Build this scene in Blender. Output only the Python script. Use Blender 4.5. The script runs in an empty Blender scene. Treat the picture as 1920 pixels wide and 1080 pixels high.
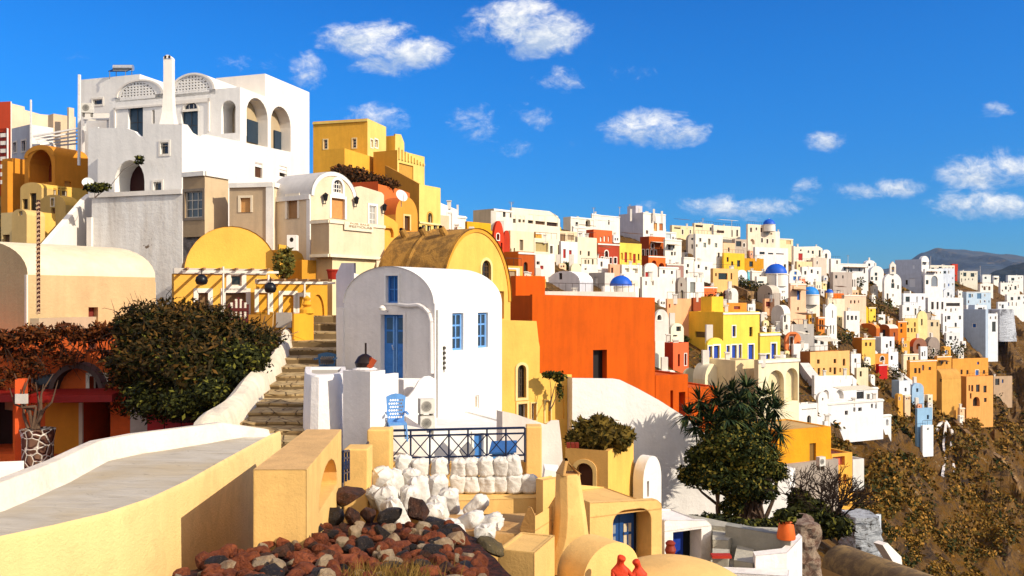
import bpy, bmesh, math, random
from mathutils import Vector, Matrix, noise as mnoise
from mathutils.geometry import tessellate_polygon
R_ = math.radians
FPX, HOR, CZ = 1650.0, 560.0, 120.0       # focal length (px), horizon row, camera height above the sea
SUN_AZ, SUN_EL = R_(60), R_(30)           # sun: to the right of and behind the camera
scene = bpy.context.scene
COL = scene.collection

# ---------------------------------------------------------------- camera
cam_d = bpy.data.cameras.new("camera"); cam = bpy.data.objects.new("camera", cam_d); COL.objects.link(cam)
cam.location = (0, 0, CZ); cam.rotation_euler = (R_(90), 0, 0)
cam_d.sensor_width = 36; cam_d.lens = 36*FPX/1920; cam_d.shift_y = (HOR-540)/1920
cam_d.clip_start = 0.2; cam_d.clip_end = 60000
scene.camera = cam
scene.view_settings.view_transform = 'Standard'; scene.view_settings.look = 'None'
scene.view_settings.gamma = 1; scene.view_settings.exposure = 0.38
scene.render.engine = 'CYCLES'
try:
    scene.cycles.max_bounces = 5; scene.cycles.diffuse_bounces = 3; scene.cycles.glossy_bounces = 2
    scene.cycles.transmission_bounces = 2; scene.cycles.caustics_reflective = False; scene.cycles.caustics_refractive = False
    scene.cycles.use_denoising = True
except Exception: pass

# ---------------------------------------------------------------- node helper
class NT:
    def __init__(s, tree): s.t = tree; s.n = tree.nodes; s.l = tree.links
    def new(s, typ, **kw):
        nd = s.n.new(typ)
        for k, v in kw.items(): setattr(nd, k, v)
        return nd
    def link(s, a, b): s.l.new(a, b)
    def put(s, sock, v):
        if isinstance(v, bpy.types.NodeSocket): s.l.new(v, sock)
        else: sock.default_value = v
    def math(s, op, a, b=None, c=None, clamp=False):
        nd = s.new('ShaderNodeMath', operation=op); nd.use_clamp = clamp
        s.put(nd.inputs[0], a)
        if b is not None: s.put(nd.inputs[1], b)
        if c is not None: s.put(nd.inputs[2], c)
        return nd.outputs[0]
    def mix(s, f, a, b, typ='MIX'):
        nd = s.new('ShaderNodeMix', data_type='RGBA', blend_type=typ)
        s.put(nd.inputs[0], f); s.put(nd.inputs[6], a); s.put(nd.inputs[7], b)
        return nd.outputs[2]
    def noise(s, vec, scale, detail=3, rough=.55, dist=0):
        nd = s.new('ShaderNodeTexNoise'); nd.inputs['Scale'].default_value = scale
        nd.inputs['Detail'].default_value = detail; nd.inputs['Roughness'].default_value = rough
        nd.inputs['Distortion'].default_value = dist
        if vec is not None: s.link(vec, nd.inputs['Vector'])
        return nd.outputs['Fac']
    def mapr(s, v, a, b, c=0., d=1., smooth=False):
        nd = s.new('ShaderNodeMapRange'); nd.clamp = True
        if smooth: nd.interpolation_type = 'SMOOTHSTEP'
        s.put(nd.inputs[0], v)
        for i, x in enumerate((a, b, c, d)): s.put(nd.inputs[i+1], x)
        return nd.outputs[0]

# ---------------------------------------------------------------- sky with clouds (by world direction)
world = bpy.data.worlds.new("World"); scene.world = world; world.use_nodes = True
w = NT(world.node_tree); w.n.clear()
SKY_STR = 0.13
sky = w.new('ShaderNodeTexSky', sky_type='NISHITA'); sky.sun_disc = False
sky.sun_elevation = SUN_EL; sky.sun_rotation = math.pi - SUN_AZ
sky.air_density = 1.0; sky.dust_density = 0.3; sky.ozone_density = 2.5; sky.altitude = 100
hsv = w.new('ShaderNodeHueSaturation'); hsv.inputs['Hue'].default_value = .5
hsv.inputs['Saturation'].default_value = 1.35; hsv.inputs['Value'].default_value = 1.0
w.link(sky.outputs[0], hsv.inputs['Color'])
geo = w.new('ShaderNodeTexCoord'); sep = w.new('ShaderNodeSeparateXYZ'); w.link(geo.outputs['Generated'], sep.inputs[0])
dx, dy, dz = sep.outputs
yy = w.math('MAXIMUM', dy, .02)
cu = w.math('DIVIDE', dx, yy); cv = w.math('DIVIDE', dz, yy)
comb = w.new('ShaderNodeCombineXYZ'); w.link(cu, comb.inputs[0]); w.link(w.math('MULTIPLY', cv, 1.5), comb.inputs[1])
def cpix(px, py): return (px-960)/FPX, (HOR-py)/FPX
CLOUDS = [  # centre and half size in px, density
 (690,75,90,42,1.0),(770,100,80,34,1.0),(640,60,40,30,.8),(725,118,80,30,.8),(965,45,85,48,1.0),(1030,62,75,44,1.05),(1000,18,50,24,.95),(1010,90,80,26,.7),(1060,145,62,32,.62),
 (578,132,40,36,.8),(478,122,70,26,.42),(695,218,68,28,.66),(735,232,50,26,.6),(905,232,72,38,.55),(985,224,56,32,.55),(960,270,60,26,.5),
 (1215,240,90,36,.92),(1265,252,80,26,.82),(1165,250,50,24,.7),(1552,263,46,24,.8),(1345,388,78,24,.85),(1425,392,70,24,.85),(1220,388,42,15,.6),
 (1510,353,38,30,.72),(1610,360,66,20,.75),(1680,352,58,20,.78),(1840,325,92,34,.95),(1900,318,60,30,.95),(1830,385,84,32,.9),(1885,392,66,30,.85),
 (1862,206,50,18,.62),(1885,284,72,16,.5),(1178,136,54,20,.45),(130,102,48,20,.33),(868,64,36,22,.48),(1072,268,22,14,.4),(-250,200,200,60,.8),(2200,250,200,70,.9)]
dens = None; hgt = None
for (px, py, a, b, k) in CLOUDS:
    u, v = cpix(px, py); a /= FPX; b /= FPX
    ex = w.math('MULTIPLY', w.math('SUBTRACT', cu, u), 1/a); ey = w.math('MULTIPLY', w.math('SUBTRACT', cv, v), 1/b)
    r2 = w.math('ADD', w.math('MULTIPLY', ex, ex), w.math('MULTIPLY', ey, ey))
    m = w.math('MULTIPLY', w.math('SUBTRACT', 1.0, w.math('MULTIPLY', r2, .55), clamp=True), k)
    sh = w.math('MULTIPLY', m, ey)
    dens = m if dens is None else w.math('MAXIMUM', dens, m)
    hgt = sh if hgt is None else w.math('ADD', hgt, sh)
nv = comb.outputs[0]
n1 = w.noise(nv, 19, 9, .68, .6); n2 = w.noise(nv, 64, 7, .66, .5)
tex = w.math('ADD', w.math('MULTIPLY', n1, 1.7), w.math('MULTIPLY', n2, .62)); tex = w.math('SUBTRACT', tex, .36)      # ~0.8 mean
cl = w.math('SUBTRACT', w.math('ADD', dens, w.math('MULTIPLY', tex, .95)), 1.12)
alpha = w.mapr(cl, -.02, .80, 0, .95, True)
front = w.mapr(dy, .02, .08)
alpha = w.math('MULTIPLY', alpha, front)
lit = w.mapr(w.math('ADD', w.math('MULTIPLY', hgt, .75), w.math('MULTIPLY', w.math('SUBTRACT', n2, .5), 2.2)), -.45, .55, 0, 1)
ccol = w.mix(lit, (3.0, 3.7, 4.8, 1), (6.9, 6.8, 6.5, 1))
# unseen broad bright cloud added behind the camera to whiten the fill light
gv = geo.outputs['Generated']
bn = w.mapr(w.noise(gv, 3.2, 5, .6, .3), .32, .58, 0, .95)
back = w.math('MULTIPLY', bn, w.mapr(dy, .12, -.25))
back = w.math('MULTIPLY', back, w.mapr(dz, .02, .12))
skyc = w.mix(1.0, hsv.outputs[0], (0.13, 0.60, 0.99, 1), 'MULTIPLY')
kh = w.mapr(dz, .0, .30, .62, 1.0, True); kc = w.new('ShaderNodeCombineXYZ'); w.link(w.mapr(dz, 0, .3, .62, .85), kc.inputs[0]); w.link(kh, kc.inputs[1]); w.link(w.mapr(dz, 0, .3, .78, 1.0, True), kc.inputs[2])
skyc = w.mix(1.0, skyc, kc.outputs[0], 'MULTIPLY')
c1 = w.mix(alpha, skyc, ccol)
c2 = w.mix(back, c1, (10.5, 9.1, 7.3, 1))
bounce_glow = w.mapr(dz, -.02, 0.0, 1, 0)  # warm glow added below the horizon as bounce light
c3 = w.mix(bounce_glow, c2, (1.6, 1.35, 1.05, 1))
bg = w.new('ShaderNodeBackground'); bg.inputs['Strength'].default_value = SKY_STR; w.link(c3, bg.inputs['Color'])
wo = w.new('ShaderNodeOutputWorld'); w.link(bg.outputs[0], wo.inputs[0])
world.cycles.sampling_method = 'MANUAL'; world.cycles.sample_map_resolution = 512

# ---------------------------------------------------------------- sun
sd = bpy.data.lights.new("sun", 'SUN'); sd.energy = 4.3; sd.angle = R_(.5); sd.color = (1.0, .90, .74)
sun = bpy.data.objects.new("sun", sd); COL.objects.link(sun); sun.location = (60, -40, CZ+80)
sv = Vector((math.sin(SUN_AZ)*math.cos(SUN_EL), -math.cos(SUN_AZ)*math.cos(SUN_EL), math.sin(SUN_EL)))
sun.rotation_euler = sv.to_track_quat('Z', 'Y').to_euler()

# ---------------------------------------------------------------- materials
def lin(hexs, k=1.0, cap=.82):
    v = [int(hexs[i:i+2], 16)/255 for i in (0, 2, 4)]
    v = [(x/12.92 if x <= .04045 else ((x+.055)/1.055)**2.4)*k for x in v]
    return tuple(min(cap, x) for x in v)+(1,)
_m = {}
def mat(name, build):
    if name not in _m:
        m = bpy.data.materials.new(name); m.use_nodes = True
        t = NT(m.node_tree); t.n.clear()
        out = t.new('ShaderNodeOutputMaterial'); p = t.new('ShaderNodeBsdfPrincipled'); t.link(p.outputs[0], out.inputs[0])
        p.inputs['Specular IOR Level'].default_value = .25
        build(t, p); _m[name] = m
    return _m[name]
def mapped(t, sx, sy, sz):
    g = t.new('ShaderNodeNewGeometry'); mp = t.new('ShaderNodeMapping'); mp.inputs['Scale'].default_value = (sx, sy, sz)
    t.link(g.outputs['Position'], mp.inputs[0]); return mp.outputs[0]
def bump(t, p, h, dist, strength=1.0, bev=0):
    b = t.new('ShaderNodeBump')
    if bev: bv_ = t.new('ShaderNodeBevel', samples=4); bv_.inputs['Radius'].default_value = bev; t.link(bv_.outputs[0], b.inputs['Normal'])
    b = b; b.inputs['Distance'].default_value = dist; b.inputs['Strength'].default_value = strength
    t.link(h, b.inputs['Height']); t.link(b.outputs[0], p.inputs['Normal'])
def plaster(hexs, var=.10, rough=.92, bs=14., bd=.006, k=.78, stain=.12, sc=1.0, near=False):
    """painted lime plaster: patchy colour, rain streaks, fine grain"""
    def B(t, p):
        c = lin(hexs, k)
        n = t.noise(mapped(t, 1, 1, 1), .7*sc, 4, .6); st = t.noise(mapped(t, 2.2*sc, 2.2*sc, .22*sc), 1.0, 4, .65)
        n3 = t.noise(mapped(t, 1, 1, 1), 5*sc, 5, .7)
        f = t.math('MULTIPLY', t.mapr(n, .3, .7, 1-var, 1+var*.6), t.mapr(st, .38, .75, 1+.02, 1-stain))
        f = t.math('MULTIPLY', f, t.mapr(n3, .3, .75, 1+var*.3, 1-var*.5))
        if near:
            ch = t.mapr(t.noise(mapped(t, 1, 1, 1), 7, 7, .75, .8), .64, .69, 1, .80); pa = t.mapr(t.noise(mapped(t, 1, 1, .7), 1.3, 5, .6, 1.), .53, .56, 1, .93)
            hl = t.noise(mapped(t, 1, 1, 1), 1.7, 8, .7, .6); crk = t.mapr(t.math('ABSOLUTE', t.math('SUBTRACT', hl, .5)), 0, .0035, .78, 1)
            f = t.math('MULTIPLY', t.math('MULTIPLY', f, ch), t.math('MULTIPLY', pa, crk))
        cc = t.new('ShaderNodeCombineXYZ')
        for i in range(3): t.link(f, cc.inputs[i])
        t.link(t.mix(1.0, c, cc.outputs[0], 'MULTIPLY'), p.inputs['Base Color']); p.inputs['Roughness'].default_value = rough
        if bd: bump(t, p, t.noise(mapped(t, 1, 1, 1), bs, 5, .65), bd*(2.2 if near else 1.3), 1.0, .035 if near else 0)
    return mat('plaster_%s_%g_%g_%g_%g_%d' % (hexs, bs, bd, stain, sc, near), B)
def worn(hexs, hex2, amt=.5, sc=1.0, bd=.03):
    """plaster with patches of a second tone (flaked or bare)"""
    def B(t, p):
        n = t.noise(mapped(t, 1, 1, 1), 1.1*sc, 6, .65, .4); n2 = t.noise(mapped(t, 1, 1, 1), 9*sc, 5, .7)
        f = t.mapr(t.math('ADD', n, t.math('MULTIPLY', t.math('SUBTRACT', n2, .5), .35)), 1-amt-.06, 1-amt+.06)
        cc = t.mix(f, lin(hexs, .78), lin(hex2, .78)); v = t.mapr(n2, .3, .7, .8, 1.1)
        c3 = t.new('ShaderNodeCombineXYZ')
        for i in range(3): t.link(v, c3.inputs[i])
        t.link(t.mix(1., cc, c3.outputs[0], 'MULTIPLY'), p.inputs['Base Color']); p.inputs['Roughness'].default_value = .95
        bump(t, p, n2, bd)
    return mat('worn_%s_%s_%g_%g' % (hexs, hex2, amt, sc), B)
def paint(hexs, rough=.5, k=.8, metal=0, bd=0.0):
    def B(t, p):
        n = t.noise(mapped(t, 1, 1, 1), 6, 4, .6); v = t.mapr(n, .3, .7, .85, 1.08)
        c3 = t.new('ShaderNodeCombineXYZ')
        for i in range(3): t.link(v, c3.inputs[i])
        t.link(t.mix(1., lin(hexs, k), c3.outputs[0], 'MULTIPLY'), p.inputs['Base Color'])
        p.inputs['Roughness'].default_value = rough; p.inputs['Metallic'].default_value = metal
        if bd: bump(t, p, t.noise(mapped(t, 1, 1, 1), 20, 4), bd)
    return mat('paint_%s_%g_%g' % (hexs, rough, metal), B)
def glass(hexs='20262E'):
    def B(t, p):
        p.inputs['Base Color'].default_value = lin(hexs, .8); p.inputs['Roughness'].default_value = .12
        p.inputs['Specular IOR Level'].default_value = .6
    return mat('glass_'+hexs, B)
def leafmat(name, c1, c2, c3=None, sc=2.5, rough=.6, k=.8):
    def B(t, p):
        g = t.new('ShaderNodeNewGeometry')
        n = t.noise(mapped(t, 1, 1, 1), sc, 4, .7)
        wn = t.new('ShaderNodeTexWhiteNoise', noise_dimensions='1D'); t.link(g.outputs['Random Per Island'], wn.inputs['W'])
        f = t.mapr(t.math('ADD', n, t.math('MULTIPLY', t.math('SUBTRACT', wn.outputs[0], .5), .5)), .3, .7)
        cc = t.mix(f, lin(c1, k), lin(c2, k))
        if c3: cc = t.mix(t.mapr(wn.outputs[0], .8, .86), cc, lin(c3, k))
        t.link(cc, p.inputs['Base Color']); p.inputs['Roughness'].default_value = max(.75, rough); p.inputs['Specular IOR Level'].default_value = .12
    return mat('leaf_'+name, B)

# ---------------------------------------------------------------- geometry helpers
def P(px, py, Y): return Vector(((px-960)/FPX*Y, Y, CZ+(HOR-py)/FPX*Y))
def PZ(px, py, z):
    Y = (CZ-z)*FPX/(py-HOR); return P(px, py, Y)
class Face:
    def __init__(s, o, d, n): s.o = Vector(o[:2]); s.d = Vector(d[:2]).normalized(); s.n = Vector(n[:2]).normalized()
    def hit(s, px, py):
        k = (px-960)/FPX; a = (k*s.o.y-s.o.x)/(s.d.x-k*s.d.y); Y = s.o.y+a*s.d.y
        return a, CZ+(HOR-py)/FPX*Y
    def pt(s, a, z, off=0.): return Vector((s.o.x+s.d.x*a+s.n.x*off, s.o.y+s.d.y*a+s.n.y*off, z))
def fac(pa, ya, pb, yb):
    a = P(pa, HOR, ya); b = P(pb, HOR, yb); d = (b-a).to_2d(); n = Vector((d.y, -d.x))
    if n.dot(a.to_2d()+b.to_2d()) > 0: n = -n
    return Face(a, d, n)
class MB:
    def __init__(s): s.v = []; s.f = []; s.m = []; s.mats = []
    def mi(s, m):
        if m not in s.mats: s.mats.append(m)
        return s.mats.index(m)
    def poly(s, pts, m):
        i = len(s.v); s.v += [Vector(p) for p in pts]; s.f.append(tuple(range(i, i+len(pts)))); s.m.append(s.mi(m))
    def tris(s, pts, tr, m):
        i = len(s.v); s.v += [Vector(p) for p in pts]
        for t in tr: s.f.append(tuple(i+j for j in t)); s.m.append(s.mi(m))
    def grid(s, rows, m, closed=False):
        nr, nc = len(rows), len(rows[0]); i = len(s.v)
        for r in rows: s.v += [Vector(p) for p in r]
        for a in range(nr-1):
            for b in range(nc if closed else nc-1):
                b2 = (b+1) % nc
                s.f.append((i+a*nc+b, i+a*nc+b2, i+(a+1)*nc+b2, i+(a+1)*nc+b)); s.m.append(s.mi(m))
    def hexa(s, p, m):      # 8 points: bottom 4, top 4
        i = len(s.v); s.v += [Vector(q) for q in p]
        for q in ((3,2,1,0),(4,5,6,7),(0,1,5,4),(1,2,6,5),(2,3,7,6),(3,0,4,7)): s.f.append(tuple(i+j for j in q)); s.m.append(s.mi(m))
    def box(s, a, b, m):
        (x0,y0,z0),(x1,y1,z1) = a, b
        s.hexa([(x0,y0,z0),(x1,y0,z0),(x1,y1,z0),(x0,y1,z0),(x0,y0,z1),(x1,y0,z1),(x1,y1,z1),(x0,y1,z1)], m)
    def fbox(s, F, s0, s1, z0, z1, o0, o1, m):
        s.hexa([F.pt(s0,z0,o1),F.pt(s1,z0,o1),F.pt(s1,z0,o0),F.pt(s0,z0,o0),F.pt(s0,z1,o1),F.pt(s1,z1,o1),F.pt(s1,z1,o0),F.pt(s0,z1,o0)], m)
    def bar(s, a, b, r, m, n=4, r2=None):
        a = Vector(a); b = Vector(b); d = (b-a)
        if d.length < 1e-6: return
        q = d.normalized().to_track_quat('Z', 'Y'); r2 = r if r2 is None else r2
        A = [a+q@Vector((math.cos(2*math.pi*(k+.5)/n)*r, math.sin(2*math.pi*(k+.5)/n)*r, 0)) for k in range(n)]
        B = [b+q@Vector((math.cos(2*math.pi*(k+.5)/n)*r2, math.sin(2*math.pi*(k+.5)/n)*r2, 0)) for k in range(n)]
        s.grid([A, B], m, True); s.poly(A[::-1], m); s.poly(B, m)
    def tube(s, pts, r, m, n=6):
        for i in range(len(pts)-1):
            ra = r[i] if isinstance(r, (list, tuple)) else r; rb = r[i+1] if isinstance(r, (list, tuple)) else r
            s.bar(pts[i], pts[i+1], ra, m, n, rb)
    def lathe(s, c, prof, m, n=24, sx=1., sy=1.):
        c = Vector(c)
        s.grid([[c+Vector((r*sx*math.cos(2*math.pi*k/n), r*sy*math.sin(2*math.pi*k/n), z)) for k in range(n)] for r, z in prof], m, True)
    def wall(s, F, outline, holes, m, off=0., depth=.2):
        loops = [[F.pt(a, z, off) for a, z in outline]]+[[F.pt(a, z, off) for a, z in h] for h in holes]
        tr = tessellate_polygon(loops); pts = [p for l in loops for p in l]; s.tris(pts, tr, m)
        for h in holes:
            for i in range(len(h)):
                a, b = h[i], h[(i+1) % len(h)]
                s.poly([F.pt(*a, off), F.pt(*b, off), F.pt(*b, off-depth), F.pt(*a, off-depth)], m)
    def prism(s, F, outline, o0, o1, m):
        A = [F.pt(a, z, o1) for a, z in outline]; B = [F.pt(a, z, o0) for a, z in outline]
        tr = tessellate_polygon([A]); s.tris(A, tr, m); s.tris(B, tr, m)
        for i in range(len(A)):
            j = (i+1) % len(A); s.poly([A[i], A[j], B[j], B[i]], m)
    def band(s, F, inner, outer, o0, o1, m, closed=True):
        n = len(inner)
        for i in range(n if closed else n-1):
            j = (i+1) % n
            a, b, c, d = inner[i], inner[j], outer[j], outer[i]
            s.poly([F.pt(*a, o1), F.pt(*b, o1), F.pt(*c, o1), F.pt(*d, o1)], m)
            s.poly([F.pt(*d, o1), F.pt(*c, o1), F.pt(*c, o0), F.pt(*d, o0)], m)
            s.poly([F.pt(*a, o1), F.pt(*b, o1), F.pt(*b, o0), F.pt(*a, o0)], m)
    def build(s, name, parent=None, origin=None, smooth=False, merge=False):
        o0 = Vector(origin) if origin is not None else Vector((0,0,0))
        me = bpy.data.meshes.new(name); me.from_pydata([v-o0 for v in s.v], [], s.f)
        for m in s.mats: me.materials.append(m)
        me.polygons.foreach_set('material_index', s.m)
        if smooth or merge:
            bm = bmesh.new(); bm.from_mesh(me); bmesh.ops.remove_doubles(bm, verts=bm.verts, dist=.0008)
            bmesh.ops.recalc_face_normals(bm, faces=bm.faces); bm.to_mesh(me); bm.free()
        if smooth:
            me.shade_smooth(); me.set_sharp_from_angle(angle=R_(38))
        me.update()
        ob = bpy.data.objects.new(name, me); COL.objects.link(ob)
        if parent is not None: ob.parent = parent
        elif origin is not None: ob.location = o0
        return ob
def tag(o, label, cat, group=None):
    o['label'] = label; o['category'] = cat
    if group: o['group'] = group
    return o
class Thing:
    def __init__(s, name, label, cat, group=None, loc=(0,0,0)):
        s.root = bpy.data.objects.new(name, None); COL.objects.link(s.root); s.root.empty_display_size = .3
        s.loc = Vector(loc); s.root.location = s.loc; tag(s.root, label, cat, group)
    def part(s, name, mb, parent=None, label=None, smooth=False, merge=False):
        if not mb.f: return None
        o = mb.build(name, parent or s.root, s.loc, smooth, merge)
        if label: o['label'] = label
        return o
def single(name, mb, label, cat, group=None, loc=None, smooth=False):
    loc = loc if loc is not None else (mb.v[0] if mb.v else (0,0,0))
    return tag(mb.build(name, None, loc, smooth), label, cat, group)
def structure(name, mb, smooth=False):
    o = mb.build(name, None, None, smooth); o['kind'] = 'structure'; return o

# ---------------------------------------------------------------- building kit
W_ = 'FFF6E8'
MAT = {}
def wm(c):
    return plaster(c) if isinstance(c, str) else c
def rect(a0, z0, a1, z1): return [(a0,z0),(a1,z0),(a1,z1),(a0,z1)]
def archpoly(a0, z0, a1, z1, rise=None, n=10):
    wd = a1-a0; rise = abs(wd)/2 if rise is None else rise; rise = min(rise, (z1-z0)*.9); zs = z1-rise; c = (a0+a1)/2
    return [(a0,z0),(a1,z0)]+[(c+wd/2*math.cos(math.pi*k/n), zs+rise*math.sin(math.pi*k/n)) for k in range(n+1)]
STY = {  # code: (name, pane, frame, nx, ny, surround, depth, arch)
 'w': ('window', '2A2824', 'E8E0D0', 0, 0, None, .18, 0),
 'W': ('window', '23282E', 'FFF6E8', 1, 2, 'FFF6E8', .18, 0),
 'a': ('window', '2A2420', 'E8E0D0', 0, 0, 'FFF6E8', .2, 1),
 'A': ('archway', '3A2E22', None, 0, 0, None, .9, 1),  # default pane: dark sheet standing in for the unlit inside
 'o': ('opening', '2A2018', None, 0, 0, None, .8, 0),  # dark sheet again, the unlit room painted as a surface
 'd': ('door', '3A3026', None, 0, 0, None, .2, 0),
 'b': ('window', '2F62B0', None, 0, 0, 'FFF6E8', .12, 0),
 'B': ('door', '2348B0', None, 0, 0, 'FFF6E8', .14, 0),
 'r': ('door', 'B02018', None, 0, 0, None, .12, 0),
 'n': ('door', '5A3A22', None, 0, 0, 'FFF6E8', .15, 0),
 'g': ('niche', 'B8A890', None, 0, 0, None, .15, 0),
}
class House(Thing):
    def __init__(s, name, label, cat='house', group=None, loc=(0,0,0)):
        super().__init__(name, label, cat, group, loc)
        s.walls = []; s.holes = []; s.extra = {}; s.kids = []
    def mb(s, nm):
        return s.extra.setdefault(nm, MB())
    def wall(s, F, outline, m, part='wall'): s.walls.append((F, outline, wm(m), part))
    def pane(s, F, poly, depth, name, pane, frame=None, nx=0, ny=0, sur=None, detail=True, fw=.05, swid=.12, label=None):
        s.holes.append((F, poly, depth))
        pm = pane if not isinstance(pane, str) else (glass(pane) if name == 'window' else paint(pane, .55))
        a0 = min(p[0] for p in poly); a1 = max(p[0] for p in poly); z0 = min(p[1] for p in poly); z1 = max(p[1] for p in poly)
        mbp = MB(); tr = tessellate_polygon([[F.pt(a, z, -depth+.01) for a, z in poly]])
        mbp.tris([F.pt(a, z, -depth+.01) for a, z in poly], tr, pm)
        fr = MB()
        if frame:
            fm = frame if not isinstance(frame, str) else paint(frame, .55)
            c = ((a0+a1)/2, (z0+z1)/2)
            inn = [(c[0]+(a-c[0])*(1-2*fw/max(.1, a1-a0)), c[1]+(z-c[1])*(1-2*fw/max(.1, z1-z0))) for a, z in poly]
            fr.band(F, inn, poly, -depth+.012, -depth+.05, fm)
            for i in range(1, nx+1):
                a = a0+(a1-a0)*i/(nx+1); fr.fbox(F, a-fw*.4, a+fw*.4, z0+fw, z1-fw-(.0 if len(poly) == 4 else (a1-a0)*.1), -depth+.012, -depth+.045, fm)
            for i in range(1, ny+1):
                z = z0+(z1-z0)*i/(ny+1); fr.fbox(F, a0+fw, a1-fw, z-fw*.4, z+fw*.4, -depth+.012, -depth+.04, fm)
        if sur:
            sm = plaster(sur) if isinstance(sur, str) else sur
            c = ((a0+a1)/2, (z0+z1)/2)
            out = [(c[0]+(a-c[0])*(1+2*swid/(a1-a0)), z if abs(z-z0) < 1e-4 and name == 'door' else c[1]+(z-c[1])*(1+2*swid/(z1-z0))) for a, z in poly]
            fr.band(F, poly, out, .002, .035, sm)
        s.kids.append((name, fr, mbp, label))
    def win(s, F, x0, y0, x1, y1, code='w', **kw):
        nm, pane, frame, nx, ny, sur, dep, ar = STY[code]
        a0, _ = F.hit(x0, y0); a1, _ = F.hit(x1, y0)
        if a0 > a1: a0, a1 = a1, a0
        xm = (x0+x1)/2; _, z1 = F.hit(xm, y0); _, z0 = F.hit(xm, y1)
        ar = kw.pop('arch', ar); poly = archpoly(a0, z0, a1, z1, kw.pop('rise', None)) if ar else rect(a0, z0, a1, z1)
        d = dict(depth=dep, name=nm, pane=pane, frame=frame, nx=nx, ny=ny, sur=sur, swid=min(.14, abs(a1-a0)*.22)); d.update(kw)
        s.pane(F, poly, **d); return a0, z0, a1, z1
    def finish(s, smooth=False):
        by = {}
        for F, outline, m, part in s.walls:
            x0 = min(p[0] for p in outline); x1 = max(p[0] for p in outline); y0 = min(p[1] for p in outline); y1 = max(p[1] for p in outline)
            hs = []; dep = .2
            for G, poly, d in s.holes:
                cx = sum(p[0] for p in poly)/len(poly); cz = sum(p[1] for p in poly)/len(poly)
                if G is F and x0 < cx < x1 and y0 < cz < y1:
                    e = .01
                    hs.append(([(min(max(a, x0+e), x1-e), min(max(z, y0+e), y1-e)) for a, z in poly], d))
            mb = by.setdefault(part, MB())
            mb.wall(F, outline, [h for h, d in hs], m, 0, 0)
            for h, d in hs:
                for i in range(len(h)):
                    a, b = h[i], h[(i+1) % len(h)]
                    mb.poly([F.pt(*a, 0), F.pt(*b, 0), F.pt(*b, -d), F.pt(*a, -d)], m)
        for part, mb in by.items(): 
            e = s.extra.pop(part, None)
            if e:
                for f, mi in zip(e.f, e.m): mb.poly([e.v[i] for i in f], e.mats[mi])
            s.part(part, mb, smooth=smooth)
        for nm, mb in s.extra.items(): s.part(nm, mb, smooth=(nm in ('roof', 'dome', 'trim', 'vault', 'chimney')))
        for nm, fr, pn, lab in s.kids:
            if fr.f:
                o = s.part(nm, fr, label=lab); s.part('pane' if nm == 'window' else 'panel', pn, o)
            else:
                s.part(nm, pn, label=lab)
        return s
class Blk: pass
def autob(xl, xc, xr):
    wl, wr = max(0, xc-xl), max(0, xr-xc)
    if wl < 1: bp = 86
    elif wr < 1: bp = 6
    else: bp = min(44, max(18, math.degrees(math.atan2(wr, wl))))
    return bp
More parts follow.
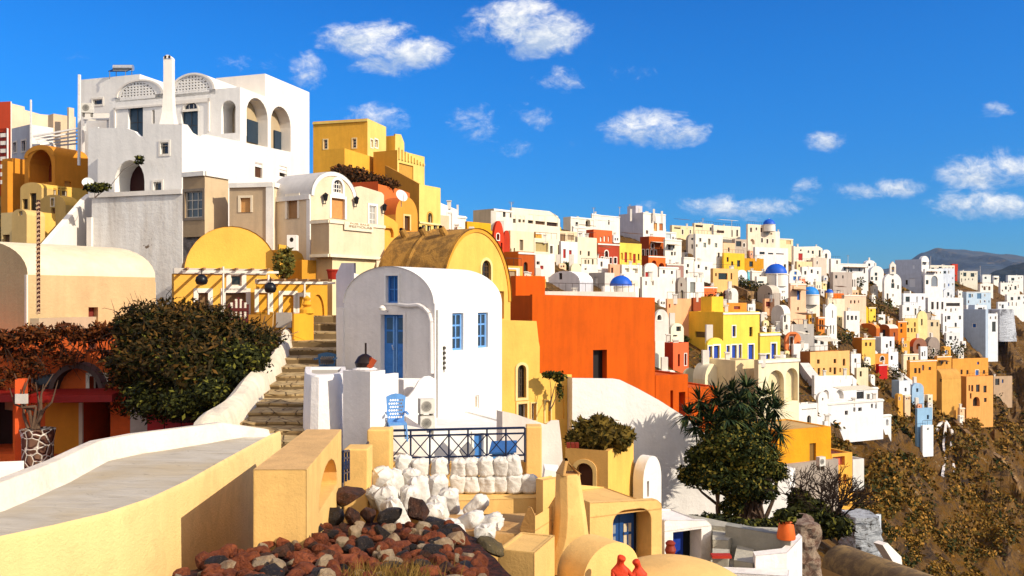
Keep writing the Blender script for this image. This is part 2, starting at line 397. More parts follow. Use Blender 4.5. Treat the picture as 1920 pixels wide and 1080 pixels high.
def block(h, xl, xc, xr, yt, yb, Y, b=None, col=W_, colr=None, roof=True, dl=None, dr=None, topL=None, topR=None, below=1.5, part='wall', par=.3, cap=None):  # a lighter colr is usually the sunlit copy, col holding painted shade
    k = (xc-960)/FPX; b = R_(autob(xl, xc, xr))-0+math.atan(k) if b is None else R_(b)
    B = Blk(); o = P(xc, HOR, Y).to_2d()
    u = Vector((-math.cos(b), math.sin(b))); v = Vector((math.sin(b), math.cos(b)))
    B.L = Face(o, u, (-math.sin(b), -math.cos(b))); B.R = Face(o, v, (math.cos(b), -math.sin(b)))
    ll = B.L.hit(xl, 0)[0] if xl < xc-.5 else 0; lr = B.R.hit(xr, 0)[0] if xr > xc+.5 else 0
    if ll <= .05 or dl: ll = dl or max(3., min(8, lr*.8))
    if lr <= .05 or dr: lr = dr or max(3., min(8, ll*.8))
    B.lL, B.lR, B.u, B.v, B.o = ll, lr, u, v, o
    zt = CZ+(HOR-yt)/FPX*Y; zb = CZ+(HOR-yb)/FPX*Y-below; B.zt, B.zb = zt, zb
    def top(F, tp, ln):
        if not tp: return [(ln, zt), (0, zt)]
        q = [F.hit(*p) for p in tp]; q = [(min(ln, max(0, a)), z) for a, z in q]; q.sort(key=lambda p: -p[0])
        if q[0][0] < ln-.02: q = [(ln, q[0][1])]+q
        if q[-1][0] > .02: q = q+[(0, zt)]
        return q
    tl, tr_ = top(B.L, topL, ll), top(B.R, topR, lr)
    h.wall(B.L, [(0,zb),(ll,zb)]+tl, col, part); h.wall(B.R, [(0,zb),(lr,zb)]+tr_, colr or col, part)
    pt = lambda a, c, z: Vector((o.x+u.x*a+v.x*c, o.y+u.y*a+v.y*c, z)); B.pt = pt
    e = h.mb(part); m = wm(col); ztl = tl[0][1]; ztr = tr_[0][1]; zbk = min(ztl, ztr)
    e.poly([pt(ll,0,zb), pt(ll,lr,zb), pt(ll,lr,zbk), pt(ll,0,ztl)], m)
    e.poly([pt(0,lr,zb), pt(ll,lr,zb), pt(ll,lr,zbk), pt(0,lr,ztr)], m)
    if roof:
        t = min(.25, ll*.1, lr*.1); zr = min(zt, ztl, ztr)-par
        if topL or topR:
            if topL:    # thickness behind a shaped parapet
                for i in range(len(tl)-1):
                    a, c = tl[i], tl[i+1]; e.poly([B.L.pt(*a), B.L.pt(*c), B.L.pt(*c, -t), B.L.pt(*a, -t)], m)
                e.tris([B.L.pt(a, z, -t) for a, z in [(0,zr),(ll,zr)]+tl], tessellate_polygon([[B.L.pt(a, z, -t) for a, z in [(0,zr),(ll,zr)]+tl]]), m)
            if topR:
                for i in range(len(tr_)-1):
                    a, c = tr_[i], tr_[i+1]; e.poly([B.R.pt(*a), B.R.pt(*c), B.R.pt(*c, -t), B.R.pt(*a, -t)], m)
                q = [B.R.pt(a, z, -t) for a, z in [(0,zr),(lr,zr)]+tr_]; e.tris(q, tessellate_polygon([q]), m)
            e.poly([pt(0,0,zr), pt(ll,0,zr), pt(ll,lr,zr), pt(0,lr,zr)], wm(cap or col))
        else:
            a, c = ll, lr; O = [(0,0),(a,0),(a,c),(0,c)]; I = [(t,t),(a-t,t),(a-t,c-t),(t,c-t)]
            for i in range(4):
                j = (i+1) % 4
                e.poly([pt(*O[i], zt), pt(*O[j], zt), pt(*I[j], zt), pt(*I[i], zt)], m)
                e.poly([pt(*I[i], zt), pt(*I[j], zt), pt(*I[j], zr), pt(*I[i], zr)], m)
            e.poly([pt(*q, zr) for q in I], wm(cap or col))
    return B
def arch_pts(ln, zs, rise, n=18, power=1.0):
    return [(ln/2+ln/2*math.cos(math.pi*k/n), zs+rise*(math.sin(math.pi*k/n)**power)) for k in range(n+1)]
def barrel(h, front, xl, xc, xr, ysp, yap, yb, Y, b=None, col=W_, roofcol=None, dl=None, dr=None, below=1.5, rim=None, rimcol=None, part='wall', n=18, over=0.0):
    """vaulted block: arched end wall on the left ('L') or right ('R') visible face"""
    k = (xc-960)/FPX; b = R_(autob(xl, xc, xr))+math.atan(k) if b is None else R_(b)
    B = Blk(); o = P(xc, HOR, Y).to_2d()
    u = Vector((-math.cos(b), math.sin(b))); v = Vector((math.sin(b), math.cos(b)))
    B.L = Face(o, u, (-math.sin(b), -math.cos(b))); B.R = Face(o, v, (math.cos(b), -math.sin(b)))
    ll = B.L.hit(xl, 0)[0] if xl < xc-.5 else 0; lr = B.R.hit(xr, 0)[0] if xr > xc+.5 else 0
    if ll <= .05 or dl: ll = dl or max(3., min(9, lr*1.2))
    if lr <= .05 or dr: lr = dr or max(3., min(9, ll*1.2))
    B.lL, B.lR, B.u, B.v, B.o = ll, lr, u, v, o
    zs = CZ+(HOR-ysp)/FPX*Y; zb = CZ+(HOR-yb)/FPX*Y-below; B.zs, B.zb = zs, zb
    F, G, lf, lg = (B.L, B.R, ll, lr) if front == 'L' else (B.R, B.L, lr, ll)
    c = F.pt(lf/2, 0); za = CZ+(HOR-yap)/FPX*c.y; B.za = za
    ar = arch_pts(lf, zs, za-zs, n)
    h.wall(F, [(0,zb),(lf,zb)]+ar, col, part); h.wall(G, [(0,zb),(lg,zb),(lg,zs),(0,zs)], col, part)
    e = h.mb(part); rf = h.mb('roof'); m = wm(col); rm = wm(roofcol or col)
    ext = Vector((G.d.x, G.d.y, 0))*lg
    rf.grid([[F.pt(a, z, over) for a, z in ar], [F.pt(a, z)+ext for a, z in ar]], rm)
    q = [F.pt(a, z)+ext for a, z in [(0,zb),(lf,zb)]+ar]; e.tris(q, tessellate_polygon([q]), m)
    e.poly([F.pt(lf,zb), F.pt(lf,zs), F.pt(lf,zs)+ext, F.pt(lf,zb)+ext], m)
    if rim:
        cx = lf/2; inn = [(cx+(a-cx)*(1-rim/(lf/2)), zs+(z-zs)*(1-rim/max(.3, za-zs))) for a, z in ar]
        h.mb('trim').band(F, inn, ar, -.02, .05, wm(rimcol or col), closed=False)
    B.F = F; B.ar = ar
    return B
def dome(mb, c, r, hgt, m, n=28, rings=10):
    c = Vector(c)
    mb.grid([[c+Vector((r*math.cos(t)*math.cos(2*math.pi*k/n), r*math.cos(t)*math.sin(2*math.pi*k/n), hgt*math.sin(t))) for k in range(n)] for t in [math.pi/2*i/rings*.999 for i in range(rings+1)]], m, True)
# ---------------------------------------------------------------- terrain: control rows (pixel row, distance) down each column
CTRL = [
 (-700, [(1500,9),(1000,26),(860,40),(640,50),(500,60),(380,80),(330,105)]),
 (0,    [(1500,10),(1200,17),(1000,26),(880,36),(640,50),(530,58),(430,80),(345,110)]),
 (300,  [(1500,10),(1200,15),(1000,24),(860,36),(640,52),(560,60),(470,72),(360,90)]),
 (600,  [(1500,8.5),(1200,13),(1060,18),(960,24),(850,30),(660,42),(540,55),(460,70),(380,90)]),
 (900,  [(1500,8.5),(1200,13),(1060,19),(990,24),(900,30),(780,36),(640,56),(560,72),(480,90),(432,112)]),
 (1150, [(1500,7),(1120,15),(1010,26),(940,36),(860,46),(740,64),(600,90),(520,130),(460,175),(428,215)]),
 (1300, [(1500,8),(1120,22),(1010,34),(900,46),(810,64),(720,82),(600,120),(520,170),(460,220),(438,255)]),
 (1500, [(1500,12),(1120,32),(1000,46),(900,60),(800,86),(700,115),(600,160),(520,225),(486,290)]),
 (1650, [(1500,20),(1120,46),(1000,60),(880,84),(790,130),(700,175),(600,240),(545,310),(512,380)]),
 (1800, [(1500,34),(1120,64),(1000,88),(900,120),(800,180),(700,240),(610,330),(550,420),(524,480)]),
 (1950, [(1500,52),(1120,90),(1000,125),(900,170),(800,230),(700,300),(620,400),(570,520),(540,640)]),
 (2600, [(1500,90),(1120,160),(1000,210),(900,280),(800,360),(700,460),(640,600),(590,800),(560,1000)])]
def _col(c, py):
    c = c[1]
    if py >= c[0][0]: return c[0][1]
    for (y0, d0), (y1, d1) in zip(c, c[1:]):
        if y1 <= py <= y0:
            t = (y0-py)/(y0-y1); return 1/((1-t)/d0+t/d1)
    return c[-1][1]
def ridge(px):
    for a, b in zip(CTRL, CTRL[1:]):
        if a[0] <= px <= b[0]:
            t = (px-a[0])/(b[0]-a[0]); return a[1][-1][0]*(1-t)+b[1][-1][0]*t
    return (CTRL[0] if px < CTRL[0][0] else CTRL[-1])[1][-1][0]
def D(px, py):
    for a, b in zip(CTRL, CTRL[1:]):
        if a[0] <= px <= b[0]:
            t = (px-a[0])/(b[0]-a[0]); return 1/((1-t)/_col(a, py)+t/_col(b, py))
    return _col(CTRL[0] if px < CTRL[0][0] else CTRL[-1], py)
def rockmat():
    def B(t, p):
        g = t.new('ShaderNodeNewGeometry'); s3 = t.new('ShaderNodeSeparateXYZ'); t.link(g.outputs['Normal'], s3.inputs[0])
        pos = mapped(t, 1, 1, 1)
        n1 = t.noise(pos, .09, 6, .65, .5); n2 = t.noise(pos, .6, 6, .7, .3); n3 = t.noise(pos, 3.2, 5, .7)
        strata = t.noise(mapped(t, .05, .05, 1.1), 1.0, 6, .7, .6)
        base = t.mix(t.mapr(n2, .35, .65), lin('604A34', .6), lin('A87C44', .64))
        base = t.mix(t.mapr(strata, .52, .62), base, lin('47382C', .6))
        ochre = t.mix(t.mapr(n3, .4, .65), lin('A26C24', .64), lin('4C481C', .52))
        cover = t.mapr(t.math('ADD', n1, t.math('MULTIPLY', t.math('SUBTRACT', n2, .5), .7)), .45, .56)
        c = t.mix(cover, base, ochre)
        pale = t.mapr(t.math('ADD', n2, t.math('MULTIPLY', n3, .35)), .78, .86)
        c = t.mix(pale, c, lin('B39A78', .6))
        dark = t.mapr(n3, .36, .5, .3, .95); cc = t.new('ShaderNodeCombineXYZ')
        for i in range(3): t.link(dark, cc.inputs[i])
        t.link(t.mix(.8, c, cc.outputs[0], 'MULTIPLY'), p.inputs['Base Color']); p.inputs['Roughness'].default_value = .95
        p.inputs['Specular IOR Level'].default_value = .1
        bump(t, p, t.math('ADD', n2, t.math('MULTIPLY', n3, .4)), .8)
    return mat('hillside_rock', B)
ROCK = rockmat()
def fbm(x, y, z=0., o=5):
    return mnoise.fractal(Vector((x, y, z)), 1.0, 2.0, o)
def TP(px, py):
    Y = D(px, py); p = P(px, py, Y); amp = .004*Y+.05
    if px > 1380 and py > 560:        # open cliff: rougher, with gullies running down
        k = min(1, (px-1380)/200)*min(1, (py-560)/120); e = 1670+(800-py)*.9 if py < 800 else 1555+(py-800)*.35
        k *= min(1, max(.12, (px-e+60)/120))
        q1 = (p.x*.8-p.y*.45); q2 = (p.x*.45+p.y*.8); gul = -2*abs(mnoise.noise(Vector((q1*.05, q2*.014, 0)))); g2 = -2*abs(mnoise.noise(Vector((q1*.17, q2*.05, 7))))
        g3 = -abs(mnoise.noise(Vector((q1*.5, q2*.2, 5))))
        p.z += k*Y*(gul*.040+g2*.022+g3*.010); amp += k*.010*Y
    p.z += amp*fbm(p.x*.05, p.y*.05, 0)+amp*.5*fbm(p.x*.22, p.y*.22, 4)+amp*.12*fbm(p.x*.9, p.y*.9, 9, 3)
    return p
def terrain():
    mb = MB(); rows = []; cols = [-700+i*13 for i in range(160)]+[1380+i*5 for i in range(126)]+[2020+i*24 for i in range(25)]
    pys = [1500-1.0*i*10 for i in range(0, 40)]+[1100-4*i for i in range(0, 200)]
    nT = 250
    for j in range(nT+1):
        t = j/nT; row = []
        for px in cols:
            yr = ridge(px); py = 1500+(yr-1500)*(1-(1-t)**1.35); p = TP(px, py)
            row.append(p)
        rows.append(row)
    last = rows[-1]
    for f, dz in ((1.15, -1.), (1.5, -6), (2.5, -40), (6, -125)):
        rows.append([Vector((p.x*f, p.y*f, max(-2, min(p.z+dz*p.y/250, p.z)))) for p in last])
    mb.grid(rows, ROCK)
    return structure('hillside_terrain', mb, True)
terrain()
# sea far below and to the horizon
def seamat(t, p):
    p.inputs['Base Color'].default_value = (.01, .05, .12, 1); p.inputs['Roughness'].default_value = .2
    bump(t, p, t.noise(mapped(t, .02, .02, .02), 1, 5), .5)
mb = MB(); S = 50000; mb.poly([(-S,-S,0),(S,-S,0),(S,S,0),(-S,S,0)], mat('sea', seamat)); structure('sea', mb)
# distant mountains
def mountmat(name, c1, c2, c3, sc):
    def B(t, p):
        pos = mapped(t, 1, 1, 1.6)
        n1 = t.noise(pos, sc, 7, .62, .6); n2 = t.noise(pos, sc*5, 5, .6)
        c = t.mix(t.mapr(n1, .35, .62), lin(c1, .8), lin(c2, .8)); c = t.mix(t.mapr(n2, .58, .68), c, lin(c3, .8))
        t.link(c, p.inputs['Base Color']); p.inputs['Roughness'].default_value = .95; p.inputs['Specular IOR Level'].default_value = .05
        bump(t, p, n1, 60)
    return mat('mountain_'+name, B)
def mountain(name, prof, Y0, depth, m, seed, rug):
    def hz(px):
        for (a, ya), (b, yb) in zip(prof, prof[1:]):
            if a <= px <= b: t = (px-a)/(b-a); t = t*t*(3-2*t); return ya*(1-t)+yb*t
        return prof[0][1] if px < prof[0][0] else prof[-1][1]
    rows = []; x0, x1 = prof[0][0], prof[-1][0]
    cols = [x0+(x1-x0)*i/200 for i in range(201)]
    for j in range(41):
        t = j/40; row = []
        for px in cols:
            Y = Y0-depth*(1-t) if t <= 1 else Y0
            top = CZ+(HOR-hz(px))/FPX*Y0
            X = (px-960)/FPX*Y0; e = t**.85
            z = top*e+rug*(1-t*.97)*t**.3*(fbm(X*.0012, Y*.0012, seed, 6))*1.0-rug*1.1*(1-t)*t*abs(fbm(X*.003, Y*.0006, seed+7, 4))
            z += rug*.05*fbm(X*.006, Y*.006, seed+3, 4)
            row.append((X, Y, z))
        rows.append(row)
    rows.append([(x, y+depth*.6, 0) for x, y, z in rows[-1]])
    mb = MB(); mb.grid(rows, m); return structure(name, mb, True)
mountain('far_mountain', [(1380,560),(1560,528),(1660,504),(1700,490),(1730,474),(1757,465),(1800,467),(1840,471),(1885,474),(1930,481),(2050,492),(2300,520),(2600,555)], 6500, 2600, mountmat('far', '33485F', '51545A', '7A6A58', .0022), 1.3, 190)  # bluish tones put part of the distance haze into the rock colour
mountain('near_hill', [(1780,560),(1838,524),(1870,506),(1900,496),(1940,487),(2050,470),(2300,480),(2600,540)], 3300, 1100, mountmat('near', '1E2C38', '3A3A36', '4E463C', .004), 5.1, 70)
# ================================================================ upper left: large white villa
def lattice(h, F, px0, px1, pys, cx, apex, base, m, name='lattice'):
    """pierced brick grille filling a lunette"""
    a0, _ = F.hit(px0, base); a1, _ = F.hit(px1, base); a0, a1 = min(a0,a1), max(a0,a1)
    xm = (px0+px1)/2; zb = F.hit(xm, base)[1]; zt = F.hit(xm, apex)[1]
    poly = archpoly(a0, zb, a1, zt, zt-zb, 14); h.holes.append((F, poly, .25))
    mb = MB(); q = [F.pt(a, z, -.24) for a, z in poly]; mb.tris(q, tessellate_polygon([q]), paint('8E8A84', .9))
    w_ = a1-a0; nx = 11
    for i in range(1, nx):
        a = a0+w_*i/nx; t = (a-(a0+a1)/2)/(w_/2); zz = zb+(zt-zb)*math.sqrt(max(0, 1-t*t)); mb.fbox(F, a-.06, a+.06, zb, zz, -.2, -.02, m)
    nz = 6
    for j in range(1, nz):
        z = zb+(zt-zb)*j/nz; t = math.sqrt(max(0, 1-(j/nz)**2))*w_/2; c = (a0+a1)/2; mb.fbox(F, c-t, c+t, z-.05, z+.05, -.2, -.018, m)
    h.part(name, mb)
VW = plaster('FFF6EA', var=.05, bs=5, bd=.01, stain=.08); VG = plaster('FFFAF2', var=.06, bs=4, bd=.012, stain=.09, k=.82)
v = House('white_villa', 'large white villa with two lattice lunettes and round arches on the upper left hill', 'villa', loc=P(341, 560, 55))
# lower storey, facing wall with loggia
B1 = block(v, 183, 341, 556, 233, 560, 52, b=18, col=VG, colr=VW, topL=[(183,240),(236,240),(252,246),(262,256),(271,260),(272.5,233),(341,233)], topR=[(341,232),(352,234),(362,249),(378,258),(386,252),(550,286)], below=4, par=1.2)
v.win(B1.L, 215, 300, 271, 362, 'A', pane='3A1410', depth=1.3, rise=1.35)
for (a,b_,c,d) in ((301,267,316,289),(288,341,303,367)): v.win(B1.L, a,b_,c,d, 'w', sur='FFF6E8')
v.win(B1.R, 478,305,492,333, 'n', sur=None); v.win(B1.R, 524,312,538,332, 'w')
# floor behind and upper storey
B2 = block(v, 205, 450, 552, 163, 262, 57.5, b=18, col=VG, colr=VW, dr=None, roof=True, par=.4)
B2.zt
for x0, x1, ys, ya, xm in ((216,308,184,149,262),(319,404,180,137,360)):
    a0, a1 = B2.L.hit(x1, 0)[0], B2.L.hit(x0, 0)[0]; z0 = B2.zt-.02; za = B2.L.hit(xm, ya)[1]
    ar = [(a0+(a1-a0)*(.5+.5*math.cos(math.pi*k/20)), z0+(za-z0)*math.sin(math.pi*k/20)) for k in range(21)]
    v.wall(B2.L, [(a0, z0-.3),(a1, z0-.3)]+ar, VG)
    ext = Vector((B2.v.x, B2.v.y, 0))*B2.lR
    v.mb('vault').grid([[B2.L.pt(a, z, 0) for a, z in ar], [B2.L.pt(a, z)+ext for a, z in ar]], VW)
    inn = [((a0+a1)/2+(a-(a0+a1)/2)*.9, z0+(z-z0)*.9) for a, z in ar]; v.mb('trim').band(B2.L, inn, ar, 0, .07, VW, closed=False)
lattice(v, B2.L, 225, 291, None, 0, 155, 186, VG); lattice(v, B2.L, 328, 393, None, 0, 142, 174, VG)
for x0, x1, y0, y1, tr in ((240,268,201,256,0),(340,371,207,262,1)):
    v.win(B2.L, x0, y0, x1, y1, 'd', pane=paint('3A5266', .35), frame='4A4A4C', nx=1, ny=1, depth=.25)
v.win(B2.L, 345, 191, 370, 205, 'W', arch=1, nx=2, ny=0, pane='1A1E24', depth=.12)
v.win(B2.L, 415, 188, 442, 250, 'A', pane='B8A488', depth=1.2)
v.win(B2.L, 285, 206, 290, 232, 'w')
# raised mouldings around the doors
for pts in ([(216,240),(216,204),(306,197)], [(322,195),(392,186),(392,245)]):
    q = [B2.L.hit(*p) for p in pts]
    for (a, z), (c, d) in zip(q, q[1:]): v.mb('trim').fbox(B2.L, min(a,c)-.06, max(a,c)+.06, min(z,d)-.06, max(z,d)+.06, 0, .08, VW)
v.win(B2.R, 462, 184, 502, 275, 'A', pane=plaster('C8B088'), depth=.9); v.win(B2.R, 508, 200, 545, 287, 'A', pane=plaster('C8B08C'), depth=.9)  # recess backs toned tan, their shade put into the colour
FD_ = Face(B2.R.pt(0,0,-.82), B2.R.d, B2.R.n)
for (x0,y0,x1,y1) in ((463,223,488,272),(514,244,530,286)):
    a0, z1 = FD_.hit(x0,y0); a1, z0 = FD_.hit(x1,y1); q_ = MB(); q_.fbox(FD_, a0, a1, z0, z1, -.05, .05, paint('2E3E4C', .4)); v.part('loggia_door', q_)
B3 = block(v, 405, 497, 580, 138, 300, 63, b=18, col=VW, colr=VW)
B4 = block(v, 148, 262, 330, 139, 262, 66, b=18, col=VG, colr=VW, dr=6)
v.win(B4.L, 174, 186, 192, 196, 'W', nx=0, ny=0)
v.finish()
# loggia doors and rail seen inside the right arches
def slab_thing(name, label, cat, F, x0, y0, x1, y1, off0, off1, m, group=None):
    a0 = F.hit(x0, y0)[0]; a1 = F.hit(x1, y1)[0]; xm = (x0+x1)/2; z1 = F.hit(xm, y0)[1]; z0 = F.hit(xm, y1)[1]
    mb = MB(); mb.fbox(F, min(a0,a1), max(a0,a1), z0, z1, off0, off1, m); return single(name, mb, label, cat, group)
# chimney
ch = Thing('villa_chimney', 'tall white chimney with two round vents between the lattice lunettes', 'chimney', loc=P(317, 235, 56.6))
mb = MB(); c = P(317, 240, 56.6); prof = [(.52,0),(.36,1.0),(.31,2.0),(.29,3.2),(.29,4.4)]
mb.grid([[c+Vector((sx*r*.95, sy*r*.8, z)) for sx, sy in ((-1,-1),(1,-1),(1,1),(-1,1))] for r, z in prof], VW, True)
mb.grid([[c+Vector((.29*math.cos(k)*.95, sy, 4.4+.24*math.sin(k))) for k in [math.pi*i/8 for i in range(9)]] for sy in (-.27, .27)], VW)
mb.poly([c+Vector((.29*math.cos(math.pi*i/8)*.95, -.27, 4.4+.24*math.sin(math.pi*i/8))) for i in range(9)], VW)
ch.part('shaft', mb); mb = MB()
for s_ in (-.13, .13): mb.lathe(c+Vector((s_, -.31, 4.42)), [(0,.0)], VW, 3); q = [c+Vector((s_+.075*math.cos(k), -.285, 4.5+.1*math.sin(k))) for k in [2*math.pi*i/10 for i in range(10)]]; mb.poly(q, paint('30241C', .9))
ch.part('vent', mb)
# solar water heater on the roof
t = Thing('solar_water_heater', 'solar water heater with dark panels on the white villa roof', 'solar heater', loc=P(226, 140, 67))
c = P(226, 139, 67); mb = MB(); mb.hexa([c+Vector(q) for q in ((-.7,-.5,.05),(.7,-.5,.05),(.7,.6,.55),(-.7,.6,.55),(-.7,-.5,.12),(.7,-.5,.12),(.7,.6,.62),(-.7,.6,.62))], glass('141A24')); t.part('panel', mb)
mb = MB(); mb.bar(c+Vector((-.75,.5,.62)), c+Vector((.75,.5,.62)), .22, paint('D8D8D8', .3, metal=.7), 12); t.part('tank', mb)
mb = MB()
for s_ in (-.6, .6): mb.bar(c+Vector((s_,.6,-.5)), c+Vector((s_,.6,.6)), .03, paint('888888', .5)); mb.bar(c+Vector((s_,-.5,-.5)), c+Vector((s_,-.5,.1)), .03, paint('888888', .5))
t.part('stand', mb)
def ac_unit(x0, y0, x1, y1, Y, b, label, front='L', wd=.35, group=None):
    c = P((x0+x1)/2, y1, Y); W = (x1-x0)/FPX*Y; Hh = (y1-y0)/FPX*Y; b = R_(b)
    F = Face(c.to_2d(), (math.cos(b), math.sin(b)), (math.sin(b), -math.cos(b)))
    t = Thing('air_conditioner', label, 'air conditioner', group, loc=c)
    mb = MB(); mb.fbox(F, -W/2, W/2, c.z, c.z+Hh, -wd, 0, paint('E6E0D4', .5)); t.part('casing', mb)
    mb = MB(); r = min(W, Hh)*.36; q = lambda rr, o, off: [F.pt(o+rr*math.cos(k), c.z+Hh/2+rr*math.sin(k), off) for k in [2*math.pi*i/20 for i in range(20)]]
    mb.poly(q(r, -W*.08, .006), paint('6E6A64', .7)); gm = paint('C9C2B4', .5)
    for rr in (.95, .7, .45, .2):
        a = q(r*rr, -W*.08, .014); d = q(r*rr*.88, -W*.08, .014)
        for i in range(20): mb.poly([a[i], a[(i+1)%20], d[(i+1)%20], d[i]], gm)
    t.part('fan_grille', mb); mb = MB()
    for s_ in (-.35, .35): mb.fbox(F, W*s_-.03, W*s_+.03, c.z-.25, c.z, -wd, -.02, paint('8A8478', .6))
    t.part('bracket', mb); return t
ac_unit(152, 193, 173, 211, 60.5, 8, 'boxy grey air conditioner on the villa side wall')

# ---------------------------------------------------------------- beige house with arched gable and balcony
BG = plaster('F5DDB8', bs=9, bd=.012); TAN = plaster('D8B98A', bs=9, bd=.012); TAN2 = plaster('B49A78', bs=9, bd=.01)  # the tans are darker copies for left faces, shade put into colour
h = House('beige_house', 'beige house with white trimmed arched gable, fanlight and balcony below the white villa', 'house', loc=P(582, 480, 43))
Bb = barrel(h, 'R', 507, 582, 668, 366, 322, 500, 43.5, b=32, col=BG, roofcol=plaster('D8D2CC'), rim=.22, rimcol='FFFAF0', over=.08)
h.win(Bb.R, 621, 372, 646, 410, 'n', pane='D99A58', sur='FFFAF0', depth=.15)
h.win(Bb.R, 624, 337, 642, 362, 'W', arch=1, nx=3, ny=2, pane='1E1A18', sur='FFFAF0', depth=.12)
h.win(Bb.L, 539, 368, 558, 410, 'n', pane='A97C4C', sur='FFF2DC', depth=.12)
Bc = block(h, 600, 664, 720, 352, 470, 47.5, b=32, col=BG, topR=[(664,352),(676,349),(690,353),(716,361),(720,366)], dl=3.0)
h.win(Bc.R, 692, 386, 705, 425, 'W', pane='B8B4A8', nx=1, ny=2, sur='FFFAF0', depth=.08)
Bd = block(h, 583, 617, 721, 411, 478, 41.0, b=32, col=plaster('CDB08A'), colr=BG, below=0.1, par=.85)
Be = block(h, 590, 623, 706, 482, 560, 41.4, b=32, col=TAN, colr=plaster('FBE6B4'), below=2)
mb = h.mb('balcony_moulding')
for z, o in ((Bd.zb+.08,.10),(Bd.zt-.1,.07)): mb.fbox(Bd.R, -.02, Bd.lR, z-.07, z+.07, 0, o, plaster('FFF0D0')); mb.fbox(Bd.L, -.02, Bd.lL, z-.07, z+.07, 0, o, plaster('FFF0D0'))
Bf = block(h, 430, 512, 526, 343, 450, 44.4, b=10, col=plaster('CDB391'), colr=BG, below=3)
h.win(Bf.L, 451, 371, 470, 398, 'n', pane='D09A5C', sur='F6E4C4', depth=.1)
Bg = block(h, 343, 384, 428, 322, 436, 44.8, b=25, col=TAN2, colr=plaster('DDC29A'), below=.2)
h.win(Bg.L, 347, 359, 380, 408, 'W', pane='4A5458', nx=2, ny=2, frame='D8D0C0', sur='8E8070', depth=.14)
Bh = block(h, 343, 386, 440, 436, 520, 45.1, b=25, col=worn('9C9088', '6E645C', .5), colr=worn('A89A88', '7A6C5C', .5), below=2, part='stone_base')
for F_, ln, zt_ in ((Bb.L, Bb.lL, Bb.zs), (Bf.L, Bf.lL, Bf.zt), (Bg.L, Bg.lL, Bg.zt), (Bg.R, Bg.lR, Bg.zt), (Bf.R, Bf.lR, Bf.zt)): h.mb('cornice').fbox(F_, 0, ln, zt_-.2, zt_+.03, 0, .1, plaster('FFFAF0'))
h.mb('cornice').fbox(Bb.L, -.02, .22, Bb.zb, Bb.zs, 0, .06, plaster('FFFAF0'))
h.mb('cornice').fbox(Bf.L, -.05, .35, Bf.zb, Bf.zt, 0, .08, plaster('FFFAF0'))
h.finish()
# banner on the balcony
def textobj(body, F, a0, a1, z0, z1, off, m, name='lettering', parent=None, origin=None):
    cu = bpy.data.curves.new(name, 'FONT'); cu.body = body; cu.size = 1; cu.extrude = .01; cu.align_x = 'CENTER'; cu.align_y = 'CENTER'
    ob = bpy.data.objects.new(name, cu); COL.objects.link(ob); bpy.context.view_layer.update()
    dg = bpy.context.evaluated_depsgraph_get(); me = bpy.data.meshes.new_from_object(ob.evaluated_get(dg)); bpy.data.objects.remove(ob)
    xs = [v.co.x for v in me.vertices]; ys = [v.co.y for v in me.vertices]; sx = (a1-a0)/max(.01, max(xs)-min(xs)); sy = (z1-z0)/max(.01, max(ys)-min(ys))
    cx, cy = (max(xs)+min(xs))/2, (max(ys)+min(ys))/2; me.materials.clear(); me.materials.append(m); o0 = Vector(origin or (0,0,0))
    flip = -1 if F.d.dot(Vector((1,0))) < 0 else 1
    for v_ in me.vertices: v_.co = F.pt((a0+a1)/2+(v_.co.x-cx)*sx*flip, (z0+z1)/2+(v_.co.y-cy)*sy, off+v_.co.z)-o0
    o = bpy.data.objects.new(name, me); COL.objects.link(o); o.parent = parent; return o
t = Thing('banner', 'long cream banner with brown lettering hung on the beige balcony', 'banner', loc=P(670, 430, 41))
a0, z1 = Bd.R.hit(643, 415); a1, z0 = Bd.R.hit(697, 436); mb = MB(); mb.fbox(Bd.R, a0, a1, z0, z1, .08, .1, paint('F4E6C6', .8)); t.part('cloth', mb)
textobj('IFESTIOLAB', Bd.R, a0+.3, a1-.1, z0+.14, z0+(z1-z0)*.62, .105, paint('8A6A4A', .8), 'lettering', t.root, t.loc)
textobj('FOR SALE', Bd.R, a0+.4, a1-.3, z0+(z1-z0)*.74, z1-.03, .105, paint('B88A5A', .8), 'small_lettering', t.root, t.loc)
for i, (px, py, F_, pl) in enumerate(((605,373,Bb.R,'left of the orange door on'),(663,379,Bb.R,'between the orange door and small window of'),(716,392,Bc.R,'at the far right edge of'))):
    a, z = F_.hit(px, py); t = Thing('wall_lamp', 'small black wall lantern '+pl+' the beige house', 'wall lamp', 'lanterns on the beige house', loc=F_.pt(a, z, .15))
    mb = MB(); mb.bar(F_.pt(a, z-.25, 0), F_.pt(a, z-.25, .2), .03, paint('1A1A1A', .4)); mb.bar(F_.pt(a, z-.25, .2), F_.pt(a, z-.1, .2), .02, paint('1A1A1A', .4)); t.part('bracket', mb)
    mb = MB(); mb.lathe(F_.pt(a, z-.12, .2), [(.0,0),(.08,.02),(.13,.3),(.17,.31),(.03,.42),(0,.44)], paint('1A1A1A', .4), 8); t.part('lantern_head', mb)
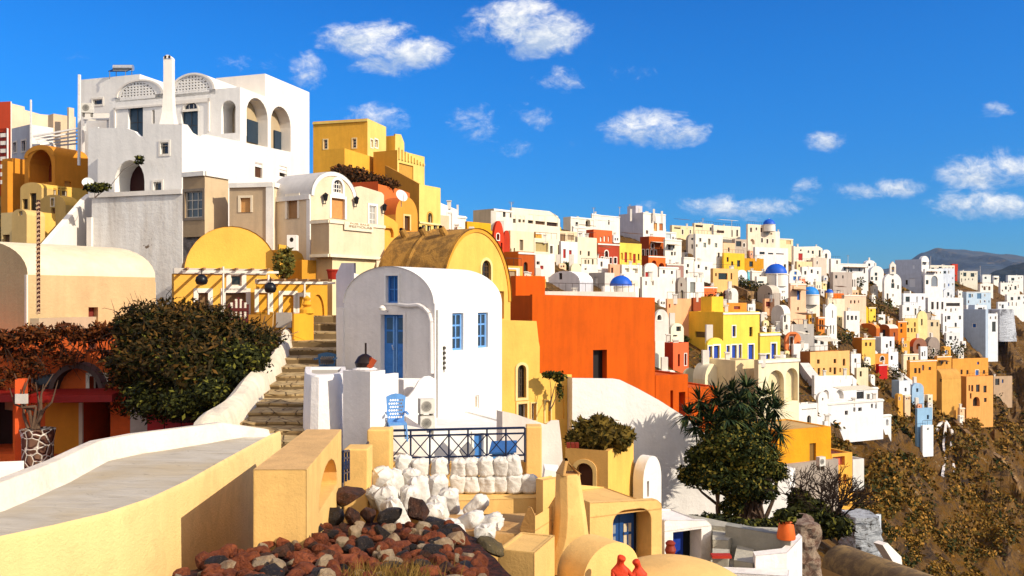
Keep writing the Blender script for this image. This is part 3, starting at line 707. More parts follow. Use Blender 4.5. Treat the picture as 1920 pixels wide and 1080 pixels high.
# ---------------------------------------------------------------- big blank white wall below the villa
mb = MB(); t = House('white_retaining_wall', 'tall rough white wall with flaked patches under the villa arch', 'wall', loc=P(250, 540, 51))
def flaked():
    def B(t, p):
        pos = mapped(t, 1, 1, 1); n = t.noise(pos, .8, 6, .62, .5); n2 = t.noise(pos, 4.5, 5, .7)
        st = t.noise(mapped(t, 1.6, 1.6, .2), 1, 4, .6)
        f = t.mapr(t.math('ADD', n, t.math('MULTIPLY', n2, .25)), .815, .83)
        c = t.mix(t.mapr(st, .4, .7), lin('FFFAF2', .8), lin('E4DACE', .78)); c = t.mix(f, c, lin('8E7A66', .7))
        t.link(c, p.inputs['Base Color']); p.inputs['Roughness'].default_value = .95
        bump(t, p, t.math('ADD', t.noise(pos, 3.0, 6, .7), t.math('MULTIPLY', n2, .5)), .035)
    return mat('flaked_whitewash', B)
Bw = block(t, 172, 342, 350, 362, 545, 51.2, b=18, col=flaked(), colr=VW, below=5, par=.5)
t.mb('coping').fbox(Bw.L, 0, Bw.lL+.1, Bw.zt-.05, Bw.zt+.22, -.3, .12, VW)
t.mb('buttress').fbox(Bw.L, Bw.lL-.1, Bw.lL+.25, Bw.zb, Bw.L.hit(172, 408)[1], -.2, .15, VW)
t.finish()
# bright slanting stair wall at its left
F = fac(172, 55.5, 84, 50); mb = MB(); q = [F.hit(*p) for p in ((172,364),(162,372),(84,462),(60,520),(172,520))]; mb.prism(F, q, -.35, 0, VW)
single('white_stair_wall', mb, 'bright white slanting stair wall rising to the villa terrace', 'wall', loc=P(130, 460, 52))
# cream vaulted house at the left edge
CR = plaster('FBE4BE', bs=8, bd=.02)
h = House('cream_vault_house', 'long low cream vaulted house with shaded gable at the left edge', 'house', loc=P(52, 600, 31))
Bv = barrel(h, 'L', -120, 52, 291, 515, 452, 614, 31, b=34, col=plaster('D9B987', bs=8, bd=.02), roofcol=CR, below=3)
h.mb('trim').fbox(Bv.L, -.02, .12, Bv.zb, Bv.zs, 0, .05, plaster('FFEFD6'))
h.win(Bv.R, 166, 576, 184, 610, 'o', pane='7A2A1C', depth=.3)
Bv2 = block(h, 200, 215, 292, 528, 616, 34.5, b=34, col=plaster('F3CF93'), below=3)
h.finish()
mb = MB(); F = fac(52, 30.2, 172, 33.5); a0, z0 = F.hit(56, 597); a1, _ = F.hit(165, 600); mb.fbox(F, a0, a1, z0-2.5, z0, 0, .35, plaster('C9B493'))
single('grey_plinth', mb, 'low grey plinth along the foot of the cream vaulted house', 'wall')
# barber striped mast
mb = MB(); c = P(72, 588, 29.6); tp = P(72, 375, 29.6); n = 26
mb.bar(c, tp, .055, paint('4A2418', .6), 6); single('iron_mast', mb, 'tall thin dark twisted iron pole in front of the cream vaulted house', 'pole', loc=c)
mb = MB()
for i in range(n): z = c.z+(tp.z-c.z)*i/n; mb.bar((c.x-.05,c.y-.03,z),(c.x+.05,c.y-.03,z+.06), .045, paint('D8B088', .6), 4)
bpy.data.objects['iron_mast'].name = 'pole'; o = mb.build('climbing_step', bpy.data.objects['pole'], c); o['kind'] = 'stuff'
# ---------------------------------------------------------------- yellow and orange houses at the far left
OR = plaster('E8962E', bs=8, bd=.01); YL = plaster('FBC860', bs=8, bd=.01)
h = House('orange_loggia_house', 'orange house with deep arched loggia on the left hill', 'house', loc=P(103, 340, 64))
Bo = barrel(h, 'L', 46, 103, 165, 290, 272, 372, 64, b=28, col=OR, roofcol=OR, dr=None, rim=.35, rimcol='F0A23A')
h.win(Bo.L, 54, 281, 97, 343, 'A', pane='8E3A1A', depth=1.6)
h.win(Bo.R, 121, 340, 133, 350, 'g', pane='D89A48'); h.finish()
h = House('orange_annex', 'narrow orange annexe with rounded pillars left of the arched loggia', 'house', loc=P(20, 360, 65))
Bq = block(h, 2, 24, 58, 296, 380, 67, b=28, col=OR); block(h, 4, 14, 24, 302, 420, 63, b=30, col=OR); h.finish()
h = House('yellow_stepped_house', 'yellow house with small square windows stepping down under the orange loggia', 'house', loc=P(100, 400, 60))
By = block(h, 70, 80, 170, 345, 420, 61, b=30, col=YL)
for x0, x1 in ((89,106),(109,114),(116,126)): h.win(By.R, x0, 353, x1, 367, 'w', pane='8A7458')
Bz = barrel(h, 'L', 38, 78, 100, 352, 342, 396, 59.5, b=20, col=plaster('E4BC72'), roofcol=YL); h.win(Bz.L, 42,373,52,392,'d'); h.win(Bz.L, 56, 362, 68, 395, 'd'); h.finish()
h = House('yellow_vault_house', 'small yellow vaulted house with dark doorway beside the white stair wall', 'house', loc=P(110, 440, 57))
Bz = barrel(h, 'L', 72, 123, 150, 384, 365, 470, 57, b=18, col=plaster('D8B068'), roofcol=YL); h.win(Bz.L, 96, 372, 102, 386, 'w', sur='FBE4BE'); h.win(Bz.L, 96,390,103,408,'d', pane='7A3A20'); h.finish()
h = House('pale_yellow_house', 'pale yellow house with tall narrow door under a little arch at the far left', 'house', loc=P(60, 450, 54))
Bz = block(h, 2, 58, 104, 396, 475, 53, b=24, col=plaster('F0D090'), colr=YL); h.win(Bz.L, 38, 410, 56, 452, 'd', pane='B09462', arch=0, depth=.5); h.win(Bz.L, 5, 440, 18, 458, 'd', pane='6A4A2A')
Bz2 = barrel(h, 'L', 22, 50, 56, 404, 392, 470, 51.5, b=24, col=plaster('E6C07C'), dr=1.2); h.win(Bz2.L, 35, 396, 42, 404, 'w'); h.finish()
h = House('grey_white_house', 'bluish white house with two narrow windows behind the orange loggia', 'house', loc=P(56, 290, 72))
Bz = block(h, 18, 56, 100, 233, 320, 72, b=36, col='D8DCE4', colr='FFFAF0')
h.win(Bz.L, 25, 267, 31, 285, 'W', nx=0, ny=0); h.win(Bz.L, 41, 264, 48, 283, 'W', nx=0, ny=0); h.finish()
h = House('cream_terrace_house', 'long cream house on the skyline left of the villa', 'house', loc=P(60, 240, 82))
Bz = block(h, 14, 22, 100, 194, 262, 84, b=40, col='F6DCBA', topR=[(22,194),(46,200),(47,209),(60,213),(100,216)]); Bz = block(h, 90, 100, 142, 213, 262, 84, b=40, col='F0D4B0', colr='E9CBA6'); Bz = block(h, 126, 129, 139, 201, 262, 83, b=30, col='F0D8B8'); h.finish()
h = House('red_trim_house', 'red painted house with white quoins cut by the left edge', 'house', loc=P(5, 280, 70))
Bz = block(h, -40, 20, 22, 190, 330, 69, b=12, col='D8502E', colr='FFF0E0'); Bz2 = block(h, -40, 12, 16, 240, 330, 67.6, b=12, col='B83A20', colr='F4F0E8'); h.win(Bz2.L, -10, 243, 8, 296, 'r', pane='A02818')
for i in range(7): q_ = MB(); q_.fbox(Bz2.L, -.02, .5, Bz2.zt-4.3+i*.6, Bz2.zt-4.0+i*.6, 0, .05, plaster('FFF6E8')); h.part('quoin', q_)
h.finish()
# timber pergola frame and flag poles between villa and houses
t = Thing('white_pergola', 'white slatted terrace pergola left of the villa', 'pergola', loc=P(110, 280, 68))
mb = MB(); wp = paint('F2EFEA', .6)
for i in range(5): mb.bar(P(62+4*i, 256+5*i, 68), P(150+2*i, 240+7*i, 68+i), .09, wp)
t.part('rafter', mb); mb = MB()
for px in (148, 156): mb.bar(P(px, 300, 67), P(px, 236, 67), .1, wp)
t.part('post', mb)
mb = MB(); mb.bar(P(58, 300, 66), P(58, 187, 66), .07, wp); single('white_mast', mb, 'white pole standing above the bluish white house', 'pole', loc=P(58,300,66))
mb = MB(); mb.bar(P(148, 310, 64), P(149, 140, 64), .11, wp); single('white_mast', mb, 'tall white post at the left corner of the villa', 'pole', loc=P(148,310,64))
t = Thing('terrace_canopy', 'pale sloping canopy over a terrace left of the villa lunettes', 'canopy', loc=P(180, 225, 63))
mb = MB(); mb.hexa([P(156,226,61), P(205,226,62), P(205,214,66), P(160,214,66), P(156,224.5,61), P(205,224.5,62), P(205,212.5,66), P(160,212.5,66)], paint('E4DCCC', .7)); t.part('sheet', mb)
mb = MB(); mb.bar(P(160,226,61), P(160,246,61), .06, wp); mb.bar(P(202,226,62), P(202,246,62), .06, wp); t.part('post', mb)
# side wing of the villa
h = House('villa_side_wing', 'shaded narrow white wing on the left side of the villa', 'house', loc=P(183, 330, 58)); block(h, 165, 184, 186, 238, 372, 57, b=18, col=VG); h.finish()
# satellite dish and pots on the wall by the arch
def dish(px, py, Y, r, label, az=-30):
    t = Thing('satellite_dish', label, 'satellite dish', loc=P(px, py, Y)); c = P(px, py, Y); a = R_(az); d = Vector((math.sin(a), -math.cos(a), .45)).normalized(); q = d.to_track_quat('Z', 'Y'); mb = MB()
    mb.grid([[c+q@Vector((r*k*math.cos(2*math.pi*i/18), r*k*math.sin(2*math.pi*i/18), r*.25*k*k)) for i in range(18)] for k in (.02, .35, .7, 1)], paint('F0EEE8', .5), True); t.part('bowl', mb, smooth=True)
    mb = MB(); mb.bar(c+q@Vector((0,-r,.2*r)), c+q@Vector((0,0,r*.9)), .02*r+.01, paint('8A8A8A', .5)); mb.bar(c, c+Vector((0,.1,-r*1.6)), .05*r+.015, paint('8A8A8A', .5)); t.part('arm', mb)
dish(165, 343, 53, .33, 'white satellite dish on the terrace wall left of the villa arch', 20)
# ================================================================ vegetation kit
def leaf_cloud(mb, blobs, n, size, m, rnd, elong=1.6, shell=.55, droop=0.):
    tot = sum(b[1][0]*b[1][1]*b[1][2] for b in blobs)
    for c, r in blobs:
        c = Vector(c)
        for _ in range(max(8, int(n*r[0]*r[1]*r[2]/tot))):
            d = Vector((rnd.gauss(0,1), rnd.gauss(0,1), rnd.gauss(0,1))).normalized()
            k = shell+(1-shell)*rnd.random()**.6; k *= 1+(.45 if r[0] > .8 else .2)*mnoise.noise(d*2.6+c)+.15*mnoise.noise(d*6+c)
            p = c+Vector((d.x*r[0]*k, d.y*r[1]*k, d.z*r[2]*k))
            s = size*rnd.uniform(.55, 1.25); a = Vector((rnd.gauss(0,1), rnd.gauss(0,1), rnd.gauss(0,.8)-droop)).normalized()
            b = a.cross(d if rnd.random() < .7 else Vector((rnd.gauss(0,1), rnd.gauss(0,1), rnd.gauss(0,1)))).normalized()
            a *= s*elong*.5; b *= s*.5
            mb.poly([p-a, p+b, p+a, p-b], m)
def twigs(mb, base, tips, r, m, rnd, wob=.15):
    for t in tips:
        b = Vector(base); e = Vector(t); L = (e-b).length; pts = [b]
        for k in (.33, .66): pts.append(b.lerp(e, k)+Vector([rnd.gauss(0, wob*L*.25) for _ in range(3)]))
        pts.append(e); mb.tube(pts, [r, r*.75, r*.5, r*.2], m, 5)
def yucca(mb, c, R, n, m, rnd, up=.15):
    c = Vector(c)
    for _ in range(n):
        d = Vector((rnd.gauss(0,1), rnd.gauss(0,1), rnd.gauss(0,.85)+up)).normalized(); L = R*rnd.uniform(.75, 1.15)
        side = d.cross(Vector((0,0,1))+.2*Vector((rnd.random(), rnd.random(), 0))).normalized()*R*.045
        q = c+d*L*.1; mid = c+d*L*.6+Vector((0,0,-L*.03)); tip = c+d*L+Vector((0,0,-L*.16))
        mb.poly([q-side*.6, q+side*.6, mid+side, mid-side], m); mb.poly([mid-side, mid+side, tip], m)
def bush(name, label, cat, blobs, n, size, m, seed, stems=None, group=None, part='foliage', elong=1.6, shell=.5):
    rnd = random.Random(seed); c0 = Vector(blobs[0][0]); zb = min(b[0][2]-b[1][2] for b in blobs); base = Vector((c0.x, c0.y, zb))
    t = Thing(name, label, cat, group, loc=base); mb = MB(); leaf_cloud(mb, blobs, n, size, m, rnd, elong, shell); o = t.part(part, mb)
    mb = MB(); twigs(mb, base+Vector((0,0,-.3)), [b[0] for b in blobs], .05*max(b[1][2] for b in blobs)+.01, BARK, rnd); t.part('stem', mb)
    return t
BARK = plaster('6A5240', bs=20, bd=.02, var=.3); BARKD = paint('33241A', .9)
L_DARK = leafmat('dark', '161C0A', '3C3E16', '6E6A26', 1.3); L_RED = leafmat('dryvine', '4A2410', '7A4218', '2A1C0E', 1.0); L_BRN = leafmat('brownvine', '22200C', '4A3614', '6A4A1C', .9)
L_GREEN = leafmat('green', '1A240C', '464A18', '80702A', 1.0); L_YUC = leafmat('yucca', '1C2C1C', '3C4E2E', '6C703C', 1.0)
L_OLIVE = leafmat('olive', '5E5A24', '8A7430', '4A4A20', 1.8); L_SCRUB = leafmat('scrub', '26300F', '8C6622', 'A87830', .055)

# ================================================================ yellow vaulted chapel and pergola house
YC = plaster('FFC052', bs=9, bd=.012, stain=.05); OC = plaster('DC9A30', bs=9, bd=.015); TERR = plaster('C88A48', bs=9, bd=.02)
h = House('yellow_vault_house', 'bright yellow vaulted house behind the pergola with half round end wall', 'house', loc=P(345, 600, 40.3))
Bk = barrel(h, 'R', 345, 345.2, 522, 512, 424, 560, 40.3, b=68, col=YC, roofcol=worn('C89A60', '8A5A3A', .45), dl=7, over=.05)
h.finish()
h = House('pergola_house', 'yellow house with white framed windows under a white timber pergola', 'house', loc=P(326, 605, 43))
Bp = block(h, 322, 326, 500, 512, 612, 38.3, b=66, col=YC, par=.1, below=2, cap='E8DCC8')
h.mb('coping').fbox(Bp.R, 0, Bp.lR, Bp.zt-.02, Bp.zt+.22, -.3, .08, plaster('D8D0C4'))
for r_, c_ in (((433,516,453,536),'w'),((372,549,390,584),'n'),((423,549,461,606),'n')): h.win(Bp.R, *r_, c_, pane=('8A6A44' if c_ == 'n' else '3A342C'), sur='FFF6E8', swid=.2)
Bp2 = block(h, 480, 481, 614, 531, 612, 38.6, b=60, col=plaster('F2B038', bs=9, bd=.012), par=.1, below=2)
for r_ in ((485,549,504,585),(530,553,550,590),(561,556,574,590)): h.win(Bp2.R, *r_, 'n', pane='6E5034', sur='FFF2DC', swid=.18, depth=.25)
h.win(Bp2.R, 584, 552, 608, 612, 'A', pane='8A6020', depth=.8, rise=.8)
h.mb('coping').fbox(Bp2.R, 0, Bp2.lR, Bp2.zt-.02, Bp2.zt+.18, -.3, .06, plaster('E8DCC8'))
Bt = block(h, 540, 566, 622, 487, 540, 41.3, b=40, col=OC, colr=OC); block(h, 505, 523, 572, 468, 540, 42.0, b=45, col=plaster('F0B848'), topR=[(523,458),(548,462),(556,470),(566,476),(572,490)])
h.finish()
t = Thing('pergola', 'white timber pergola on thin posts in front of the yellow house', 'pergola', loc=P(330, 605, 41.5)); wp = paint('F4ECDC', .6)
for (F_, zt_, xs, x0, x1) in ((Bp.R, Bp.zt+.12, (348,378,408,443,478), 336, 508), (Bp2.R, Bp2.zt+.1, (506,550,590), 478, 600)):
    G = F_; a0 = G.hit(x0, 0)[0]; a1 = G.hit(x1, 0)[0]; mb = MB(); mb.bar(G.pt(a0, zt_-.1, 2.1), G.pt(a1, zt_-.1, 2.1), .07, wp); t.part('beam', mb)
    n = 6
    for i in range(n):
        a = a0+(a1-a0)*(i+.3)/n; mb = MB(); mb.bar(G.pt(a, zt_+.02, -.1), G.pt(a, zt_+.02, 2.5), .06, paint('B08A60', .8)); t.part('rafter', mb)
for px, y1 in ((409,500),(480,515),(545,530)):
    a = Bp.R.hit(px, 0)[0]; F_ = Bp.R if px < 470 else Bp2.R; a = F_.hit(px, 0)[0]; p = F_.pt(a, 0, 2.1); mb = MB(); z0 = CZ-2.1; zt_ = CZ+(HOR-y1)/FPX*p.y; mb.bar((p.x,p.y,z0),(p.x,p.y,zt_), .045, wp, 6); t.part('post', mb)
for px, py, w_ in ((378,522,'above the left window'),(507,537,'above the right windows')):
    c = P(px, py, 36.3); g_ = Thing('hanging_lamp', 'round black lamp hanging from the pergola '+w_, 'lamp', 'black lamps under the pergola', loc=c); mb = MB()
    mb.lathe(c+Vector((0,0,-.3)), [(0,0),(.2,.06),(.26,.2),(.22,.36),(.1,.46),(0,.47)], paint('15161A', .35), 12); g_.part('lamp_globe', mb, smooth=True); mb = MB(); mb.bar(c+Vector((0,0,.15)), c+Vector((0,0,.4)), .02, paint('15161A', .35)); g_.part('hook', mb)
# dark red gate
F = fac(428, 36.2, 466, 36.5); t = Thing('garden_gate', 'dark red wooden gate with arched top between pale slats', 'gate', loc=P(446, 607, 41.8)); gm = paint('5A1A14', .6)
a0, z0 = F.hit(428, 607); a1, z1 = F.hit(466, 572); n = 9
for i in range(n):
    a = a0+(a1-a0)*(i+.5)/n; k = 1-abs(2*(i+.5)/n-1); mb = MB(); mb.fbox(F, a-.055, a+.055, z0, z1+.32*k, 0, .05, paint('E8DCC8', .7) if i % 2 else gm); t.part('slat', mb)
mb = MB(); mb.fbox(F, a0, a1, z0, z0+.22, .05, .09, gm); mb.fbox(F, a0, a1, z1-.25, z1-.12, .05, .09, gm); t.part('rail', mb)
h = House('ochre_garden_wall', 'low ochre wall with rounded pillar beside the top of the stone stairs', 'wall', loc=P(550, 625, 38))
Bl = block(h, 548, 551, 588, 588, 628, 34.5, b=38, col=plaster('F2AE30'), par=.02, below=1.5); Bl2 = block(h, 466, 549, 553, 590, 612, 35.2, b=8, col=plaster('C89238'), par=.02, below=2)
p = Bl.pt(.2, .8, Bl.zt); h.mb('finial').lathe(p, [(.3,0),(.28,.15),(.12,.25),(.2,.35),(.12,.5),(.16,.6),(0,.72)], plaster('F2AE30'), 14); h.finish()
mb = MB(); a, z = Bl2.L.hit(523, 600); mb.fbox(Bl2.L, a-.55, a+.1, z-.3, z+.3, .0, .06, plaster('B8B0A4')); single('wall_sign', mb, 'small grey framed panel fixed on the low ochre wall', 'sign')
bush('potted_olive', 'leafy olive plant standing on the pergola house roof', 'plant', [(P(532,495,40.5),(.5,.4,.75)),(P(541,485,40.5),(.3,.3,.6))], 700, .13, L_OLIVE, 3)
mb = MB(); c = P(549, 470, 41.2); mb.box(c+Vector((-.22,-.22,0)), c+Vector((.22,.22,.72)), VW); t = Thing('small_chimney', 'small white chimney with round hole behind the yellow house parapet', 'chimney', loc=c); t.part('shaft', mb)
mb = MB(); mb.poly([c+Vector((.09*math.cos(k), -.225, .5+.11*math.sin(k))) for k in [2*math.pi*i/12 for i in range(12)]], paint('2A2018', .9)); t.part('vent', mb)
mb = MB(); c = P(624, 524, 38.5); mb.lathe(c, [(.2,0),(.26,.38),(.3,.38),(.28,.44)], plaster('B0301C'), 12); single('red_pot', mb, 'red flower pot on the corner beside the ochre terrace block', 'pot', loc=c)

# ================================================================ stone stairs with whitewashed side wall
def flag():
    def B(t, p):
        v = t.new('ShaderNodeTexVoronoi', feature='DISTANCE_TO_EDGE'); v.inputs['Scale'].default_value = 2.3
        t.link(mapped(t, 1, .8, 1), v.inputs['Vector']); n = t.noise(mapped(t,1,1,1), 3, 5, .65)
        c = t.mix(t.mapr(n, .35, .65), lin('A88A60', .75), lin('D8BC88', .75)); c = t.mix(t.mapr(v.outputs['Distance'], .0, .05, 1, 0), c, lin('6A5438', .7))
        t.link(c, p.inputs['Base Color']); p.inputs['Roughness'].default_value = .9; bump(t, p, t.math('ADD', n, t.mapr(v.outputs['Distance'], 0, .06)), .03)
    return mat('flagstone', B)
FLAG = flag()
st = Thing('stone_stairs', 'wide stone stairs climbing between the white side wall and the grey white house', 'stairs', loc=P(505, 835, 20))
LE = [(840,412,19.5),(805,440,21),(745,490,25),(690,530,30),(640,548,35.5),(615,582,38.5),(590,600,42),(560,606,47)]
def led(py):
    for (a, pa, ya), (b, pb, yb) in zip(LE, LE[1:]):
        if b <= py <= a: t = (a-py)/(a-b); Y = 1/((1-t)/ya+t/yb); return pa+(pb-pa)*t, Y
    return LE[-1][1:]
nst = 17; prev = None; pyS = [840-280*(i/nst)**.9 for i in range(nst+1)]
for i in range(nst):
    xa, Ya = led(pyS[i]); xb, Yb = led(pyS[i+1]); z = CZ+(HOR-pyS[i+1])/FPX*Yb; A = P(xa, HOR, Ya); Bq_ = P(xb, HOR, Yb); rp = 574 if pyS[i+1] > 705 else (574+(705-pyS[i+1])*1.6 if pyS[i+1] > 665 else 640); wd = max(1.2, (rp-xa)/FPX*Ya)
    mb = MB(); dn = Vector((0,0,-.9)); tilt = Vector((.0, .0, -.10*((Yb-Ya))*.5))
    a = Vector((A.x-.5, A.y, z)); b = Vector((A.x+wd, A.y+.25, z-.02)); c = Vector((Bq_.x+wd, Bq_.y+.4, z-.02)); d = Vector((Bq_.x-.5, Bq_.y+.15, z))
    mid = [a.lerp(b, k)+Vector((0, .10*math.sin(k*9+i), 0)) for k in (0,.25,.5,.75,1)]
    mb.poly([*mid, c, d], FLAG)
    for q0, q1 in zip(mid, mid[1:]): mb.poly([q0+Vector((0,.02,-.05)), q1+Vector((0,.02,-.05)), q1+dn, q0+dn], plaster('7A6444', var=.25)); mb.poly([q0, q1, q1+Vector((0,.02,-.05)), q0+Vector((0,.02,-.05))], FLAG)
    mb.poly([a, d, d+dn, a+dn], FLAG); st.part('step', mb)
mb = MB(); rows = []; SW = plaster('F6E6CC', bs=5, bd=.05, var=.12, stain=.2)
for i in range(26):
    py = 845-(845-615)*i/25; x, Y = led(min(py, 840)); p = P(x, py, Y); wob = .05*math.sin(i*1.3); w_ = .62-.012*i; hh = .52+.08*math.sin(i*.7)
    rows.append([p+Vector((.12,0,-.8)), p+Vector((.08,0,0)), p+Vector((.0+wob*.5,0,hh*.7)), p+Vector((-.12,0,hh)), p+Vector((-w_*.7,0,hh+.06+wob*.4)), p+Vector((-w_,0,hh-.05)), p+Vector((-w_-.1,0,-.4)), p+Vector((-w_-.2,0,-2.2))])
mb.grid(rows, SW); mb.poly(rows[0], SW); mb.poly(rows[-1], SW); single('white_stair_parapet', mb, 'rough whitewashed side wall curving down the left of the stone stairs', 'wall', loc=rows[0][0], smooth=True)

# ================================================================ restaurant covered in creeper
h = House('orange_restaurant', 'orange walled tavern half hidden under dry creeper at the left edge', 'restaurant', loc=P(0, 860, 37)); RO = plaster('F47030', bs=8, bd=.02, var=.2); RY = plaster('F2A030', bs=8, bd=.01); RD = paint('8A1A14', .5)
Br = block(h, -140, -139.8, 330, 622, 860, 29.6, b=86, col=RO, below=1.2, dl=6)
h.win(Br.R, -90, 752, 24, 852, 'o', pane='2A1210', depth=2.2); h.win(Br.R, 153, 753, 207, 856, 'o', pane='3A0E0A', depth=2.5)
h.win(Br.R, 272, 745, 325, 840, 'o', pane='2A0C0A', depth=1.5); h.win(Br.R, 168, 705, 197, 735, 'w', depth=.4, pane='241C1C', sur='FFF0DC')
h.win(Br.R, 52, 700, 104, 742, 'w', depth=.3, pane='3A4448'); h.win(Br.R, 162, 636, 178, 655, 'w', arch=1, depth=.3, sur='7A3A1C'); h.win(Br.R, 216, 638, 238, 657, 'w', arch=1, depth=.3, sur='7A3A1C')
a = Br.R.hit(86, 0)[0]; b_ = Br.R.hit(151, 0)[0]; z1 = Br.R.hit(118, 755)[1]; z0 = Br.R.hit(118, 850)[1]; h.mb('yellow_panel').fbox(Br.R, a, b_, z0, z1, 0, .05, RY)
a = Br.R.hit(150, 0)[0]; h.mb('door_post').fbox(Br.R, a, a+.12, z0, z1, 0, .1, plaster('E8DCC0'))
# arched hood
F = Br.R; a0 = F.hit(104, 0)[0]; a1 = F.hit(205, 0)[0]; zz0 = F.hit(150, 742)[1]; zz1 = F.hit(150, 678)[1]; ou = archpoly(a0, zz0, a1, zz1, 1.25, 14); inn = [((a0+a1)/2+(a-(a0+a1)/2)*.86, zz0+(z-zz0)*.84) for a, z in ou]; h.mb('arch_hood').band(F, inn, ou, 0, .55, paint('5A4A44', .8), closed=False)
h.finish()
h2 = House('orange_pillar', 'square orange pillar with red front face in front of the tavern', 'pillar', loc=P(36, 852, 34)); block(h2, 25, 28, 48, 712, 856, 27.8, b=70, col=plaster('E8602A', var=.2), below=.3, dl=.4, par=.02); h2.finish()
for x0, x1, lb in ((-60,26,'left of the orange pillar'),(50,210,'right of the orange pillar')):
    mb = MB(); q0, q1 = P(x0, 748, 28.2), P(x1, 746, 28.3); mb.hexa([q0+Vector((0,0,-.13)), q1+Vector((0,0,-.13)), q1+Vector((0,1.2,-.05)), q0+Vector((0,1.2,-.05)), q0+Vector((0,0,.1)), q1+Vector((0,0,.1)), q1+Vector((0,1.2,.2)), q0+Vector((0,1.2,.2))], RD)
    single('red_awning', mb, 'red awning edge '+lb+' over the tavern front', 'awning', 'red awnings of the tavern')
mb = MB(); c = P(28, 757, 27.4); mb.box(c, c+Vector((.36,.1,.3)), paint('D8D4C8', .5)); single('white_sign_box', mb, 'small white sign box on the orange pillar', 'sign')
def cobble():
    def B(t, p):
        v = t.new('ShaderNodeTexVoronoi', feature='DISTANCE_TO_EDGE'); v.inputs['Scale'].default_value = 3.6; t.link(mapped(t,1,1,1), v.inputs['Vector'])
        v2 = t.new('ShaderNodeTexVoronoi'); v2.inputs['Scale'].default_value = 3.6; t.link(mapped(t,1,1,1), v2.inputs['Vector'])
        c = t.mix(v2.outputs['Color'], lin('5A3226', .7), lin('8A6A54', .7)); c = t.mix(t.mapr(v.outputs['Distance'], .05, .08, 1, 0), c, lin('F4ECDC', .8)); t.link(c, p.inputs['Base Color']); p.inputs['Roughness'].default_value = .9
        bump(t, p, t.mapr(v.outputs['Distance'], 0, .2), .1)
    return mat('cobble_wall', B)
COB = cobble()
mb = MB(); c = P(71, 852, 27.6); mb.lathe(c+Vector((0,0,-.4)), [(.45,0),(.46,.9),(.52,1.2),(.4,1.22),(0,1.1)], COB, 16); t = Thing('stone_planter', 'round stone planter with white joints holding a gnarled vine', 'planter', loc=c); t.part('bowl', mb)
rnd = random.Random(4); mb = MB()
for i in range(9): twigs(mb, c+Vector((rnd.uniform(-.3,.3), 0, .8)), [c+Vector((rnd.uniform(-1.1,1.3), rnd.uniform(-.3,.3), rnd.uniform(2.0,2.6)))], .06, BARK, rnd, .3)
single('vine_trunk', mb, 'gnarled bare vine stems rising from the stone planter', 'vine', loc=c)
for k, (x0, x1) in enumerate(((276,308),(309,340),(341,386))):
    mb = MB(); p0, p1 = P(x0, 815, 26.8), P(x1-1, 815, 26.8); mb.box((p0.x,p0.y,p0.z-.7),(p1.x,p1.y+.3,p0.z+.75), paint('A01818', .35)); single('red_bin', mb, ('leftmost','middle','rightmost')[k]+' of three red painted chests under the dark bush', 'chest', 'red chests below the bush')
mb = MB(); c = P(259, 822, 27.5); mb.box((c.x-.25,c.y,c.z-.6),(c.x+.3,c.y+.5,c.z+2.6), plaster('A8A298', var=.3)); single('grey_pier', mb, 'grey stone pier at the left of the red chests', 'pillar')
mb = MB(); mb.poly([P(-300,960,21), P(370,948,21.8), P(370,860,30), P(-300,862,31)], plaster('B8523A', var=.2, sc=2)); structure('tavern_patio', mb)
mb = MB(); q = [P(-60,868,24), P(45,864,25), P(45,880,24.6), P(-60,884,23.6)]; mb.hexa([p+Vector((0,0,-1.2)) for p in q]+q, VW); single('white_kerb', mb, 'low white kerb crossing the red tavern patio', 'kerb')
rnd = random.Random(11)
bl = []
for px in range(-60, 240, 26): bl.append((P(px+rnd.uniform(-8,8), 624+rnd.uniform(-6,8)+(8 if px < 60 else 0), 28.9), (.6,.4,.28)))
for px, py in ((10,660),(50,672),(20,700),(70,690),(125,672),(240,690),(228,720),(235,760),(60,740),(-10,720),(90,650),(205,668)): bl.append((P(px, py, 29.1), (.6,.2,.36)))
t = Thing('dry_creeper', 'reddish brown dry creeper trailing over the orange tavern wall', 'creeper', loc=P(60, 640, 29)); mb = MB(); leaf_cloud(mb, bl, 6200, .08, L_RED, rnd, 2.6, .1, .3); t.part('foliage', mb)
mb = MB()
for i in range(46): x = rnd.uniform(-40, 250); twigs(mb, P(x, 625, 28.8), [P(x+rnd.uniform(-40,40), rnd.uniform(660,720), 28.8)], .02, BARKD, rnd, .4)
t.part('stem', mb)
bl = [(P(300,610,27.8),(1.29,0.95,0.65)),(P(360,625,27.8),(1.29,0.95,0.86)),(P(420,645,27.8),(1.20,0.86,0.86)),(P(470,640,28.8),(0.95,0.77,0.47)),(P(268,640,27.8),(.7,.7,.6)),(P(300,690,26.8),(1.38,1.03,1.12)),(P(370,700,25.8),(1.29,1.03,1.12)),(P(430,695,25.8),(1.03,0.86,0.86)),(P(300,750,25.8),(1.12,0.86,0.60)),(P(360,755,24.3),(0.86,0.77,0.43)),(P(470,672,25.8),(0.60,0.60,0.43)),(P(395,735,23.8),(0.52,0.52,0.43))]
t = Thing('bougainvillea_bush', 'huge dark green and brown bush bulging over the tavern beside the stairs', 'bush', loc=P(340, 800, 26)); mb = MB(); leaf_cloud(mb, bl, 52000, .075, L_DARK, rnd, 2.2, .3); t.part('foliage', mb)
mb = MB(); leaf_cloud(mb, [(c+Vector((0,-.1,.1)), (r[0]*1.06, r[1]*1.06, r[2]*1.06)) for c, r in bl[:7]], 15000, .075, L_BRN, rnd, 2.8, .8); t.part('dry_shoots', mb)
mb = MB()
for i in range(16): twigs(mb, P(345+rnd.uniform(-20,20), 790, 25.5), [rnd.choice(bl)[0]], .07, BARKD, rnd, .3)
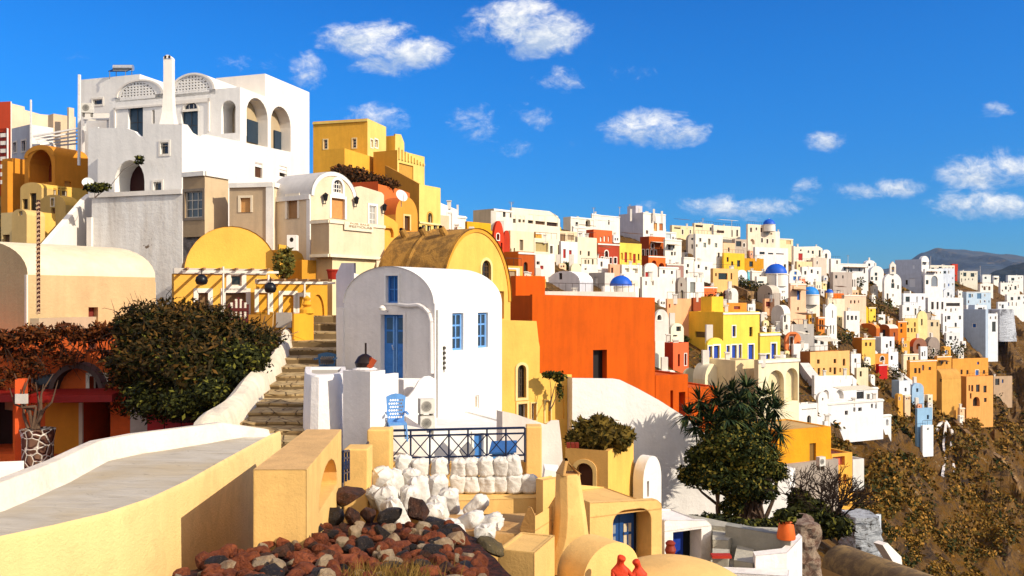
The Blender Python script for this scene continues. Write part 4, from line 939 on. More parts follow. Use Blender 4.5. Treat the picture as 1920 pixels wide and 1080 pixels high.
for i in range(14): x = rnd.uniform(205, 330); twigs(mb, P(x+12, 610, 28), [P(x-rnd.uniform(-10,30), rnd.uniform(545,580), 28)], .018, BARK, rnd, .2)
for i in range(46):
    c_, r_ = rnd.choice(bl[:7]); d_ = Vector((rnd.gauss(0,1), -abs(rnd.gauss(0,.6)), abs(rnd.gauss(0,.8)))).normalized(); p_ = c_+Vector((d_.x*r_[0], d_.y*r_[1], d_.z*r_[2])); mb.tube([p_, p_+d_*.25+Vector((0,0,.1)), p_+d_*.5+Vector((rnd.gauss(0,.1),0,.06)), p_+d_*.85+Vector((rnd.gauss(0,.2),0,-.12))], [.012,.01,.008,.004], BARKD, 4)
t.part('stem', mb)
t = Thing('dry_brush', 'tangle of pale dry twigs beside the upper end of the stair wall', 'shrub', loc=P(500, 680, 33)); mb = MB()
for i in range(120): x = rnd.uniform(470, 535); y = rnd.uniform(622, 650+(535-x)*.5); c = P(x, y, 34+rnd.uniform(-1,1)); mb.bar(c, c+Vector((rnd.gauss(0,.4), rnd.gauss(0,.4), rnd.gauss(.1,.25))), .02, BARK if i % 3 else paint('C8A878', .9))
t.part('stem', mb); mb = MB(); leaf_cloud(mb, [(P(505,645,34.5),(.8,.6,.6)),(P(480,660,33.5),(.8,.6,.6)),(P(525,632,35),(.5,.5,.3))], 1800, .13, L_DARK, rnd, 2, .1); t.part('foliage', mb)

# ================================================================ upper yellow houses right of the villa
YU = plaster('F8B840', bs=6, bd=.01); YU2 = plaster('FCD878', bs=6, bd=.01)  # bright copy for sunlit faces; darker yellows carry the left-face shade
h = House('upper_yellow_house', 'yellow flat roofed house with two small windows on the skyline', 'house', loc=P(689, 290, 88))
Bx = block(h, 587, 689, 724, 222, 300, 88, b=16, col=YU, colr=YU2); h.win(Bx.L, 607, 262, 614, 279, 'W', nx=0, sur='FFE8B0'); h.win(Bx.L, 661, 260, 668, 277, 'W', nx=0, sur='FFE8B0'); h.win(Bx.R, 695, 262, 699, 276, 'W', nx=0); h.win(Bx.R, 703, 262, 708, 276, 'W', nx=0)
h.mb('cornice').fbox(Bx.L, 0, Bx.lL, Bx.zt-.3, Bx.zt-.1, 0, .12, YU2); h.finish()
h = House('small_yellow_house', 'small yellow house with peaked parapet right of the flat roofed yellow house', 'house', loc=P(740, 285, 93)); Bx = block(h, 718, 741, 758, 254, 300, 93, b=20, col=YU, colr=YU2, topR=[(741,251),(752,252),(758,268)]); h.finish()
h = House('yellow_terrace', 'yellow terrace with balustrade stepping below the skyline house', 'terrace', loc=P(700, 320, 84))
Bx = block(h, 610, 646, 724, 278, 330, 83, b=20, col=YU, colr=YU, below=4); Bx = block(h, 700, 745, 796, 281, 400, 86, b=26, col=plaster('D89C34'), colr=YU2, topR=[(745,281),(796,294)], below=3)
h.win(Bx.R, 748, 308, 775, 345, 'g', pane='D8A040'); h.win(Bx.L, 674-0, 309, 717, 330, 'w') if False else None
for i in range(9): a = Bx.lR*(i+.5)/9; h.mb('baluster').fbox(Bx.R, a-.12, a+.12, Bx.zt-.9+(0 if i else 0), Bx.zt+.25-.12*i, .0, .15, YU2)
h.finish()
h = House('yellow_tower_house', 'tall yellow house with arched window standing at the end of the upper row', 'house', loc=P(786, 430, 72))
Bx = block(h, 722, 786, 826, 345, 440, 72, b=30, col=plaster('C88A34', bs=6), colr=YU2, topL=[(722,310),(745,322),(786,345)], below=6)
h.win(Bx.R, 802, 399, 810, 420, 'a', sur='E8B050')
for x in (791,801,813): h.win(Bx.R, x, 422, x+7, 434, 'w')
h.mb('string_course').fbox(Bx.R, 0, Bx.lR, Bx.R.hit(800,418)[1]-.1, Bx.R.hit(800,418)[1]+.05, 0, .08, plaster('FFE8A8')); h.finish()
h = House('rust_garden_wall', 'rust orange wall under the dark shrubs beside the beige gable', 'wall', loc=P(700, 360, 62)); block(h, 660, 709, 768, 340, 400, 62, b=18, col=plaster('B04A20'), colr=plaster('F07A38'), topR=[(709,345),(750,355),(768,362)]); h.finish()
h = House('orange_vault_house', 'small orange vaulted house with round gable and narrow door', 'house', loc=P(748, 435, 58))
Bx = barrel(h, 'R', 712, 742, 783, 402, 369, 450, 58, b=36, col=plaster('F2A440'), roofcol=plaster('D86A28'), below=3); h.win(Bx.R, 758, 405, 768, 432, 'n', sur='FFD890'); h.finish()
h = House('yellow_arch_annex', 'low yellow annex with little arch between beige house and orange vault', 'house', loc=P(722, 440, 54)); Bx = block(h, 712, 716, 746, 400, 450, 54, b=42, col=plaster('F8B84A'), topR=[(716,400),(738,412),(746,420)]); h.win(Bx.R, 720, 425, 738, 445, 'A', pane='C8A888'); h.finish()
dish(752, 368, 57, .42, 'white satellite dish above the orange vaulted house', 40)
bush('dark_hedge', 'dark spiky shrubs along the terrace above the rust orange wall', 'shrub', [(P(650,325,66),(1.2,.8,.55)),(P(672,330,65),(1.2,.8,.6)),(P(700,338,64),(1.2,.8,.45)),(P(728,345,64),(.9,.7,.35)),(P(636,318,67),(.7,.6,.4))], 2600, .17, leafmat('hedge', '2A2014', '5A3A20', '7A4A24', 2.), 6)
bush('potted_shrubs', 'low shrubs and pots on the wall left of the villa arch', 'shrub', [(P(178,352,51.5),(.7,.3,.28)),(P(195,350,51.5),(.4,.3,.25)),(P(262,300,52),(.3,.2,.3))], 700, .13, L_DARK, 7)
# ================================================================ ochre ribbed vault behind the white house
h = House('ochre_vault_house', 'ochre brown barrel vaulted house with tall yellow gable and arched window', 'house', loc=P(828, 600, 41))
OV = worn('BE8C42', '8E6834', .5, 1.2, .05); YG = plaster('FFC860', bs=8, bd=.01)  # worn vault, browner than the gable: its half-shade is in the colour
Bx = barrel(h, 'R', 700, 826, 957, 566, 428, 790, 41, b=34, col=YG, roofcol=OV, n=26, below=2, over=.12, rim=.2, rimcol='F0A83C')
h.win(Bx.R, 903, 488, 920, 532, 'W', arch=1, nx=2, ny=3, frame='5A4028', pane='3A3028', sur='FFE098', depth=.15)
h.win(Bx.R, 932, 546, 945, 598, 'n', pane='B88A4C', sur=None)
for tpos in (.25, .55, .85):       # ribs and vents along the vault
    e = Vector((Bx.u.x, Bx.u.y, 0))*(Bx.lL*tpos); ar = Bx.ar
    if tpos == .55:
        k = .35; pts = [Bx.R.pt(a, z)+e+Vector((0,0,.0)) for a, z in ar[8:]]
        for p0, p1 in zip(pts, pts[1:]): h.mb('rib').bar(p0, p1, .10, OV, 6)
    a, z = ar[16]; p = Bx.R.pt(a, z)+e*1.0; q_ = MB(); q_.bar(p+Vector((-.1,-.1,-.15)), p+Vector((-.3,-.25,.22)), .2, OV, 8, .16); q_.poly([p+Vector((-.32,-.27,.24))+Vector((.1*math.cos(k_), -.06*math.sin(k_), .1*math.sin(k_))) for k_ in [i*math.pi/5 for i in range(10)]], paint('1E1410', .9)); h.part('vent', q_)
h.finish()
h = House('ochre_stub_wall', 'short ochre wall with a hole at the back of the brown vault', 'wall', loc=P(680, 520, 44)); Bx = block(h, 668, 670, 702, 468, 530, 46, b=40, col=OV); h.win(Bx.R, 684, 478, 691, 484, 'w'); h.finish()
h = House('shade_toned_wall', 'shaded blue grey wall beside the top of the stairs', 'wall', loc=P(650, 560, 38)); Bx = block(h, 630, 664, 700, 493, 640, 37, b=34, col='D8D8E4', colr='FFF6E8', topL=[(664,493),(640,493),(630,515)], topR=[(664,512),(690,520),(700,520)], below=3); h.finish()  # left face a blue-grey copy of the white, shade as colour
# ================================================================ white vaulted house
WH = plaster('FFFAF2', bs=5, bd=.012, var=.07, stain=.12); WG = plaster('FAF2EC', bs=5, bd=.02, var=.08, stain=.12)
BLU = paint('3E7CC8', .45, .9); BLU2 = paint('78ACE8', .5)
h = House('white_vault_house', 'white barrel vaulted house with tall blue double door and two blue windows', 'house', loc=P(815, 800, 28))
Bh = barrel(h, 'L', 645, 815, 941, 569, 499, 815, 28, b=33, col=WG, roofcol=WH, n=30, below=1.2, over=.05)
h.walls = [(F_, o_, (WH if F_ is Bh.R else m_), p_) for F_, o_, m_, p_ in h.walls]
h.win(Bh.L, 724, 517, 747, 568, 'W', pane='2A5AA0', frame=BLU, nx=1, ny=1, sur='FFFAF4', depth=.16, swid=.07)
for x0, x1, y0, y1 in ((848,869,587,657),(896,915,586,652)):
    h.win(Bh.R, x0, y0, x1, y1, 'W', pane='3A4A58', frame=BLU2, nx=1, ny=2, sur=None, depth=.14, fw=.07)
h.win(Bh.R, 891, 741, 898, 766, 'W', pane='C8B49C', frame='FFF6E8', nx=0, ny=0, depth=.1, sur=None)
# door: two leaves with panels
F = Bh.L; a0 = F.hit(757, 0)[0]; a1 = F.hit(715, 0)[0]; z1 = F.hit(736, 590)[1]; z0 = F.hit(736, 713)[1]
h.holes.append((F, rect(a0, z0, a1, z1), .22))
for k, (p0, p1) in enumerate(((a0, (a0+a1)/2-.01), ((a0+a1)/2+.01, a1))):
    mb = MB(); mb.fbox(F, p0, p1, z0, z1, -.22, -.16, BLU); wv = p1-p0
    for (u0, u1, v0, v1) in ((.2,.8,.04,.2),(.2,.8,.24,.42),(.2,.8,.46,.52)): mb.fbox(F, p0+wv*u0, p0+wv*u1, z0+(z1-z0)*v0, z0+(z1-z0)*v1, -.16, -.14, BLU)
    d = h.part('door', mb); mb = MB()
    for v0, v1 in ((.56,.74),(.77,.95)): mb.fbox(F, p0+wv*.22, p0+wv*.78, z0+(z1-z0)*v0, z0+(z1-z0)*v1, -.16, -.152, glass('4A6A8C'))
    h.part('pane', mb, d); mb = MB(); e = p1-.05 if k == 0 else p0+.05; mb.fbox(F, e-.03, e+.03, z0+.05, z1-.05, -.16, -.125, BLU2); h.part('rail', mb, d)
    if k: mb = MB(); mb.bar(F.pt(e, z0+1.0, -.12), F.pt(e, z0+1.15, -.05), .025, paint('C8D8F0', .3), 6); h.part('handle', mb, d)
h.mb('door_surround').band(F, rect(a0, z0, a1, z1), [(a0-.1,z0),(a1+.1,z0),(a1+.1,z1+.1),(a0-.1,z1+.1)], .002, .04, WG)
# moulding running over the door and down the corner
pts = [F.pt(*F.hit(x, y), .05) for x, y in ((750,571),(768,573),(787,572),(797,577),(806,588),(810,604),(811,700))]; h.mb('drip_moulding').tube(pts, .075, WG, 8)
h.mb('corner_pipe').tube([Bh.R.pt(.12, Bh.zs-.2, .05), Bh.R.pt(.12, Bh.zb, .05)], .05, WH, 6)
h.mb('left_pier').fbox(F, Bh.lL-.02, Bh.lL+.28, Bh.zb, Bh.zs-.15, -.6, .08, WG)
h.finish(smooth=False)
a, z = F.hit(728, 583); mb = MB(); mb.bar(F.pt(a, z, 0), F.pt(a, z+.1, .25), .03, WG); t = Thing('door_lamp', 'small white lamp above the tall blue door', 'wall lamp', loc=F.pt(a, z)); t.part('bracket', mb); mb = MB(); mb.lathe(F.pt(a, z, .3), [(0,0),(.1,.02),(.12,.1),(.05,.18),(0,.19)], paint('F8F0E4', .4), 10); t.part('lamp_shade', mb, smooth=True)
a, z = Bh.R.hit(832, 672); t = Thing('electric_conduit', 'dark vertical cables and little boxes near the corner of the white vaulted house', 'cable', loc=Bh.R.pt(a, z))
mb = MB(); mb.bar(Bh.R.pt(a, z-.45, .02), Bh.R.pt(a, z+.4, .02), .015, paint('5A544C', .6)); t.part('cable', mb)
for i in range(5): mb = MB(); mb.fbox(Bh.R, a-.05, a+.05, z-.35+i*.16, z-.26+i*.16, 0, .05, paint('4A443C', .6)); t.part('box', mb)
# courtyard walls
h = House('courtyard_pier', 'thick white courtyard pier with grey shaded side below the blue door', 'wall', loc=P(694, 820, 21))
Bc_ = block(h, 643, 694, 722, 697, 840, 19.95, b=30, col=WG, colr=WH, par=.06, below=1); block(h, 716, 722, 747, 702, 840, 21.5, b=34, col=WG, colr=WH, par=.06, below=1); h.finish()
mb = MB(); foot = [(572,23.2),(571,22.2),(571.5,21.3),(575,20.8),(584,20.55),(598,20.5),(615,20.6),(632,20.8),(643,21.2),(648,22),(648,23.2)]; zt_ = CZ-1.79
F0 = [P(x, HOR, y) for x, y in foot]; cx = sum((p.x for p in F0))/len(F0); cy = 22.1
ringp = lambda s_, z: [Vector((cx+(p.x-cx)*s_, cy+(p.y-cy)*s_, zt_+z)) for p in F0]
mb.grid([ringp(1.16,-3), ringp(1.08,-1.5), ringp(1.02,-.3), ringp(1.0,-.04), ringp(.97,0), ringp(.74,0), ringp(.70,-.06)], WG, True); mb.poly(ringp(.70,-.06), plaster('C8BCA8')); single('round_planter_wall', mb, 'rounded grey white wall end beside the stone stairs', 'wall', loc=F0[0], smooth=True)
h = House('white_low_wall', 'white wall with wavy shoulder in front of the vaulted house corner', 'wall', loc=P(757, 800, 26))
Bw = block(h, 735, 757, 818, 712, 830, 25.6, b=50, col=WG, colr=WH, topR=[(757,746),(766,744),(776,732),(786,714),(796,706),(806,705),(818,712)], par=.8, below=1); h.finish()
h = House('white_front_wall', 'low bright white wall sloping down behind the railing', 'wall', loc=P(700, 830, 24)); Bw = block(h, 690, 722, 800, 784, 850, 20.95, b=72, col=WG, colr=WH, topR=[(722,784),(735,786),(760,797),(800,806)], par=.2, below=1); h.finish()
h = House('lower_white_room', 'low white room seen through the navy railing', 'house', loc=P(800, 860, 24)); Bw = block(h, 700, 800, 990, 812, 880, 24.6, b=62, col=WH, colr=WH, par=.04, below=1)
h.win(Bw.R, 888, 812, 906, 878, 'b', pane='4A88D0', sur='FFFAF0'); h.finish()
ac_unit(788, 748, 816, 776, 24.6, 20, 'upper of two white air conditioners stacked beside the white house', wd=.3, group='stacked air conditioners'); ac_unit(788, 780, 816, 807, 24.6, 20, 'lower of two white air conditioners stacked behind the railing', wd=.3, group='stacked air conditioners')
# blue plastic chair (lattice back)
def chair_back(name, label, cx, cy, Y, wd, ht, az, m, lean=.12):
    b = R_(az); o = P(cx, cy, Y); F = Face(o.to_2d(), (math.cos(b), math.sin(b)), (math.sin(b), -math.cos(b))); t = Thing(name, label, 'chair', loc=o)
    z0 = o.z; poly = [(-wd*.42,z0+.42),(wd*.42,z0+.42),(wd*.5,z0+ht*.95),(wd*.25,z0+ht),(0,z0+ht*1.02),(-wd*.25,z0+ht),(-wd*.5,z0+ht*.95)]
    holes = []
    for i in range(6):
        for j in range(6):
            a = -wd*.36+wd*.72*(i+.5)/6+(wd*.06 if j % 2 else 0)-wd*.03; z = z0+.48+(ht-.58)*(j+.5)/6; r = .024; holes.append([(a+r*math.cos(k), z+r*1.2*math.sin(k)) for k in [math.pi*2*q/6 for q in range(6)]])
    mb = MB(); mb.wall(F, poly, holes, m, .05, .02); mb.wall(F, poly, holes, m, .03, .0); t.part('backrest', mb)
    mb = MB(); mb.fbox(F, -wd*.45, wd*.45, z0+.38, z0+.43, .03, .46, m); t.part('seat', mb)
    for sx in (-1, 1):
        for o_ in (.06, .43): mb = MB(); mb.bar(F.pt(sx*wd*.42, z0+.4, o_), F.pt(sx*wd*.48, z0, o_+.02), .022, m, 6); t.part('leg', mb)
        mb = MB(); mb.fbox(F, sx*wd*.5-.025, sx*wd*.5+.025, z0+.62, z0+.66, .05, .45, m); t.part('armrest', mb)
chair_back('plastic_chair', 'light blue plastic chair with lattice back beside the white pier', 742, 823, 20.75, .46, 1.06, 14, paint('6CA4E4', .4))
chair_back('navy_chair', 'navy chair with slatted white top behind the round wall', 614, 716, 23.6, .5, .78, 0, paint('24405C', .5))
mb = MB(); c = P(684, 696, 20.5); t = Thing('oil_lamp_ornament', 'brown and black ornament with pointed top on the white pier', 'ornament', loc=c)
mb.lathe(c, [(.26,0),(.3,.05),(.2,.1),(0,.1)], WG, 14); t.part('dish', mb); mb = MB(); mb.lathe(c+Vector((0,0,.08)), [(.2,0),(.24,.12),(.16,.26),(.06,.32),(0,.33)], paint('241814', .4), 14); t.part('pot', mb, smooth=True); mb = MB(); mb.bar(c+Vector((.1,-.12,.1)), c+Vector((.22,-.1,.3)), .09, paint('B04A20', .6), 6); t.part('shard', mb); mb = MB(); mb.bar(c+Vector((.02,0,.36)), c+Vector((.02,0,.66)), .025, paint('2A1A14', .6), 5); t.part('spike', mb)
a, z = Bh.R.hit(900, 800); mb = MB(); mb.fbox(Bh.R, a-.06, a+.06, z-.25, z+.25, .02, .08, WG); mb.fbox(Bh.R, a-.18, a+.18, z+.0, z+.1, .02, .081, WG); single('wall_cross', mb, 'small white relief cross low on the white house wall', 'ornament', loc=Bh.R.pt(a, z))
# covered blue item
mb = MB(); c = P(943, 866, 22.3); t = Thing('blue_covered_table', 'light blue chest with dark blue sloping cover behind the railing', 'chest', loc=c); mb.box(c+Vector((-.28,0,-.3)), c+Vector((.28,.5,.22)), paint('5AA4E8', .5)); t.part('body', mb); mb = MB(); mb.hexa([c+Vector(q) for q in ((-.36,-.05,.2),(.34,-.05,.24),(.36,.55,.42),(-.3,.55,.4),(-.36,-.05,.24),(.34,-.05,.28),(.36,.55,.46),(-.3,.55,.44))], paint('3A6AA8', .6)); t.part('cover', mb)
mb = MB(); F = fac(868, 22.6, 892, 22.9); mb.prism(F, [F.hit(*p) for p in ((863,845),(879,828),(891,846),(888,862),(872,862))], -.05, 0, paint('8A8684', .8)); single('leaning_board', mb, 'grey cut board leaning behind the middle of the railing', 'board')

# ================================================================ yellow building and orange wall
h = House('yellow_side_house', 'tall yellow wall with arched window right of the white vaulted house', 'house', loc=P(941, 790, 34))
Bx = block(h, 936, 937, 1012, 600, 800, 33.5, b=58, col=YG, par=.02, topR=[(937,600),(1006,602),(1010,640),(1012,650)], below=4, dl=3)
h.win(Bx.R, 970, 684, 986, 746, 'W', arch=1, nx=2, ny=4, frame='4A3A28', pane='4A4438', sur='FFE098', depth=.18, swid=.1)
h.win(Bx.R, 971, 757, 988, 800, 'w', sur='FFDC90', depth=.2); h.win(Bx.R, 996, 756, 1005, 788, 'w', sur='FFDC90', depth=.2)
Bx2 = block(h, 1010, 1012, 1072, 712, 830, 34.5, b=58, col=YG, topR=[(1012,700),(1038,700),(1038.5,712),(1058,712),(1058.5,702),(1072,702)], par=.3, below=4)
h.win(Bx2.R, 1022, 752, 1032, 790, 'w', sur='FFDC90', depth=.2); h.win(Bx2.R, 1040, 714, 1058, 786, 'o', pane='8A5A28', depth=.5)
h.finish()
bush('wall_plants', 'small green plants on the ledge of the yellow side house', 'plant', [(P(1030,703,34),(.3,.2,.16)),(P(1047,706,34),(.3,.2,.2)),(P(1050,735,34.3),(.12,.1,.4))], 500, .1, L_GREEN, 21)
h = House('pale_sloping_wall', 'pale pinkish white wall sloping down beside the right railing pillar', 'wall', loc=P(950, 880, 24))
Bx = block(h, 935, 942, 1056, 772, 905, 23.6, b=66, col=plaster('EFE0D2'), topR=[(942,771),(965,776),(1024,796),(1034,788),(1048,788),(1053,830),(1056,880)], par=1.2, below=1.5, dl=.4); h.finish()
ORG = plaster('EE6400', bs=4, bd=.006, var=.10, stain=.2, k=.68); ORD = plaster('C8501A', bs=4, bd=.01)
h = House('orange_house', 'large plain bright orange house with one small dark doorway', 'house', loc=P(1000, 760, 52))
Bo = block(h, 960, 998, 1228, 554, 800, 51, b=62, col=plaster('E06414', k=.66), colr=ORG, topR=[(998,552),(1228,558)], par=.1, below=3, dl=4)  # left face has its own duller orange, painted shade
h.win(Bo.R, 1112, 656, 1138, 712, 'o', pane='1A100C', depth=.5)
Bo2 = block(h, 957, 967, 1022, 517, 605, 53.4, b=58, col=plaster('E06414', k=.66), colr=ORG, par=.15, below=.2)
Bo4 = block(h, 1226, 1229, 1290, 704, 800, 56, b=66, col=ORG, par=.1, dl=5); Bo5 = block(h, 1288, 1291, 1346, 727, 810, 58, b=66, col=ORG, par=.1, dl=5)
h.win(Bo4.R, 1257, 732, 1262, 800, 'g', pane='B0480E', depth=.4); h.win(Bo4.R, 1273, 735, 1285, 800, 'g', pane='7A1E10', depth=.8)
h.finish()
h = House('white_angled_wall', 'broad white wall with slanting top below the orange house catching palm shadow', 'wall', loc=P(1180, 900, 35))
WP = plaster('FFF8F0', bs=4, bd=.02, var=.06, stain=.08)
Bx = block(h, 1070, 1073, 1480, 708, 995, 34.6, b=76, col=WP, topR=[(1073,709),(1150,710),(1162,712),(1195,728),(1235,750),(1290,785),(1322,812),(1380,850),(1480,880)], par=1.5, below=2, dl=1.); h.finish()
# planter building
h = House('yellow_planter_house', 'yellow block with arched brown door carrying a planter of shrubs', 'house', loc=P(1140, 940, 29))
Bx = block(h, 1060, 1140, 1188, 845, 960, 29, b=24, col=plaster('E8B060'), colr=YG, topR=[(1140,847),(1186,815),(1188,816)], par=.25, below=2, cap='5A4030')  # deeper orange on the left face is shade put into the colour
h.win(Bx.L, 1080, 868, 1112, 962, 'n', arch=1, pane=paint('5A3420', .7), sur='F8CC80', depth=.25); h.finish()
bush('planter_shrub', 'wide olive brown spiky shrub filling the yellow planter', 'shrub', [(P(1120,815,30.5),(.85,.8,.62)),(P(1150,822,30),(.7,.7,.45)),(P(1095,825,30.5),(.6,.6,.4)),(P(1125,795,30.8),(.35,.35,.35)),(P(1170,815,30.5),(.4,.4,.3))], 5200, .12, leafmat('planter', '4A3C14', '7C6424', '3A3814', 3.), 31, elong=2.8)
for i in range(3): mb = MB(); c = P(1066+i*8, 840, 28.9); mb.box(c+Vector((-.06,-.04,0)), c+Vector((.06,.2,.16)), plaster('8A2E1C', var=.2)); single('red_brick', mb, ('leftmost','middle','rightmost')[i]+' red brick on the edge of the yellow planter', 'brick', 'bricks on the planter edge')
h = House('small_white_arch', 'little white buttress with rounded top beside the yellow planter house', 'buttress', loc=P(1190, 935, 33)); Bx = barrel(h, 'R', 1187, 1206, 1240, 905, 855, 945, 31, b=40, col=WP, below=2); h.win(Bx.R, 1213, 902, 1217, 932, 'g'); block(h, 1187, 1190, 1208, 868, 945, 32, b=50, col=plaster('F0DCC4')); h.finish()
# ================================================================ foreground flat roof
ROOFC = None
def concrete():
    def B(t, p):
        n = t.noise(mapped(t, .7, 2.5, 1), 1.5, 5, .65, .6); n2 = t.noise(mapped(t,1,1,1), 22, 5, .7); n3 = t.noise(mapped(t,1,1,1), .5, 3)
        c = t.mix(t.mapr(n, .3, .7), lin('B8AC98', .8), lin('D2C8B6', .8)); c = t.mix(t.mapr(n3, .45, .6, 0, .6), c, lin('C2AC84', .8)); c = t.mix(t.mapr(t.noise(mapped(t,1,1,1), 2.2, 7, .75, 1.5), .60, .66, 0, .5), c, lin('8E846F', .7))
        t.link(c, p.inputs['Base Color']); p.inputs['Roughness'].default_value = .85; bump(t, p, t.math('ADD', n, t.math('MULTIPLY', n2, .25)), .03)
    return mat('roof_screed', B)
STU = plaster('FFD690', bs=26, bd=.008, var=.06, stain=.07, near=True)
STU2 = plaster('FFCC7A', bs=24, bd=.003, var=.09, stain=.12, near=True)
zR = CZ-2.72
edge = [(-420,1075),(-200,1050),(0,1010),(100,989),(200,965),(280,938),(350,905),(415,868),(475,835),(505,819),(524,811)]
E = [PZ(x, y, zR) for x, y in edge]
par_in = [(-420,1050),(-200,1005),(0,958),(60,932),(120,905),(165,880),(195,864),(260,850),(330,840),(420,826),(505,817.5)]
I_ = [PZ(x, y, zR) for x, y in par_in]
t = Thing('flat_rooftop', 'near flat grey roof with cream parapet and yellow stucco wall in the lower left corner', 'rooftop', loc=E[2]+Vector((0,0,-3)))
mb = MB(); mb.grid([E, [a.lerp(b, .33)+Vector((0,0,.015)) for a, b in zip(E, I_)], [a.lerp(b, .55)+Vector((0,0,.035)) for a, b in zip(E, I_)], [a.lerp(b, .8)+Vector((0,0,.02)) for a, b in zip(E, I_)], I_], concrete()); t.part('roof_slab', mb, smooth=True)
PAR = plaster('FBEBD4', bs=10, bd=.012, var=.07, stain=.12, near=True); mb = MB(); O_ = []
for i, p in enumerate(I_):
    q = I_[min(i+1, len(I_)-1)]-I_[max(i-1, 0)]; n = Vector((-q.y, q.x, 0)).normalized(); O_.append(n)
hp = .34; rows = [[p+Vector((0,0,.0))+n*-.10 for p, n in zip(I_, O_)], [p+n*-.02+Vector((0,0,.05)) for p, n in zip(I_, O_)], [p+n*.03+Vector((0,0,hp-.03)) for p, n in zip(I_, O_)], [p+n*.06+Vector((0,0,hp)) for p, n in zip(I_, O_)], [p+n*.26+Vector((0,0,hp-.01)) for p, n in zip(I_, O_)], [p+n*.29+Vector((0,0,hp-.05)) for p, n in zip(I_, O_)], [p+n*.3+Vector((0,0,-3)) for p, n in zip(I_, O_)]]
for r in rows:   # taper the parapet down at its far end
    r[-1].z = min(r[-1].z, zR+.12)
mb.grid(rows, PAR); t.part('parapet', mb, smooth=True)
mb = MB(); rows = [[p+Vector((0,0,.03)) for p in E], [p+Vector((.02,-.0,.012)) for p in E], [p+Vector((.035,-.01,-.04)) for p in E], [p+Vector((.05,-.02,-1.2)) for p in E], [p+Vector((.06,-.03,-4.5)) for p in E]]
mb.grid(rows, STU); e = E[-1]; mb.poly([e+Vector((0,0,.01)), I_[-1]+Vector((0,.3,.01)), I_[-1]+Vector((0,.3,-4)), e+Vector((0,0,-4))], STU); t.part('wall', mb, smooth=True)
# yellow garden wall with niche, running away from camera
h = House('yellow_garden_wall', 'thick flat topped yellow wall with small arched niche beside the near roof', 'wall', loc=P(525, 1020, 12))
zt_ = CZ-2.33; A = [P(475, 880, 12), P(575, 880, 12), P(640, 805, 15.7), P(575, 805, 15.7)]
A = [Vector((p.x, p.y, zt_)) for p in A]; zb_ = CZ-4.2
Fr = fac(575, 12, 640, 15.7); ln = (A[2]-A[1]).to_2d().length
h.wall(Fr, [(0,zb_),(ln,zb_),(ln,zt_),(0,zt_)], STU2)
h.win(Fr, 598, 866, 632, 935, 'g', arch=1, pane=STU2, depth=.35)
e = h.mb('wall'); e.poly([A[0],A[1],A[1]+Vector((0,0,zb_-zt_)),A[0]+Vector((0,0,zb_-zt_))], STU2); e.poly([A[3],A[0],A[0]+Vector((0,0,zb_-zt_)),A[3]+Vector((0,0,zb_-zt_))], STU2); e.poly([A[2],A[3],A[3]+Vector((0,0,zb_-zt_)),A[2]+Vector((0,0,zb_-zt_))], STU2)
e.poly([p for p in A], plaster('E8B878', bs=18, bd=.006, near=True)); h.finish()  # top toned darker than the sides, low-sun shading in the colour
def pillar(name, label, x0, x1, yt, yb, Y, dp, m=STU2, group=None, below=.6):
    a, b = P(x0, yt, Y), P(x1, yt, Y); zb = CZ+(HOR-yb)/FPX*Y-below; mb = MB(); mb.box((a.x,Y,zb),(b.x,Y+dp,a.z), m)
    o = mb.build(name, None, (a.x, Y, zb)); 
    bv = o.modifiers.new('soft_edge', 'BEVEL'); bv.width = .03; bv.segments = 2; return tag(o, label, 'pillar', group)
pillar('yellow_pillar', 'short yellow pillar between the two narrow navy side railings', 644, 690, 842, 935, 17.2, .6)
pillar('yellow_pillar', 'yellow pillar at the left end of the long navy railing', 688, 732, 806, 905, 19.3, .5)
pillar('yellow_pillar', 'tall yellow pillar at the right end of the long navy railing', 986, 1016, 800, 935, 20.6, .5)
NAVY = paint('1C2A4A', .4, .7)
def railing(name, label, p0, p1, ht, n, group=None, low=.16, mid=.13):
    """top rail, second rail, lower rail, posts and crossed bars between two base points"""
    t = Thing(name, label, 'railing', group, loc=p0); up = Vector((0,0,1))
    for z, r in ((ht, .028), (ht-mid, .022), (low, .022)): mb = MB(); mb.bar(p0+up*z, p1+up*z, r, NAVY, 6); t.part('rail', mb)
    for i in range(n+1):
        q = p0.lerp(p1, i/n); mb = MB(); mb.bar(q, q+up*ht, .024, NAVY, 6); t.part('post', mb)
        if i < n:
            q2 = p0.lerp(p1, (i+1)/n)
            for a, b in ((q+up*low, q2+up*(ht-mid)), (q2+up*low, q+up*(ht-mid))): mb = MB(); mb.bar(a, b, .014, NAVY, 5); t.part('cross_bar', mb)
    return t
railing('navy_railing', 'long navy iron railing with crossed bars between two yellow pillars', P(734, 872, 20.4), P(984, 866, 20.6), .80, 7)
railing('navy_side_railing', 'narrow navy railing climbing beside the pillar left of the sandbags', P(680, 905, 17.8), P(697, 868, 20.4), .62, 3, 'narrow navy side railings')
railing('navy_side_railing', 'narrow navy railing at the end of the niche wall', P(643, 905, 15.9), P(654, 900, 16.9), .56, 2, 'narrow navy side railings')
